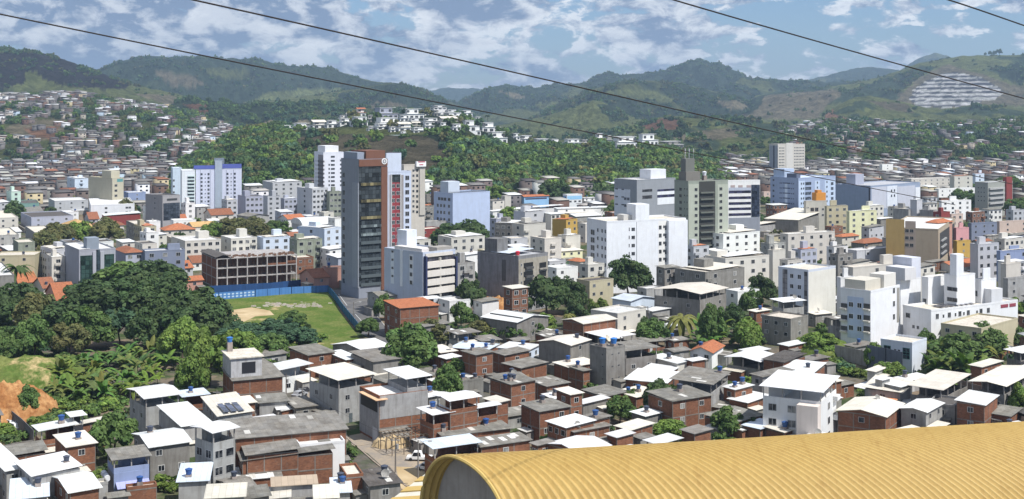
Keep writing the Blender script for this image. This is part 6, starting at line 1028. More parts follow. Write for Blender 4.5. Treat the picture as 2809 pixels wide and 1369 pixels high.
for k in range(2):
    (x0, y0), (x1, y1) = q[k], q[k+1]
    for i in range(9):
        x, y = x0+(x1-x0)*(i+.2)/9, y0+(y1-y0)*(i+.2)/9; X, Y = x0+(x1-x0)*(i+.8)/9, y0+(y1-y0)*(i+.8)/9
        for zz in (.5, 1.5): mb.hexa([(x, y-.09, zz), (X, Y-.09, zz), (X, Y-.07, zz), (x, y-.07, zz), (x, y-.09, zz+.55), (X, Y-.09, zz+.55), (X, Y-.07, zz+.55), (x, y-.07, zz+.55)])
mb.build('white_panel', 'flat', o, (.45, .58, .75))
wall_line('hoarding', 'tall grey panelled hoarding with dark red posts below the white annex', 'fence', [(2380, 1013), (2430, 1022), (2475, 1034)], 6.5, 'sheet', (.12, .135, .17), posts=3.2)
wall_line('wall', 'long unpainted concrete retaining wall left of the grey hoarding', 'wall', [(2290, 985), (2335, 994), (2378, 1005)], 4.0, 'raw', (.34, .32, .29))
wall_line('wall', 'dark slatted block wall separating the orange earth yard from the bank', 'wall', [(-10, 1140), (30, 1165), (60, 1190), (92, 1222)], 3.2, 'raw', (.16, .16, .17))
wall_line('wall', 'low grey block wall across the front of the orange earth yard', 'wall', [(-10, 1248), (40, 1236), (90, 1228)], 1.6, 'raw', (.22, .21, .20))
wall_line('wall', 'white parapet wall at the foot of the long brick wall shed', 'wall', [(672, 1325), (760, 1322), (880, 1312)], 1.0, 'paint', (.55, .55, .56))
wall_line('wall', 'pale wall beside the green vine pergola', 'wall', [(822, 1112), (850, 1135), (872, 1150)], 2.4, 'paint', (.5, .46, .42))
wall_line('wall', 'low grey garden wall around the vacant corner plot by the road', 'wall', [(966, 792), (968, 806), (1000, 812), (1035, 820)], 1.8, 'raw', (.22, .23, .23))
wall_line('wall', 'brown boundary wall beneath the gabled beige canopy', 'wall', [(2600, 1052), (2670, 1075), (2755, 1098)], 2.0, 'raw', (.26, .20, .17))
wall_line('wall', 'white zigzag stair rail climbing the green slope by the white complex', 'railing', [(2208, 995), (2235, 985), (2252, 968), (2265, 950), (2280, 938)], .9, 'flat', (.7, .7, .7), .25)
# orange earth bank
def mound(name, label, px, py, rx, ry, h, m, kind='structure', seed=1, n=40, pw=2.5):
    cx, cy, _ = G(px, py); u = np.linspace(-1, 1, n); U, V = np.meshgrid(u, u, indexing='ij'); r = np.sqrt(U**2+V**2)
    z = h*np.clip(1-r**pw, 0, None)**.6*(.6+.8*fbm(U*3+seed, V*3, 5, seed))+(1-np.abs(2*fbm(U*5, V*2.5+seed, 5, seed+3)-1)-.7)*h*.38*(r < .95)+(fbm(U*14, V*14, 3, seed+8)-.5)*h*.14*(r < .95)-.05
    I = np.arange(n*n).reshape(n, n); Q = np.stack([I[:-1, :-1], I[1:, :-1], I[1:, 1:], I[:-1, 1:]], -1).reshape(-1, 4)
    return tag(ob(name, fastmesh(name, np.stack([cx+U*rx, cy+V*ry, z], -1).reshape(-1, 3), Q, m, None, False)), label, kind=kind)
mound('terrain', 'orange eroded earth bank', -12, 1140, 14, 13, 8.0, 'earth', seed=4, n=90, pw=1.1)
mound('terrain', 'grassy shoulder behind the earth bank', 40, 1040, 20, 13, 5, 'grass', seed=6)
sheet('yard', gp([(-60, 1150), (30, 1170), (92, 1225), (90, 1232), (-60, 1262)]), .012, 'sand', 'orange bare yard')
mound('terrain', 'yellowish dirt slope beside the grey concrete block', 1360, 860, 8, 12, 5, 'earth', seed=8)
mound('terrain', 'green slope under the white complex', 2250, 965, 9, 12, 4, 'grass', seed=9)
tag(mound('sand_pile', 'heap of orange sand at the street junction by the timber frame', 1075, 1222, 4.2, 2.8, 1.9, 'sand', kind='thing', seed=12, n=24), cat='sand pile')
r = random.Random(8); cx, cy, _ = G(800, 838); mb = MB()
for i in range(80): x, y, q = cx+r.gauss(0, 6), cy+r.gauss(0, 3), r.uniform(.2, .6); mb.box(x-q*1.5, x+q*1.5, y-q*.4, y+q*.4, 0, q*r.uniform(.3, 1), 0, q*.2)
tag(mb.build('debris', 'raw', None, (.50, .45, .40)), 'pale rubble and timber dumped in the grassy lot', kind='stuff')
# ---------------------------------------------------------------- vegetation
def crown_mesh(name, seed, R=1.0, H=.8, blobs=22, leaves=70, ls=.13, flat=.6, low=-.25):
    """Unit crown: leaf-sized quads over many overlapping clumps set on a lumpy dome, uneven outline, gaps between clumps."""
    r = np.random.RandomState(seed); Vs = []; Ts = []; ph = r.uniform(0, 6.28, 3)
    for b in range(blobs):
        a = r.uniform(0, 2*math.pi); e = math.asin(r.uniform(low, 1)); lump = 1+.16*math.sin(2*a+ph[0])+.12*math.sin(3*a+ph[1]+2*e); k = (.78 if r.rand() < .8 else r.uniform(.3, .7))*lump
        br = r.uniform(.15, .27)*R; c = np.array([math.cos(a)*math.cos(e)*k*R, math.sin(a)*math.cos(e)*k*R, (.36+.50*math.sin(e)*k/.78)*H*1.1])
        n = leaves; d = r.normal(size=(n, 3)); d[:, 2] += .35; d /= np.linalg.norm(d, axis=1)[:, None]; p = c+d*br*np.array([1, 1, flat])*r.uniform(.8, 1.05, (n, 1))
        nn = d+np.array([0, 0, .25])+r.normal(size=(n, 3))*.38; nn /= np.linalg.norm(nn, axis=1)[:, None]; u = np.cross(nn, r.normal(size=(n, 3))); u /= np.linalg.norm(u, axis=1)[:, None]; w = np.cross(nn, u); s = ls*r.uniform(.55, 1.2, (n, 1)); s2 = s*np.array([1, 1, .7])
        Vs.append(np.stack([p-u*s2-w*s2*.7, p+u*s2-w*s2*.7, p+u*s2+w*s2*.7, p-u*s2+w*s2*.7], 1).reshape(-1, 3))
        t = r.uniform(.78, 1.22)*r.uniform(.75, 1.3, (n, 1)); Ts.append(np.concatenate([t*r.uniform(.92, 1.12), t, t*.95], 1))
    V = np.concatenate(Vs); T = np.concatenate(Ts); Q = np.arange(len(V)).reshape(-1, 4); return V, Q, T
def trunk_mesh(seed, H=1.0, lean=.1, limbs=5):
    r = random.Random(seed); mb = MB(); top = (r.uniform(-lean, lean), r.uniform(-lean, lean), H*.55); mb.tube([(0, 0, -.02), (top[0]*.4, top[1]*.4, H*.28), top], [.07, .055, .045], 6)
    for i in range(limbs): a = 2*math.pi*i/limbs+r.random(); mb.tube([top, (top[0]+math.cos(a)*.3, top[1]+math.sin(a)*.3, H*.8), (top[0]+math.cos(a)*.5, top[1]+math.sin(a)*.5, H*1.05)], [.035, .025, .012], 5)
    return mesh('trunk', mb.v, mb.f, 'raw')
CROWNS = [fastmesh('crown', *(lambda c: (c[0], c[1]))(c_), 'leaf', c_[2]) for c_ in [crown_mesh('crown', s, blobs=b, leaves=l, ls=q, H=h) for s, b, l, q, h in ((1, 80, 75, .062, .95), (2, 95, 75, .058, .9), (3, 70, 75, .066, 1.0), (4, 90, 80, .055, .9), (5, 48, 70, .078, .95))]]
TRUNKS = [trunk_mesh(s) for s in (1, 2, 3)]
TG = dict(d=(.064, .104, .038), m=(.088, .145, .042), l=(.135, .205, .045), o=(.120, .125, .048), b=(.062, .120, .066), y=(.12, .17, .04), r=(.11, .085, .05))
def tree(px, yb, w, h, tone, label, i=None, group=None, name='tree', z=0, base=None, d=None):
    """px centre, yb photo row of the trunk foot, w crown width and h total height in photo pixels."""
    D = d or F*CH/(yb-HZ); k = D/F; x = (px-CX)*k; R = w*k/2; Ht = h*k; zz = CH-(yb-HZ)*k if d else z; i = random.randrange(5) if i is None else i
    base = base if base is not None else .25
    root = tag(ob(name, None, loc=(x, D, zz), rot=random.uniform(0, 6.28)), label, 'tree', group)
    c = TG[tone]; f = random.uniform(.88, 1.15); ch = Ht*(1-base)
    ob('crown', CROWNS[i], root, tuple(v*f for v in c), (0, 0, Ht*base), None, (R, R, ch))
    ob('trunk', random.choice(TRUNKS), root, (.12, .09, .07), None, None, (R*.8, R*.8, Ht*.62)); return root
def frond(mb, a, L, up, w, droop=1.2, n=6, m=0, x0=0, y0=0, z0=0):
    pts = []
    for i in range(n+1): t = i/n; pts.append((x0+math.cos(a)*L*t, y0+math.sin(a)*L*t, z0+L*(up*t-droop*t*t)))
    px_, py_ = -math.sin(a), math.cos(a)
    for i in range(n):
        w0 = w*math.sin(math.pi*min(1, .12+.88*i/n)); w1 = w*math.sin(math.pi*min(.97, .12+.88*(i+1)/n)); (x, y, z), (X, Y, Z) = pts[i], pts[i+1]
        for sg in (-1, 1): b = len(mb.v); mb.v += [(x, y, z), (X, Y, Z), (X+sg*px_*w1, Y+sg*py_*w1, Z-w1*.45), (x+sg*px_*w0, y+sg*py_*w0, z-w0*.45)]; mb.f.append((b, b+1, b+2, b+3)); mb.m.append(m)
def tinted(mb, lo=.8, hi=1.25, seed=1):
    V = np.array(mb.v, float); r = np.random.RandomState(seed); Q = np.array(mb.f); t = r.uniform(lo, hi, (len(Q), 1)); return fastmesh('fronds', V, Q, 'leaf', np.concatenate([t*1.05, t, t*.9], 1))
def palm_mesh(seed, n=20, L=1.0, w=.13, droop=1.1):
    r = random.Random(seed); mb = MB()
    for i in range(n): frond(mb, 2*math.pi*i/n+r.uniform(-.2, .2), L*r.uniform(.85, 1.1), r.uniform(.1, 1.2), w, r.uniform(.8, 1.2)*droop)
    return tinted(mb, seed=seed)
PALMS = [palm_mesh(1), palm_mesh(2, 24, w=.10), palm_mesh(3, 16, w=.15, droop=1.4)]
BAN = []
for sd in (1, 2, 3, 4):
    r = random.Random(sd); mb = MB()
    for i in range(9): frond(mb, 2*math.pi*i/9+r.uniform(-.4, .4), r.uniform(.55, .95), r.uniform(.8, 2.0), .15, r.uniform(.9, 1.6), 6, z0=.45)
    BAN.append(tinted(mb, .8, 1.4, sd))
_m = MB(); _m.tube([(0, 0, -.02), (.02, .01, .5), (.03, 0, 1)], [.03, .025, .022], 7); PT = mesh('trunk', _m.v, _m.f, 'raw')
def palm(px, yb, h, w, label, tone=(.075, .12, .035), i=0, group=None):
    D = F*CH/(yb-HZ); k = D/F; Ht = h*k; R = w*k/2; root = tag(ob('palm_tree', None, loc=((px-CX)*k, D, 0), rot=random.uniform(0, 6)), label, 'palm tree', group)
    ob('fronds', PALMS[i], root, tone, (0, 0, Ht-R*.45), None, (R,)*3); ob('trunk', PT, root, (.20, .17, .14), None, None, (Ht*.5 if Ht < 6 else 4, Ht*.5 if Ht < 6 else 4, Ht-R*.45)); return root
# individual trees: px, yb, w, h, tone | label
TREES = '''
50 900 140 105 d | broad dark mango tree at the west edge beside the beige block
-15 905 110 110 d | dark tree cut by the west edge above the small pale roof
330 815 160 85 m | tall rounded tree directly under the tall feather palm
425 820 150 90 d | spreading tree below the dark slate block
250 875 150 90 d | dense mango tree just right of the bright orange tile roof
350 890 170 115 d | big dark mango tree in the centre of the mango grove
455 890 160 115 d | lumpy mango tree in the back row of the mango grove
160 925 165 88 d | low wide mango tree in front of the bright orange tile roof
100 930 120 110 o | olive-tinted mango tree on the west side of the mango grove
545 950 190 150 d | largest round mango tree beside the bare dirt patch
470 930 130 120 d | dark mango tree left of the largest round one
240 960 130 105 m | mid green bushy tree in front of the mango grove
330 950 110 100 b | bluish green tree among the mangoes above the bananas
400 960 110 100 d | dark tree above the half hidden pale roof
190 980 100 90 o | brownish green tree at the west of the banana grove
95 985 110 110 m | feathery tree on the grassy shoulder above the earth bank
20 1000 90 90 m | small tree on the west edge above the earth bank
235 955 70 95 l | bright yellow-green tree rising over the bananas
500 1000 110 110 l | light green tree beside the tall banana clump
455 985 60 70 y | small lime green tree at the edge of the largest mango shadow
575 1060 130 150 l | bright green tree left of the old brick house
530 1090 100 110 l | lower bright green tree behind the pale sheet canopy house
600 1020 70 90 l | slim light tree touching the old brick house tank
75 1150 75 80 m | round bush tree on the slope beside the earth bank
310 1262 130 125 m | big street tree between the cream roof and the blue-walled house
640 965 100 70 b | bluish shrub tree in the thick growth left of the grassy lot
700 945 110 55 b | blue-green shrub tree in the middle of the thick growth
760 925 100 50 b | broad blue-green shrub below the dirt rubble
800 905 80 50 m | leafy shrub tree in the grassy lot
730 985 110 60 m | leafy shrub tree above the shopfront house
660 1000 110 90 l | light shrub tree above the old brick house
820 950 90 45 b | low spreading shrub above the worn roofed old brick house
1185 945 95 60 o | round dark street tree beside the brick grid house
1130 1035 145 125 m | bushy garden tree in the middle of the roofs
1150 1000 80 70 m | upright tree behind the bushy garden tree
1255 1045 70 60 m | small tree before the orange brick house with tank
1228 1105 90 90 m | tree between the grey corner house and the notched canopy
1270 990 40 35 m | tiny tree between the blue tank roofs
1055 880 60 70 m | roadside tree left of the brick grid house
1010 925 60 45 m | shrub at the lower end of the blue fence
1290 870 80 100 d | dark tree under the weathered concrete block
1265 900 60 70 m | green shrub below the block on stilts
1500 870 110 110 d | large dark green mango tree right of the weathered concrete block
1560 860 90 90 d | dark tree behind the large mango beside it
1585 900 70 60 d | shaded tree at the foot of the big white block
1725 820 110 105 d | compact round dark tree below the big white block
1640 880 60 60 y | yellowish shrub near the dark mango
1480 920 90 60 l | bright bush right of the long white warehouse
1455 930 60 50 m | bush in front of the long white warehouse
1410 935 80 50 m | shrub row below the long white warehouse
1320 930 80 50 o | olive palm-like shrub left of the warehouse gable
1955 955 80 105 m | tall green tree left of the stained concrete base building
2012 920 75 75 d | dark tree behind the tall green one
2050 955 80 80 l | light green tree against the stained concrete base building
2090 840 70 80 d | dark tree under the rain-stained building
2060 870 60 70 m | grey-green tree below the long weathered wall
2060 975 60 60 l | small lime tree beside the large clean white canopy
1790 950 90 70 m | bushy tree left of the coconut palm
1760 920 60 50 d | dark bush below the cream two storey block
1820 1150 110 100 d | dark round tree above the yellow vault
1840 1205 100 50 l | bright spreading bush at the rim of the yellow vault
1700 1165 80 70 m | round bush beside the blue tank brick house
1730 1120 50 50 m | small tree behind the round bush
1990 1205 90 80 m | leafy tree poking above the yellow vault
2040 1200 70 60 d | darker tree next to the leafy one at the vault rim
2800 1160 70 90 l | bright tree at the east edge beside the vault
2400 1010 60 60 l | lime feathery bush below the grey hoarding
2440 1050 80 50 l | bright grassy bush under the grey hoarding
2250 975 90 60 l | bright green shrub on the stair rail slope
2620 1010 140 90 m | wide tree mass in the eastern banana grove
2700 985 120 90 m | tall green bamboo-like thicket tree in the eastern grove
2570 1030 70 60 m | low tree by the orange awning house
2590 1075 60 40 l | small bright bush in front of the beige folded roof
2780 960 70 60 m | tree beside the east edge white roof
2540 980 60 70 m | slender tree next to the white annex
2780 880 70 60 l | bright tree right of the long low white building
1230 700 110 75 d | dark rounded tree against the pale blue slab
1290 690 100 75 d | second dark tree hugging the pale blue slab
160 690 100 75 o | olive round tree left of the lime one in the old quarter
215 680 70 70 l | vivid green tree between two olive round trees
290 690 100 80 o | olive-brown round tree behind the rooftop cube
130 700 80 60 o | rusty olive tree beside the grey terrace flats
690 662 100 60 o | olive tree in the middle of the old quarter
640 665 100 65 o | dark olive tree over the small tiled roofs
585 668 70 55 l | bright tree left of the olive pair
760 650 70 40 m | low tree behind the white hall
345 600 60 50 o | tree behind the low bright white block
40 620 60 60 d | dark tree below the dark green walled building
140 620 50 50 d | dark tree left of the white-lilac building
2070 640 75 55 d | small round tree under the striped office
1710 600 80 50 y | yellow-green shrub below the grey clinic
1400 625 70 50 l | bright shrub behind the old brown-grey flats
1700 640 60 40 m | leafy street tree behind the big white block
2690 590 90 55 m | street tree below the grey-green balcony block
2640 560 60 40 m | street tree behind the white rooftop-cube house
2760 540 90 50 m | green tree right of the maroon column
2790 600 60 50 m | green tree at the east edge under the maroon column
2450 545 60 40 m | street tree among the far white houses
1900 575 30 30 m | small tree beside the olive tower
2100 570 30 30 m | small tree right of the striped office
480 560 50 40 o | dull tree between violet block and glass-front block
1370 560 60 45 l | lime shrub at the wood edge beside the cream house
1410 545 50 40 l | fresh green shrub at the foot of the wood
1520 565 80 60 d | dark tree in front of the sky-blue school
'''
def trees_now():
    for ln in TREES.strip().splitlines():
        a, lab = ln.split('|'); t = a.split(); tree(float(t[0]), float(t[1]), float(t[2])*1.08, float(t[3])*1.05, t[4], lab.strip(), base=.12 if float(t[1]) > 720 else .2)
        px, yb, w, h = map(float, t[:4]); REG.append((px-w/2, px+w/2, yb-h, yb-h*.25, F*CH/(yb-HZ))); x, y, _ = G(px, yb); FOOT.append((x, y, w/2*y/F*.7))
trees_now()
for a in ((45, 815, 100, 100, 'thick palm in front of the stained beige block', 1), (365, 800, 90, 120, 'tall feather palm towering over the mango grove', 0), (1868, 935, 85, 110, 'coconut palm with yellowing fronds near the orange tile cottage', 2), (2650, 985, 85, 90, 'yellowish coconut palm in front of the olive-beige building', 2),
          (-5, 1340, 90, 110, 'small palm at the lower west edge beside the wide flat white roof', 0), (840, 1395, 50, 90, 'spiky young palm poking up between the cream roofs', 2), (105, 960, 60, 60, 'young palm on the grassy shoulder above the earth bank', 1), (1398, 935, 50, 70, 'dull young palm beside the long white warehouse', 1),
          (1330, 930, 50, 70, 'yellowish young palm left of the long white warehouse', 2), (2600, 955, 70, 60, 'drooping palm by the flat roofed olive-beige building', 2), (1480, 705, 45, 40, 'small palm among the red tile roofs', 1), (895, 1125, 70, 35, 'thin palm rising in front of the grey corner house', 1),
          (1665, 615, 50, 40, 'royal palm by the grey clinic window bands', 1), (1810, 622, 60, 50, 'royal palm between clinic and olive tower', 1), (500, 612, 40, 40, 'small palm under the glazed-balcony block', 1), (2650, 655, 50, 40, 'bushy palm on top of the narrow pink block roof line', 1), (1560, 905, 50, 45, 'yellow-leaved palm bush below the dark mango', 2)):
    palm(a[0], a[1], a[2], a[3], a[4], i=a[5], tone=(.16, .17, .05) if 'yellow' in a[4] else (.06, .10, .032))
k = 0
def bananas(poly, n, lab, s0=1.0, seed=3):
    r = random.Random(seed); xs = [p[0] for p in poly]; ys = [p[1] for p in poly]; c = 0; tries = 0; first = None
    while c < n and tries < 5000:
        tries += 1; px, py = r.uniform(min(xs), max(xs)), r.uniform(min(ys), max(ys))
        if not inpoly(px, py, poly): continue
        x, y, _ = G(px, py); s = s0*r.uniform(3.2, 5.2); root = tag(ob('banana_plant', None, loc=(x, y, 0), rot=r.uniform(0, 6)), lab, 'banana plant', lab.split(' with')[0]+' grouped')
        ob('leaves', BAN[c % 4], root, (r.uniform(.06, .13), r.uniform(.12, .18), r.uniform(.025, .05)), None, None, (s,)*3); ob('stem', PT, root, (.16, .15, .07), None, None, (3, 3, s*.5)); c += 1
bananas([(150, 1010), (300, 985), (470, 990), (490, 1010), (440, 1060), (380, 1100), (150, 1110), (140, 1060)], 80, 'banana plants in the dense western grove with torn hanging leaves')
bananas([(1900, 930), (1990, 925), (2000, 965), (1905, 968)], 12, 'banana plants beside the coconut palm with narrow upright leaves', 1.1, 5)
bananas([(2560, 1000), (2760, 960), (2780, 1010), (2650, 1050), (2560, 1045)], 34, 'banana plants in the eastern grove with tall dark leaves', 1.2, 7)
bananas([(1330, 925), (1420, 930), (1400, 950), (1330, 945)], 8, 'banana plants below the long white warehouse with short leaves', .8, 9)
# the wood on the hill and scattered far woods, each one mass
def wood(name, label, items, seed=1, coarse=False):
    """items: (x, y, z, R, H, colour) -> one mesh of leafy crowns."""
    base = [crown_mesh('c', s, blobs=6, leaves=12, ls=.34, H=.8) if coarse else crown_mesh('c', s, blobs=20, leaves=26, ls=.14, H=.8) for s in (11, 12, 13, 14)]; r = np.random.RandomState(seed); Vs = []; Ts = []
    for (x, y, z, R, H, c) in items:
        V, Q, T = base[r.randint(4)]; a = r.uniform(0, 6.28); ca, sa = math.cos(a), math.sin(a); W = V.copy(); W = np.stack([(V[:, 0]*ca-V[:, 1]*sa)*R+x, (V[:, 0]*sa+V[:, 1]*ca)*R+y, V[:, 2]*H+z], 1); Vs.append(W); Ts.append(T*np.array(c))
    V = np.concatenate(Vs); o = ob(name, fastmesh(name, V, np.arange(len(V)).reshape(-1, 4), 'leaf', np.concatenate(Ts)), None, (1, 1, 1)); return tag(o, label, kind='stuff')
def scatter(key, n, rule, seed, R=(4, 8), vmax=1.0, tones=('d', 'd', 'm', 'm', 'b', 'l', 'o')):
    r = random.Random(seed); hp = HILLS[key][0]; out = []; t = 0
    while len(out) < n and t < n*12:
        t += 1; px = r.uniform(max(hp[0], -60), min(hp[-1], 2870)); v = r.uniform(0, vmax); x, y, z = on_hill(key, px, v); _, py = proj(x, y, z)
        if not rule(px/K, py/K, v, r) or (key in 'B2DE2FGC' and bare(key, px, v) and r.random() < .93): continue
        rr = r.uniform(*R); u_ = r.uniform(.82, 1.2); c = tuple(q*u_ for q in TG[r.choice(tones)]); out.append((x, y, z-rr*.3, rr, rr*r.uniform(1.2, 1.9), c))
    return out
openJ = [(735, 345), (800, 338), (900, 332), (1090, 335), (1125, 365), (1135, 405), (1095, 445), (1000, 455), (900, 435), (790, 405), (740, 375)]
vill = [(720, 290), (1100, 260), (1180, 280), (1260, 320), (1320, 350), (1300, 385), (1200, 362), (1120, 348), (760, 346), (700, 330)]
vill2 = [(1290, 345), (1520, 330), (1730, 345), (1720, 380), (1560, 388), (1400, 376), (1300, 372)]
soft = lambda x, y, p: fbm(x/14, y/10, 3, 44)
def ruleJ(x, y, v, r):
    if inpoly(x, y, openJ): return r.random() < .07
    if inpoly(x, y, vill) or inpoly(x, y, vill2): return r.random() < .05
    return x < 1900
wood('wood', 'dense green wood covering the low central hill', [(a_, b_, c_, d_, e_, tuple(q*1.12 for q in f_)) for a_, b_, c_, d_, e_, f_ in scatter('J', 2500, ruleJ, 21, (5.2, 9.5), tones=('d', 'm', 'm', 'd', 'b', 'l', 'o', 'm'))])
fK = lambda x, y, v, r: float(fbm(x/38, y/16, 3, 77)) > .50 and not inpoly(x, y, [(0, 330), (60, 300), (170, 300), (160, 335), (120, 355), (20, 350)])
wood('wood', 'tree clumps on the western house-covered hillside', scatter('K', 800, fK, 22, (4.5, 8)), 2)
fL = lambda x, y, v, r: float(fbm(x/40, y/18, 3, 78)) > .40
wood('wood', 'tree clumps on the eastern hillside', scatter('L', 900, fL, 23, (5, 9)), 3)
wood('wood', 'far tree belt behind the hilltop villas', scatter('H', 500, lambda x, y, v, r: float(fbm(x/30, y/12, 3, 79)) > .44, 24, (6, 11), tones=('d', 'd', 'b', 'm')), 4)
for i_, (key, n_, thr, R_, lab_) in enumerate((('B', 1300, .47, (5, 9), 'scattered woods on the western mountain'), ('B2', 1100, .47, (4, 7), 'woods on the lower western slope'), ('D', 1700, .45, (5, 9), 'woods on the central mountain'), ('E', 1500, .47, (4, 7.5), 'woods on the middle green hill'), ('E2', 250, .53, (3, 6), 'trees on the small knoll'), ('F', 600, .54, (4, 7), 'bushes on the quarry hill'), ('G', 160, .58, (4, 7), 'bushes on the bare grass hill'), ('C', 500, .52, (4, 7), 'bushes on the western green hill'), ('I', 500, .54, (4, 9), 'bushes in the central fields'))):
    qa = [(2240, 275), (2275, 228), (2385, 155), (2520, 195), (2600, 280)]
    wood('hill_trees', lab_, scatter(key, n_, lambda x, y, v, r: float(fbm(x/26+i_*7, y/11, 4, 90+i_)) > thr and not (key == 'F' and inpoly(x, y, qa)) and (key != 'C' or v > .5 or r.random() < .3), 50+i_, R_, .97, tones=('d', 'm', 'b', 'o', 'm')), 60+i_, True)
# lone crest trees above the quarry
for i, (px, hpx) in enumerate(((2703, 10), (2716, 15), (2728, 14), (2741, 20), (2780, 8), (2806, 9))):
    x, y, z = on_hill('F', px, .98); py = proj(x, y, z)[1]; tree(px, py+2, hpx*.8, hpx, 'd', ['small bushy tree, first from the west on the quarry ridge', 'thin tall tree, second from the west on the quarry ridge', 'dark tree, third from the west on the quarry ridge', 'tallest dark tree on the quarry ridge', 'low tree east of the tallest one on the quarry ridge', 'last tree on the quarry ridge at the east edge'][i], d=y)
# ---------------------------------------------------------------- hilltop villas
def villa(x0, x1, yt, yb, label, wall='W', roof='w', d=None, key='J', base=6):
    D = d or hill_at_row(key, (x0+x1)/2, yb)[1]; k = D/F; h = (yb-yt)*k; zb = CH-(yb-HZ)*k; r = random.Random(x0*7+yt); wc = vary(CLR[wall], r)
    s = Bld('villa', label, 'villa', x0, x0+(x1-x0)*.22, x1, yt, h, 62, z0=zb, d=D); h = s.h; low = h*.55
    s.walls(s.X0, s.X1, s.Y0, s.Y1, -base, low, wc); s.box('upper_floor', s.X0+s.b*r.uniform(.05, .3), s.X1-s.b*r.uniform(0, .3), s.Y0+1, s.Y1, low+.01, h, wc)
    s.box('roof', s.X0-.4, s.X1+.4, s.Y0-.8, s.Y1+.2, low-.002, low+.3, CLR[roof])
    if roof == 'w': s.box('roof_slab', s.X0+s.b*.05, s.X1-s.b*.1, s.Y0+.4, s.Y1+.3, h+.005, h+.35, CLR['w'])
    else: s.gable(h, CLR[roof], 'tile' if roof in 'opq' else 'sheet', 'x', .35)
    n = max(2, int(s.b/5))
    for i in range(n):
        u = -s.b/2+s.b*(i+.5)/n; w = s.b/n*.6; s.win('R', u, low*.45, w, low*.55, (.3, .3, .3), WINB)
        if i % 2 == 0: s.win('R', u*.8, low+(h-low)*.5, w, (h-low)*.5, (.3, .3, .3), WINB, off=-1.0)
    if n: s.win('L', 0, low*.5, s.a*.4, low*.5, (.3, .3, .3), WINB)
    return s
for a in '''1025 1089 297 330 largest pale grey box villa highest on the hill
1095 1160 300 330 curved white villa right of the largest box villa
1030 1093 325 349 white terraced villa below the largest box villa
1023 1079 342 356 low white garden villa above the lawn
1086 1125 341 363 white villa with broad cream veranda roof above the pool wall c
960 1006 322 348 white and blue-glass villa with a narrow tower
926 960 327 344 small pale villa left of the blue-glass one
891 924 332 352 dark windowed villa left of the small pale one
803 851 340 357 westernmost flat white villa on the hill shoulder
850 892 336 353 paired cream gable villa beside the westernmost white one c
1153 1200 326 342 long low villa with white roof in the middle of the hilltop
1200 1252 326 344 sand coloured villa with solar roof t
1205 1267 311 327 wide pale villa near the crest palm
1150 1175 304 318 small grey villa right of the curved white one
1222 1250 303 314 dark low villa among crest trees
1260 1293 305 317 little white villa under the crest palm
1181 1222 291 301 beige villa on the very top behind trees
1267 1303 332 362 white villa with a round drum front
1303 1318 322 340 small white villa above the drum-fronted one
1315 1354 338 364 white cube villa with a slim tower down the east shoulder
1336 1389 364 398 white three step villa lowest on the east shoulder
1422 1460 374 392 string of white villas, first above the wood
1460 1508 383 406 string of white villas, second above the wood
1545 1594 384 402 dark glass fronted white villa above the wood
1628 1655 368 394 tall cream topped villa above the wood
1655 1676 374 396 unfinished brown villa beside the cream topped one K
1676 1750 377 408 largest white villa on the east end of the ridge
1750 1803 370 404 stacked white and grey villa beside the largest east one
1805 1872 390 408 low grey flat villa ending the ridge K
1688 1716 398 412 small pale house below the largest east villa
975 1000 300 322 tiled villa half hidden left of the largest box villa o
1120 1150 326 340 small white villa between curved one and long low one
1098 1112 362 372 tiny white pavilion on the dry slope edge
930 948 318 330 white roofed villa behind the dark windowed villa
948 968 314 326 cream villa behind the blue-glass one c
1006 1030 348 360 white garden house left of the low white garden villa
1006 1024 318 338 narrow grey villa touching the largest box villa K
1066 1092 350 364 white pool house below the veranda roof villa
1092 1118 318 334 white block villa filling the gap right of the largest box villa
1126 1150 338 354 sandy villa below the curved white one t
1128 1160 352 366 low white villa by the pool wall end
1160 1188 338 354 small white villa under the long low one
1186 1206 304 320 grey villa among the crest trees K
1206 1224 338 356 white corner villa left of the sand coloured one
1252 1270 326 342 pale villa between the sand coloured and drum-fronted ones
1237 1262 342 360 white villa stepping down beside the drum-fronted one
1290 1316 348 372 white terrace villa below the drum-fronted one
1352 1372 350 368 white villa between cube villa and three step villa
1508 1530 384 398 small white villa right of the second string villa
1594 1612 386 400 little grey villa between glass fronted and cream topped ones K
1404 1424 368 384 white villa leading the string above the wood
720 760 352 364 low pale houses at the west foot of the wooded hill
770 800 346 358 small white villa west of the westernmost flat one
2150 2180 290 300 distant small white house on the east hill foot'''.splitlines():
    t = a.split(); last = t[-1]; code = last if last in ('c', 't', 'K', 'o') else ''
    if t[0] == '2150': continue
    villa(float(t[0])-1, float(t[1])+3, float(t[2])-1.5, float(t[3]), ' '.join(t[4:-1] if code else t[4:]), wall='C' if code == 't' else 'K' if code == 'K' else 'L' if t[0] == '1025' else 'W', roof='c' if code in ('c', 't') else 'o' if code == 'o' else 'w')
x, y, z = hill_at_row('J', 1100, 372); wl = MB(); X0 = P(1063, 376, y); X1 = P(1130, 376, y-4); wl.box(X0[0], X1[0], y-4, y-3.7, X0[2]-6, X0[2]+2.2); tag(wl.build('wall', 'paint', None, (.55, .66, .60)), 'long pale green retaining wall below the lawn on the hill', 'wall')
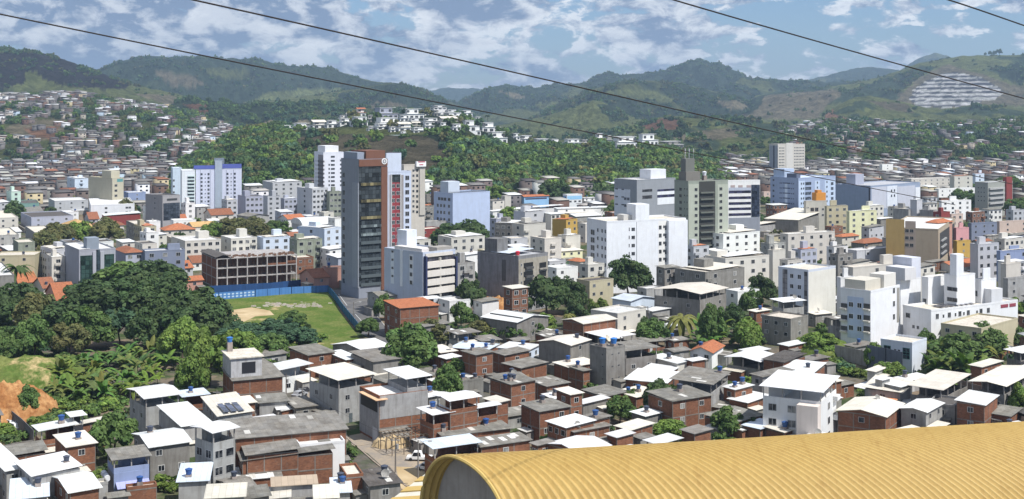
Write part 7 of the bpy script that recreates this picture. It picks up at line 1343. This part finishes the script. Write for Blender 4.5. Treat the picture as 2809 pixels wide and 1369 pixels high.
for px, hp, lab in ((1333, 38, 'tall palm silhouette at the east end of the hilltop'), (1308, 18, 'small palm left of the tall hilltop palm'), (945, 22, 'round garden palm beside the dark windowed villa'), (1100, 18, 'palm on the lawn edge below the villas')):
    x, y, z = hill_at_row('J', px, 340 if px > 1200 else 352); k = y/F; root = tag(ob('palm_tree', None, loc=(x, y, z)), lab, 'palm tree'); ob('fronds', PALMS[1], root, (.03, .05, .02), (0, 0, hp*k-2), None, (4.2,)*3); ob('trunk', PT, root, (.12, .1, .08), None, None, (9, 9, hp*k-2))
# ---------------------------------------------------------------- far houses: one mass per hillside, nearer ones one by one
PAL = [((.15, .095, .075), 26), ((.16, .15, .145), 28), ((.38, .34, .29), 8), ((.60, .60, .60), 9), ((.15, .12, .11), 24), ((.40, .48, .56), 3), ((.45, .38, .24), 2)]
RP = [((.20, .19, .18), 40), ((.72, .72, .72), 14), ((.42, .40, .36), 18), ((.30, .14, .09), 4), ((.11, .10, .10), 24)]
def pick(r, T): k = r.uniform(0, sum(w for _, w in T)); return next(c for c, w in ((c, sum(q for _, q in T[:i+1])) for i, (c, _) in enumerate(T)) if k <= w)
def far_houses(name, label, items, seed=1):
    """items: (x, y, z, w, dep, h, yaw) -> one mesh, coloured per face, with dark window faces."""
    r = random.Random(seed); V = []; Q = []; T = []
    def bx(c, s, x0, x1, y0, y1, z0, z1, col, o, tops=None):
        b = len(V); ca, sa = math.cos(o[3]), math.sin(o[3])
        for z, pts in ((z0, 0), (z1, 1)):
            for x, y in ((x0, y0), (x1, y0), (x1, y1), (x0, y1)): V.append((o[0]+x*ca-y*sa, o[1]+x*sa+y*ca, o[2]+z+(.12*(y-y0) if tops else 0)))
        for q in BOXF: Q.append([b+i for i in q]); T.append(col)
    for (x, y, z, w, dp, h, yaw) in items:
        o = (x, y, z, yaw); wc = vary(pick(r, PAL), r, .85, 1.1, .03); rc = vary(pick(r, RP), r, .8, 1.1, .02)
        bx(0, 0, -w/2, w/2, -dp/2, dp/2, -5, h, wc, o); bx(0, 0, -w/2-.5, w/2+.5, -dp/2-.5, dp/2+.5, h+.05, h+.2, rc, o, 1)
        for f in range(max(1, int(h/3))):
            n = max(1, int(w/4))
            for i in range(n):
                if r.random() < .25: continue
                u = -w/2+w*(i+.5)/n; bx(0, 0, u-.8, u+.8, -dp/2-.06, -dp/2+.02, f*3+1, f*3+2.3, (.03, .03, .035), o)
    o = ob(name, fastmesh(name, V, Q, 'far', np.array(T)), None, (1, 1, 1)); return tag(o, label, kind='stuff')
def hill_items(key, n, rule, seed, W=(7, 12), H=(3, 7.5)):
    r = random.Random(seed); hp = HILLS[key][0]; out = []; t = 0
    while len(out) < n and t < n*15:
        t += 1; px = r.uniform(max(hp[0], -180), min(hp[-1], 3000)); v = r.random()**1.1; x, y, z = on_hill(key, px, v); py = proj(x, y, z)[1]
        if not rule(px/K, py/K, v, r): continue
        out.append((x, y, z, r.uniform(*W), r.uniform(6, 9), r.uniform(*H), math.radians(r.choice((-20, 10, 25, 35, 40, 60)))))
    return out
dirtK = [(0, 330), (60, 300), (170, 300), (160, 335), (120, 355), (20, 350)]
far_houses('hillside_houses', 'dense small brick and grey houses covering the western hillside', hill_items('K', 1050, lambda x, y, v, r: (v < .93 or 60 < x < 620) and x < 640 and not (float(fbm(x/38, y/16, 3, 77)) > .56) and (r.random() < .12 if inpoly(x, y, dirtK) else True), 31), 1)
far_houses('hillside_houses', 'scattered brick and pale houses among trees on the eastern hillside', hill_items('L', 420, lambda x, y, v, r: x > 1950 and (y < 345 or float(fbm(x/40, y/18, 3, 78)) < .50), 32), 2)
far_houses('hillside_houses', 'tiny houses at the end of the central valley', [(*hill_at_row('I', 2000+i*9, 432+(i*7) % 22), 9, 8, 4+i % 3, .5) for i in range(9)]+[(*hill_at_row('J', 560+i*11, 395-(i % 4)*8), 10, 8, 5, .3) for i in range(14)], 3)
# ---------------------------------------------------------------- filler of the valley floor
def occ():
    A = np.full((345, 704), 1e9); B = np.full((345, 704), 0.0)
    for (x0, x1, yt, yv, d) in sorted(REG, key=lambda q: -q[4]):
        a, b, c, e = int(max(0, x0/4)), int(min(703, x1/4)), int(max(0, yt/4)), int(min(344, yv/4))
        if b > a and e > c: A[c:e, a:b] = np.minimum(A[c:e, a:b], d); B[c:e, a:b] = d      # A nearest; B depth of what shows there
    return A, B
LM = [('the brown framed glass tower', 1000, 600), ('the blue-crowned white tower', 590, 520), ('the olive tower', 1920, 590), ('the big bright white block', 1770, 690), ('the balcony-banded block', 1150, 770), ('the unfinished frame building', 690, 750), ('the concrete stair tower', 1665, 1010),
      ('the sky-blue tower', 2200, 545), ('the mustard and tan block', 2510, 660), ('the beige windowless slab', 290, 530), ('the long brick shed', 790, 1190), ('the blue-walled house', 360, 1280), ('the large pale painted house', 2190, 1100), ('the white penthouse block', 2390, 870),
      ('the far white tower', 2160, 430), ('the pale blue slab', 1290, 590), ('the striped office', 2040, 560), ('the white balcony tower', 905, 480), ('the weathered concrete block', 1420, 780), ('the maroon column', 2765, 540), ('the stilted white slab', 2220, 800), ('the sky-blue school', 1480, 552),
      ('the long white warehouse', 1410, 865), ('the glass-strip block', 250, 750), ('the mint green tower', 38, 560), ('the grassy lot', 800, 880), ('the palm grove', 1900, 930), ('the eastern banana grove', 2660, 1000), ('the lilac slab', 2400, 560), ('the grey clinic', 1770, 540), ('the barrel-roofed hall', 870, 620)]
USED = {}
def lm_label(look, kind, px, py):
    n, lx, ly = min(LM, key=lambda q: (q[1]-px)**2+((q[2]-py)*1.8)**2); dx, dy = px-lx, py-ly; near = 'close' if math.hypot(dx, dy) < 70 else 'away'
    rel = ('left of' if dx < 0 else 'right of') if abs(dx) > 1.3*abs(dy) else ('behind' if dy < 0 else 'in front of')
    if abs(dx) > .5*abs(dy) and rel in ('behind', 'in front of'): rel += ' and left of' if dx < 0 else ' and right of'
    k = (look, kind, rel, n); USED[k] = USED.get(k, 0)+1; c = USED[k]
    if c > 1: return ('%s %s, %s %s %s' % (look.replace(' storey', '-storey'), kind, ['', '', 'second', 'third', 'fourth', 'fifth', 'sixth', 'seventh', 'eighth', 'ninth', 'tenth', 'eleventh', 'twelfth'][min(12, c)], rel, n)).replace('in front of and', 'before and')
    if 0: return '%s %s, %s %s %s' % (look, kind, ['', '', 'second', 'third', 'fourth', 'fifth', 'sixth', 'seventh', 'eighth', 'ninth', 'tenth', 'eleventh', 'twelfth'][min(12, c)], rel, n)
    return '%s %s %s %s' % (look, kind, rel, n)
WN = dict(B='brick', G='grey', K='dark grey', W='white', C='cream', b='pale blue', P='salmon', N='beige', L='slate', Y='pale yellow', h='lilac grey', O='olive', g='mint')
RN = dict(w='white', c='cream', f='grey', o='orange tile', z='pale zinc', p='brown tile', d='charcoal')
CLEAR = [[(455, 800), (900, 795), (1010, 795), (1160, 990), (1000, 1010), (560, 1000), (455, 900)], [(780, 1050), (870, 1050), (1000, 1180), (1200, 1240), (1200, 1369), (1090, 1369), (940, 1240), (800, 1140)], [(-60, 860), (560, 860), (560, 1120), (340, 1130), (110, 1240), (-60, 1260)], [(110, 780), (560, 780), (560, 900), (110, 900)],
         [(2190, 930), (2300, 930), (2380, 1060), (2240, 1010)], [(2540, 930), (2809, 930), (2760, 1050), (2560, 1060)], [(1880, 890), (2080, 890), (2060, 985), (1880, 975)], [(1400, 900), (1480, 900), (1480, 950), (1400, 950)]]
def fill():
    A, B = occ(); r = random.Random(99); n = 0; far = []; cand = []
    al = math.radians(57)
    for i in range(-90, 90):
        for j in range(0, 170):
            X = i*9.8; Y = j*9.8+190; x = math.sin(al)*X-math.cos(al)*(Y*.0)+r.uniform(-3, 3)+(Y % 7); cand.append((X+r.uniform(-3, 3), Y+r.uniform(-3, 3)))
    cand.sort(key=lambda q: q[1])
    for (X, Y) in cand:
        px, pb = proj(X, Y, 0)
        off = px < -30 or px > 2840
        if px < -330 or px > 3140 or pb > 1460 or Y > 1560: continue
        if any(inpoly(px, pb, c) for c in CLEAR): continue
        w, dp = (r.uniform(8, 13), r.uniform(7, 11)) if Y > 400 else (r.uniform(6, 10), r.uniform(6, 9))
        if any((X-fx)**2+(Y-fy)**2 < (rad+w*.48)**2 for fx, fy, rad in FOOT): continue
        if Y > 900 and 480*1 < px < 1950 and pb < 535: continue            # under the wooded hill
        mid = 380 < Y < 1100; h = r.choice([3.0, 3.2, 3.5, 5.8]) if Y < 380 else r.choice([4, 6.5, 9.5, 9.5, 12.5, 12.5, 15.5] if px > 350 else [3.5, 6.5, 9.5, 12.5])
        if Y > 1000: h = r.choice([3.5, 6.5, 9])
        k = F/Y; hw = w*.62*k; yt = HZ+(CH-h)*k
        a, b, c, e = int(max(0, (px-hw)/4)), int(min(703, (px+hw)/4)), int(max(0, yt/4)), int(min(344, pb/4))
        if off: FOOT.append((X, Y, w*.45)); far.append((X, Y, 0, w, dp, min(h, 7), math.radians(33))); continue
        if b <= a or e <= c: continue
        while True:
            sub = B[c:e, a:b]; hid = (A[c:e, a:b] < Y).mean(); blk = ((sub > Y) & (A[c:e, a:b] > Y)).mean() if sub.size else 1
            if blk < .12 or h < 3.5: break
            h -= 3; yt = HZ+(CH-h)*k; c = int(yt/4)
            if e <= c: break
        if e <= c or blk > .12 or hid > .72: continue
        FOOT.append((X, Y, w*.45)); A[c:e, a:b] = np.minimum(A[c:e, a:b], Y); B[c:e, a:b] = np.where(B[c:e, a:b] == 0, Y, B[c:e, a:b])
        if Y > 820 or n > 175: far.append((X, Y, 0, w, dp, h, math.radians(r.choice((28, 33, 38))))); continue
        n += 1
        wl = r.choice('BBGGKBK') if Y < 400 else r.choice('WWCGCKWhNBhL' if h > 6 else 'WCGKBGh'); rf = r.choice(['Sf', 'Sf', 'Sw', 'Sc', 'Tf', 'Tw', 'Gf']) if Y < 400 else (r.choice(['Fc', 'Fw', 'Fw', 'Fd', 'Sw', 'Sf']) if h > 6.2 else r.choice(['Go', 'Gp', 'Ho', 'Sw', 'Sf', 'Hp', 'Gw']))
        fl = {3: 'low', 4: 'low', 6: 'two storey', 9: 'three storey', 12: 'four storey'}.get(int(h), 'low'); big = h >= 11.5; look = '%s %s' % (fl, WN.get(wl, 'grey'))
        lab = lm_label(look, 'flats' if big else RN.get(rf[1], 'grey').replace(' ', '-')+'-roofed house', px, yt)
        x0 = px-w*.5*k; house(x0, x0+w*.36*k, x0+w*1.0*k+2, yt, h, rf, wl, lab, a=r.choice((54, 58, 62)), quiet=Y > 450)
    print('filler', n, 'far', len(far)); far_houses('distant_houses', 'packed low buildings of the far town seen between the nearer blocks', far, 7)
fill()
def filler_trees():
    r = random.Random(5); n = 0; items = []
    for i in range(2600):
        px, py = r.uniform(-20, 2830), 455+r.random()**1.3*330; x, y, _ = G(px, py)
        if any(inpoly(px, py, c) for c in CLEAR) or any((x-a)**2+(y-b)**2 < (q+2.2)**2 for a, b, q in FOOT): continue
        R = r.uniform(2.5, 4.2) if y < 900 else r.uniform(3.5, 6); items.append((x, y, 0, R, R*1.6, (lambda u_: tuple(q*u_ for q in TG[r.choice('ddmmbol')]))(r.uniform(.75, 1.3)))); FOOT.append((x, y, R*.8))
        if len(items) > 420: break
    wood('street_trees', 'small green tree crowns filling gaps between the far town buildings', items, 9)
    items = []
    for i in range(1500):
        px, py = r.uniform(-20, 2830), 790+r.random()*560; x, y, _ = G(px, py)
        if any(inpoly(px, py, c) for c in CLEAR[:2]) or any((x-a)**2+(y-b)**2 < (q*.9+1.2)**2 for a, b, q in FOOT): continue
        R = r.uniform(1.2, 2.6); items.append((x, y, 0, R, R*1.2, (lambda u_: tuple(q*u_ for q in TG[r.choice('mmlldy')]))(r.uniform(.8, 1.3)))); FOOT.append((x, y, R*.6))
        if len(items) > 330: break
    for poly, q in (([(470, 935), (560, 900), (700, 900), (900, 930), (880, 1000), (640, 1040)], 170), ([(600, 890), (700, 880), (850, 900), (870, 960), (640, 950)], 60), ([(110, 1020), (330, 1090), (330, 1150), (100, 1180)], 70), ([(2230, 940), (2290, 940), (2360, 1040), (2250, 1010)], 40), ([(2560, 960), (2790, 940), (2740, 1060), (2560, 1060)], 60), ([(-20, 880), (120, 870), (130, 1010), (-20, 1010)], 60), ([(1260, 850), (1340, 880), (1330, 950), (1270, 930)], 30)):
        c = 0
        while c < q:
            px, py = r.uniform(min(p[0] for p in poly), max(p[0] for p in poly)), r.uniform(min(p[1] for p in poly), max(p[1] for p in poly))
            if not inpoly(px, py, poly): continue
            x, y, _ = G(px, py); R = r.uniform(1.2, 2.8); items.append((x, y, -.3, R, R*1.1, (lambda u_: tuple(v*u_ for v in TG[r.choice('mmldby')]))(r.uniform(.8, 1.3)))); c += 1
    wood('undergrowth', 'bushes and weeds filling plots and gaps between the near houses', items, 10)
filler_trees()
# ---------------------------------------------------------------- cars
def car_mesh_parts(L=4.4, W=1.75, H=1.5, pick=False):
    mb = MB(); z0, z1 = .35, .85
    prof = [(-L/2, z0), (-L/2, z1-.05), (-L/2+.15, z1), (L/2-.1, z1-.08), (L/2, z1-.25), (L/2, z0)]; b = len(mb.v)
    for y in (-W/2, W/2): mb.v += [(x, y, z) for x, z in prof]
    n = len(prof); mb.f += [(b+i, b+(i+1) % n, b+n+(i+1) % n, b+n+i) for i in range(n)]+[tuple(b+i for i in reversed(range(n))), tuple(b+n+i for i in range(n))]; mb.m += [0]*(n+2)
    x0, x1 = (-L*.12, L*.22) if pick else (-L*.36, L*.20); mb.hexa([(x0, -W/2+.05, z1-.01), (x1+.5, -W/2+.05, z1-.03), (x1+.5, W/2-.05, z1-.03), (x0, W/2-.05, z1-.01), (x0+.25, -W/2+.22, H), (x1-.1, -W/2+.22, H), (x1-.1, W/2-.22, H), (x0+.25, W/2-.22, H)])
    body = mesh('body', mb.v, mb.f, 'flat', mb.m); g = MB()
    for sy in (-1, 1): y = sy*(W/2-.10); g.hexa([(x0+.15, y-.04, z1+.08), (x1+.2, y-.04, z1+.08), (x1+.2, y+.04, z1+.08), (x0+.15, y+.04, z1+.08), (x0+.32, y-sy*.12-.04, H-.1), (x1-.12, y-sy*.12-.04, H-.1), (x1-.12, y-sy*.12+.04, H-.1), (x0+.32, y-sy*.12+.04, H-.1)])
    g.hexa([(x1+.46, -W/2+.2, z1+.02), (x1+.50, -W/2+.2, z1+.02), (x1+.50, W/2-.2, z1+.02), (x1+.46, W/2-.2, z1+.02), (x1-.02, -W/2+.3, H-.06), (x1+.0, -W/2+.3, H-.06), (x1+.0, W/2-.3, H-.06), (x1-.02, W/2-.3, H-.06)]); gl = mesh('windows', g.v, g.f, 'glass', g.m)
    w = MB(); w.cyl(0, 0, -.1, .1, .33, .33, 12); wh = mesh('wheel', w.v, w.f, 'flat', w.m); return body, gl, wh, L, W
CA, CB = car_mesh_parts(), car_mesh_parts(5.1, 1.85, 1.75, True)
def car(px, py, yaw, col, label, kind=CA, name='parked_car', cat='car'):
    x, y, _ = G(px, py, .02); root = tag(ob(name, None, loc=(x, y, .03), rot=math.radians(yaw)), label, cat, 'vehicles parked and driving on the streets'); b, g, w, L, W = kind
    ob('body', b, root, col); ob('windows', g, root, (.02, .02, .025))
    for sx in (-L*.31, L*.31):
        for sy in (-W/2+.06, W/2-.06): o = ob('wheel', w, root, (.02, .02, .02), (sx, sy, .33)); o.rotation_euler = (math.pi/2, 0, 0)
car(1150, 1262, 175, (.75, .75, .75), 'white pickup parked nose to the street beside the yellow vault', CB, 'pickup_truck', 'pickup')
car(1172, 1290, 150, (.75, .75, .75), 'white hatchback half behind the yellow vault edge')
car(998, 906, 120, (.78, .78, .78), 'white car parked at the lower end of the blue fence')
car(1093, 956, 120, (.06, .06, .065), 'dark car driving up the curving road')
car(822, 1088, 60, (.35, .36, .38), 'silver car parked in the side street'); car(834, 1078, 60, (.04, .04, .045), 'black car behind the silver one in the side street'); car(848, 1070, 60, (.75, .75, .75), 'white car farthest up the side street')
for i, (px, py) in enumerate(((4, 1152), (15, 1160), (26, 1168), (38, 1178))): car(px, py, 140, (.7, .7, .7), ['white tarped load, first along the yard wall', 'white car second along the yard wall', 'white car third along the yard wall', 'white car last along the yard wall'][i], name='parked_car')
# ---------------------------------------------------------------- poles, lamp posts, cables
def pole(px, yb, h, label, lamp=False, col=(.25, .23, .21)):
    x, y, _ = G(px, yb); Ht = h*y/F; root = tag(ob('utility_pole', None, loc=(x, y, 0)), label, 'utility pole', 'poles along the streets')
    mb = MB(); mb.tube([(0, 0, -.1), (0, 0, Ht)], [.17, .11], 8); mb.build('post', 'raw', root, col); mb = MB()
    if lamp: mb.tube([(0, 0, Ht*.93), (1.2, -.5, Ht*1.0), (2.2, -.9, Ht*1.02)], .05, 5); mb.box(1.9, 2.6, -1.1, -.8, Ht*1.0, Ht*1.02+.1); mb.build('lamp_arm', 'flat', root, (.5, .5, .5))
    else: mb.box(-.9, .9, -.08, .08, Ht-.6, Ht-.45); mb.cyl(.35, 0, Ht-2.2, Ht-1.3, .25, .25, 8); mb.build('crossarm', 'flat', root, (.3, .3, .3))
    return root, (x, y, Ht)
PL = [pole(1085, 1296, 96, 'pole with lamp in the middle of the street junction'), pole(1147, 1338, 130, 'pole in front of the yellow vault end', True), pole(1154, 1228, 84, 'pole by the timber frame at the junction'), pole(970, 890, 62, 'lamp post on the upper curving road', True), pole(1069, 960, 30, 'pole at the bottom of the curving road'),
      pole(829, 1122, 62, 'pole in the middle of the side street'), pole(785, 1100, 75, 'pole by the shopfront house'), pole(780, 1310, 82, 'tall pole in front of the long brick wall'), pole(721, 1330, 56, 'thin post left of the tall wall pole'), pole(895, 785, 40, 'dark pole on the street above the lot'), pole(1777, 900, 60, 'slim pole by the cream two storey block'),
      pole(1480, 1176, 68, 'pole on the small fibro roof lane'), pole(1619, 1222, 55, 'pole behind the folded white gable'), pole(425, 1020, 5, 'short pole near the bananas'), pole(1868, 1150, 60, 'pole left of the brick house with barred windows'), pole(167, 790, 40, 'street lamp in front of the glass-strip block', True), pole(1100, 1000, 40, 'pole beside the grey workshop'), pole(595, 1130, 60, 'pole behind the blue tank canopy'), pole(425, 660, 40, 'thin mast in the old quarter'), pole(1440, 985, 45, 'pole by the light blue house')]
def wire(name, label, pts, r=.02, col=(.03, .025, .025), cat='cable'):
    mb = MB(); mb.tube(pts, r, 6); tag(mb.build(name, 'flat', None, col), label, cat, 'overhead wires')
def sky_cable(label, L, d0, d1, r):
    L = sorted(L); xs = np.linspace(L[0][0], L[-1][0], 40); c = np.polyfit([p[0] for p in L], [p[1] for p in L], min(3, len(L)-1)); ys = np.polyval(c, xs)
    ds = 1/np.linspace(1/d0, 1/d1, 40); wire('overhead_cable', label, [P(a, b, d) for a, b, d in zip(xs, ys, ds)], r)
sky_cable('lowest black cable, crossing from the west edge past the villas to the eastern flats', [(-60, 27), (0, 39), (310, 101), (582, 155), (815, 206), (1000, 241), (1172, 278), (1400, 320), (1630, 366), (1878, 412), (2100, 458), (2324, 504), (2443, 528), (2539, 545), (2620, 562)], 38, 90, .026)
sky_cable('long black cable crossing the middle of the sky down to the far white tower', [(500, -7), (530, 0), (900, 82), (1172, 144), (1443, 206), (1676, 260), (1900, 311), (2100, 356), (2323, 404), (2505, 445), (2611, 472), (2778, 505), (2850, 520)], 38, 95, .029)
sky_cable('black cable crossing above the quarry hill', [(1810, -12), (1847, 0), (2152, 88), (2505, 186), (2603, 215), (2809, 270), (2850, 281)], 40, 60, .026)
sky_cable('short black cable in the top east corner', [(2570, -10), (2603, 0), (2809, 70), (2850, 84)], 40, 48, .026)
for i, (a, b) in enumerate(((0, 2), (0, 1), (7, 0), (5, 6), (3, 4), (7, 8), (11, 12), (5, 0), (12, 14), (19, 11), (16, 4), (10, 14), (17, 6))):
    p, q = PL[a][1], PL[b][1]; pts = [(p[0]+(q[0]-p[0])*t, p[1]+(q[1]-p[1])*t, p[2]+(q[2]-p[2])*t-.3-3.0*t*(1-t)) for t in np.linspace(0, 1, 12)]
    wire('street_wire', 'sagging wire from the '+PL[a][0]['label'], pts, .02)if i not in (1, 7, 5) else wire('street_wire', 'sagging wire to the '+PL[b][0]['label'], pts, .02)
# timber frame at the junction
x, y, _ = G(1110, 1235); root = tag(ob('timber_frame', None, loc=(x, y, 0), rot=.5), 'bare timber roof frame behind the orange sand heap', 'timber frame'); mb = MB()
for i in range(4):
    for j in range(3): mb = MB(); mb.box(i*2.6-4.1, i*2.6-3.95, j*3-3, j*3-2.85, 0, 3.4); mb.build('post', 'raw', root, (.2, .16, .13))
mb = MB()
for i in range(9): mb.box(i*1-4.3, i*1-4.2, -3.5, 3.6, 3.42, 3.56)
for j in range(3): mb.box(-4.4, 4.4, j*3-3, j*3-2.86, 3.57, 3.7)
mb.build('beams', 'raw', root, (.30, .24, .18))
# vine pergola and zinc canopy bits
x, y, _ = G(795, 1140); root = tag(ob('pergola', None, loc=(x, y, 0), rot=.3), 'low vine-covered pergola beside the pale wall', 'pergola'); mb = MB()
for i in range(5):
    for y_ in (-1.6, 1.5): mb = MB(); mb.box(-4+2*i, -3.9+2*i, y_, y_+.1, 0, 2.4); mb.build('post', 'raw', root, (.3, .25, .2))
root_ = root; Vv, Q, T = crown_mesh('v', 40, blobs=22, leaves=70, ls=.09, H=.5); o = ob('vine', fastmesh('vine', Vv, Q, 'leaf', T), root, (.10, .15, .03), (0, 0, 2.2), None, (4.6, 2.2, .9))
# ---------------------------------------------------------------- yellow vaulted roof
def vault():
    ax = [(1246, 1252), (1500, 1240), (2000, 1212), (2400, 1187), (2809, 1163), (2960, 1155)]; D0 = 70.0; xs = []; px = 1246.0
    while px < 2940: xs.append(px); px += 21-(px-1246)/1700*7
    roof = tag(ob('vaulted_hall', None, loc=(0, D0, 40)), 'large yellow ribbed vaulted sheet roof with a grey end wall', 'hall'); nr = 26; V = []; cols = []; samp = ((0, -.09), (.2, .06), (.42, .09), (.62, .0), (.8, -.07))
    def prof(s, px):
        sx = (px-1246)/1560.; D = D0*(1+.09*sx); w = D0*(.060+.155*sx); fi = math.radians(44-20*sx); row = np.interp(px, [p[0] for p in ax], [p[1] for p in ax]); A = P(px, row+1, D)
        out = []
        for j in range(nr+1):
            t = -1+2*j/nr; an = t*math.radians(84); u = w*math.sin(an)*(.66 if t < 0 else 1); z = w*.82*(math.cos(an)-1); out.append((A[0]+math.cos(fi)*u, A[1]-math.sin(fi)*u, A[2]+z))
        return out
    for a, b in zip(xs, xs[1:]):
        for f, hgt in samp:
            p = a+(b-a)*f; q = prof(0, p); c = q[nr//2]
            for j, pt in enumerate(q): an = (-1+2*j/nr)*math.radians(84); V.append((pt[0]+math.cos(math.radians(35))*math.sin(an)*hgt, pt[1]-.6*math.sin(an)*hgt-D0, pt[2]+math.cos(an)*hgt-40))
    n = len(V)//(nr+1); I = np.arange(len(V)).reshape(n, nr+1); Q = np.stack([I[:-1, :-1], I[:-1, 1:], I[1:, 1:], I[1:, :-1]], -1).reshape(-1, 4)
    ob('roof', fastmesh('roof', V, Q, 'yellow', None, False), roof, (.44, .30, .095)); e0 = [(x, y-D0, z-40) for x, y, z in prof(0, 1246)]; mb = MB(); b = prof(0, 1262)
    g = [(x+.9*.7, y+.9*.7-D0, z-40-.25) for x, y, z in prof(0, 1246)]; mb.v = g+[(x, y, -45.0) for x, y, z in g]; k = len(g); mb.f = [(i, i+1, k+i+1, k+i) for i in range(k-1)]; mb.m = [0]*(k-1); mb.build('end_wall', 'raw', roof, (.38, .35, .32))
    mb = MB(); mb.tube([(x-.02, y-.02, z) for x, y, z in e0], .11, 6); mb.build('edge_trim', 'flat', roof, (.50, .36, .12)); mb = MB()
    for q, sg in ((0, -1), (nr, 1)):
        L = [prof(0, p)[q] for p in (1246, 1600, 2000, 2400, 2900)]
        for (x, y, z), (X, Y, Z) in zip(L, L[1:]): mb.poly([(x, y-D0, z-40), (X, Y-D0, Z-40), (X, Y-D0, -45), (x, y-D0, -45)])
    mb.build('side_wall', 'raw', roof, (.30, .28, .26))
def b_yellow(nt, N, L, b):
    o = _oc(nt); p = _pos(nt)
    c = _mix(nt, 'MULTIPLY', _noise(nt, p, .7, 7, .6, .35, .7, 0, .5), o.outputs['Color'], (.84, .80, .74))
    c = _mix(nt, 'MULTIPLY', _noise(nt, _scaled(nt, p, (3, 3, 3)), 1, 6, .75, .50, .75, 0, .55), c, (.66, .56, .44))
    c = _mix(nt, 'MULTIPLY', _noise(nt, _scaled(nt, p, (2.4, .35, .5)), 1, 5, .7, .52, .72, 0, .45), c, (.70, .60, .48)); L(c, b.inputs[0])
M['yellow'] = mat('yellow', b_yellow, .55, .35)
vault()
s = P(1100, 1368, 78); mb = MB()
for i in range(9): mb.box(-7+i*1.15, -7+i*1.15+1.05, -6, 3, -.05+(i % 2)*.06, .03+(i % 2)*.06, i % 2)
M['cream'] = mat('cream_sheet', lambda nt, N, L, b: L(_mix(nt, 'MULTIPLY', _noise(nt, _pos(nt), 1, 5, .6, .4, .7, 0, .5), (.62, .58, .48), (.8, .8, .8)), b.inputs[0]))
M['amber'] = mat('amber_sheet', lambda nt, N, L, b: L(_mix(nt, 'MULTIPLY', _noise(nt, _pos(nt), 1, 5, .6, .4, .7, 0, .5), (.52, .36, .12), (.8, .8, .8)), b.inputs[0]))
q = P(1085, 1405, 74); root = tag(ob('canopy', None, loc=q), 'small canopy striped in cream and yellow sheets below the vault end', 'canopy'); root.rotation_euler = (math.radians(-9), 0, math.radians(72)); mb.build('sheets', ['cream', 'amber'], root, loc=(5.5, -1.5, 0)); mb = MB(); mb.box(-1, -.8, -4, -3.8, -42, -.1); mb.build('post', 'flat', root, (.3, .3, .3)); mb = MB(); mb.box(8, 8.2, -4, -3.8, -42, -.1); mb.build('post', 'flat', root, (.3, .3, .3))
# ---------------------------------------------------------------- air
if True:
    hz = mesh('haze', *(lambda m: (m.v, m.f))((lambda m: (m.box(-9500, 9500, -60, 10600, -3.0, 480), m)[1])(MB())), M['flat']); m = bpy.data.materials.new('haze'); m.use_nodes = True; nt = m.node_tree; nt.nodes.clear()
    o = nt.nodes.new('ShaderNodeOutputMaterial'); v = nt.nodes.new('ShaderNodeVolumePrincipled'); v.inputs['Color'].default_value = (.55, .75, 1.0, 1); v.inputs['Density'].default_value = 9.5e-5; v.inputs['Anisotropy'].default_value = .2
    nt.links.new(v.outputs[0], o.inputs['Volume']); hz.materials.clear(); hz.materials.append(m); tag(ob('haze', hz), 'pale blue air haze', kind='stuff')
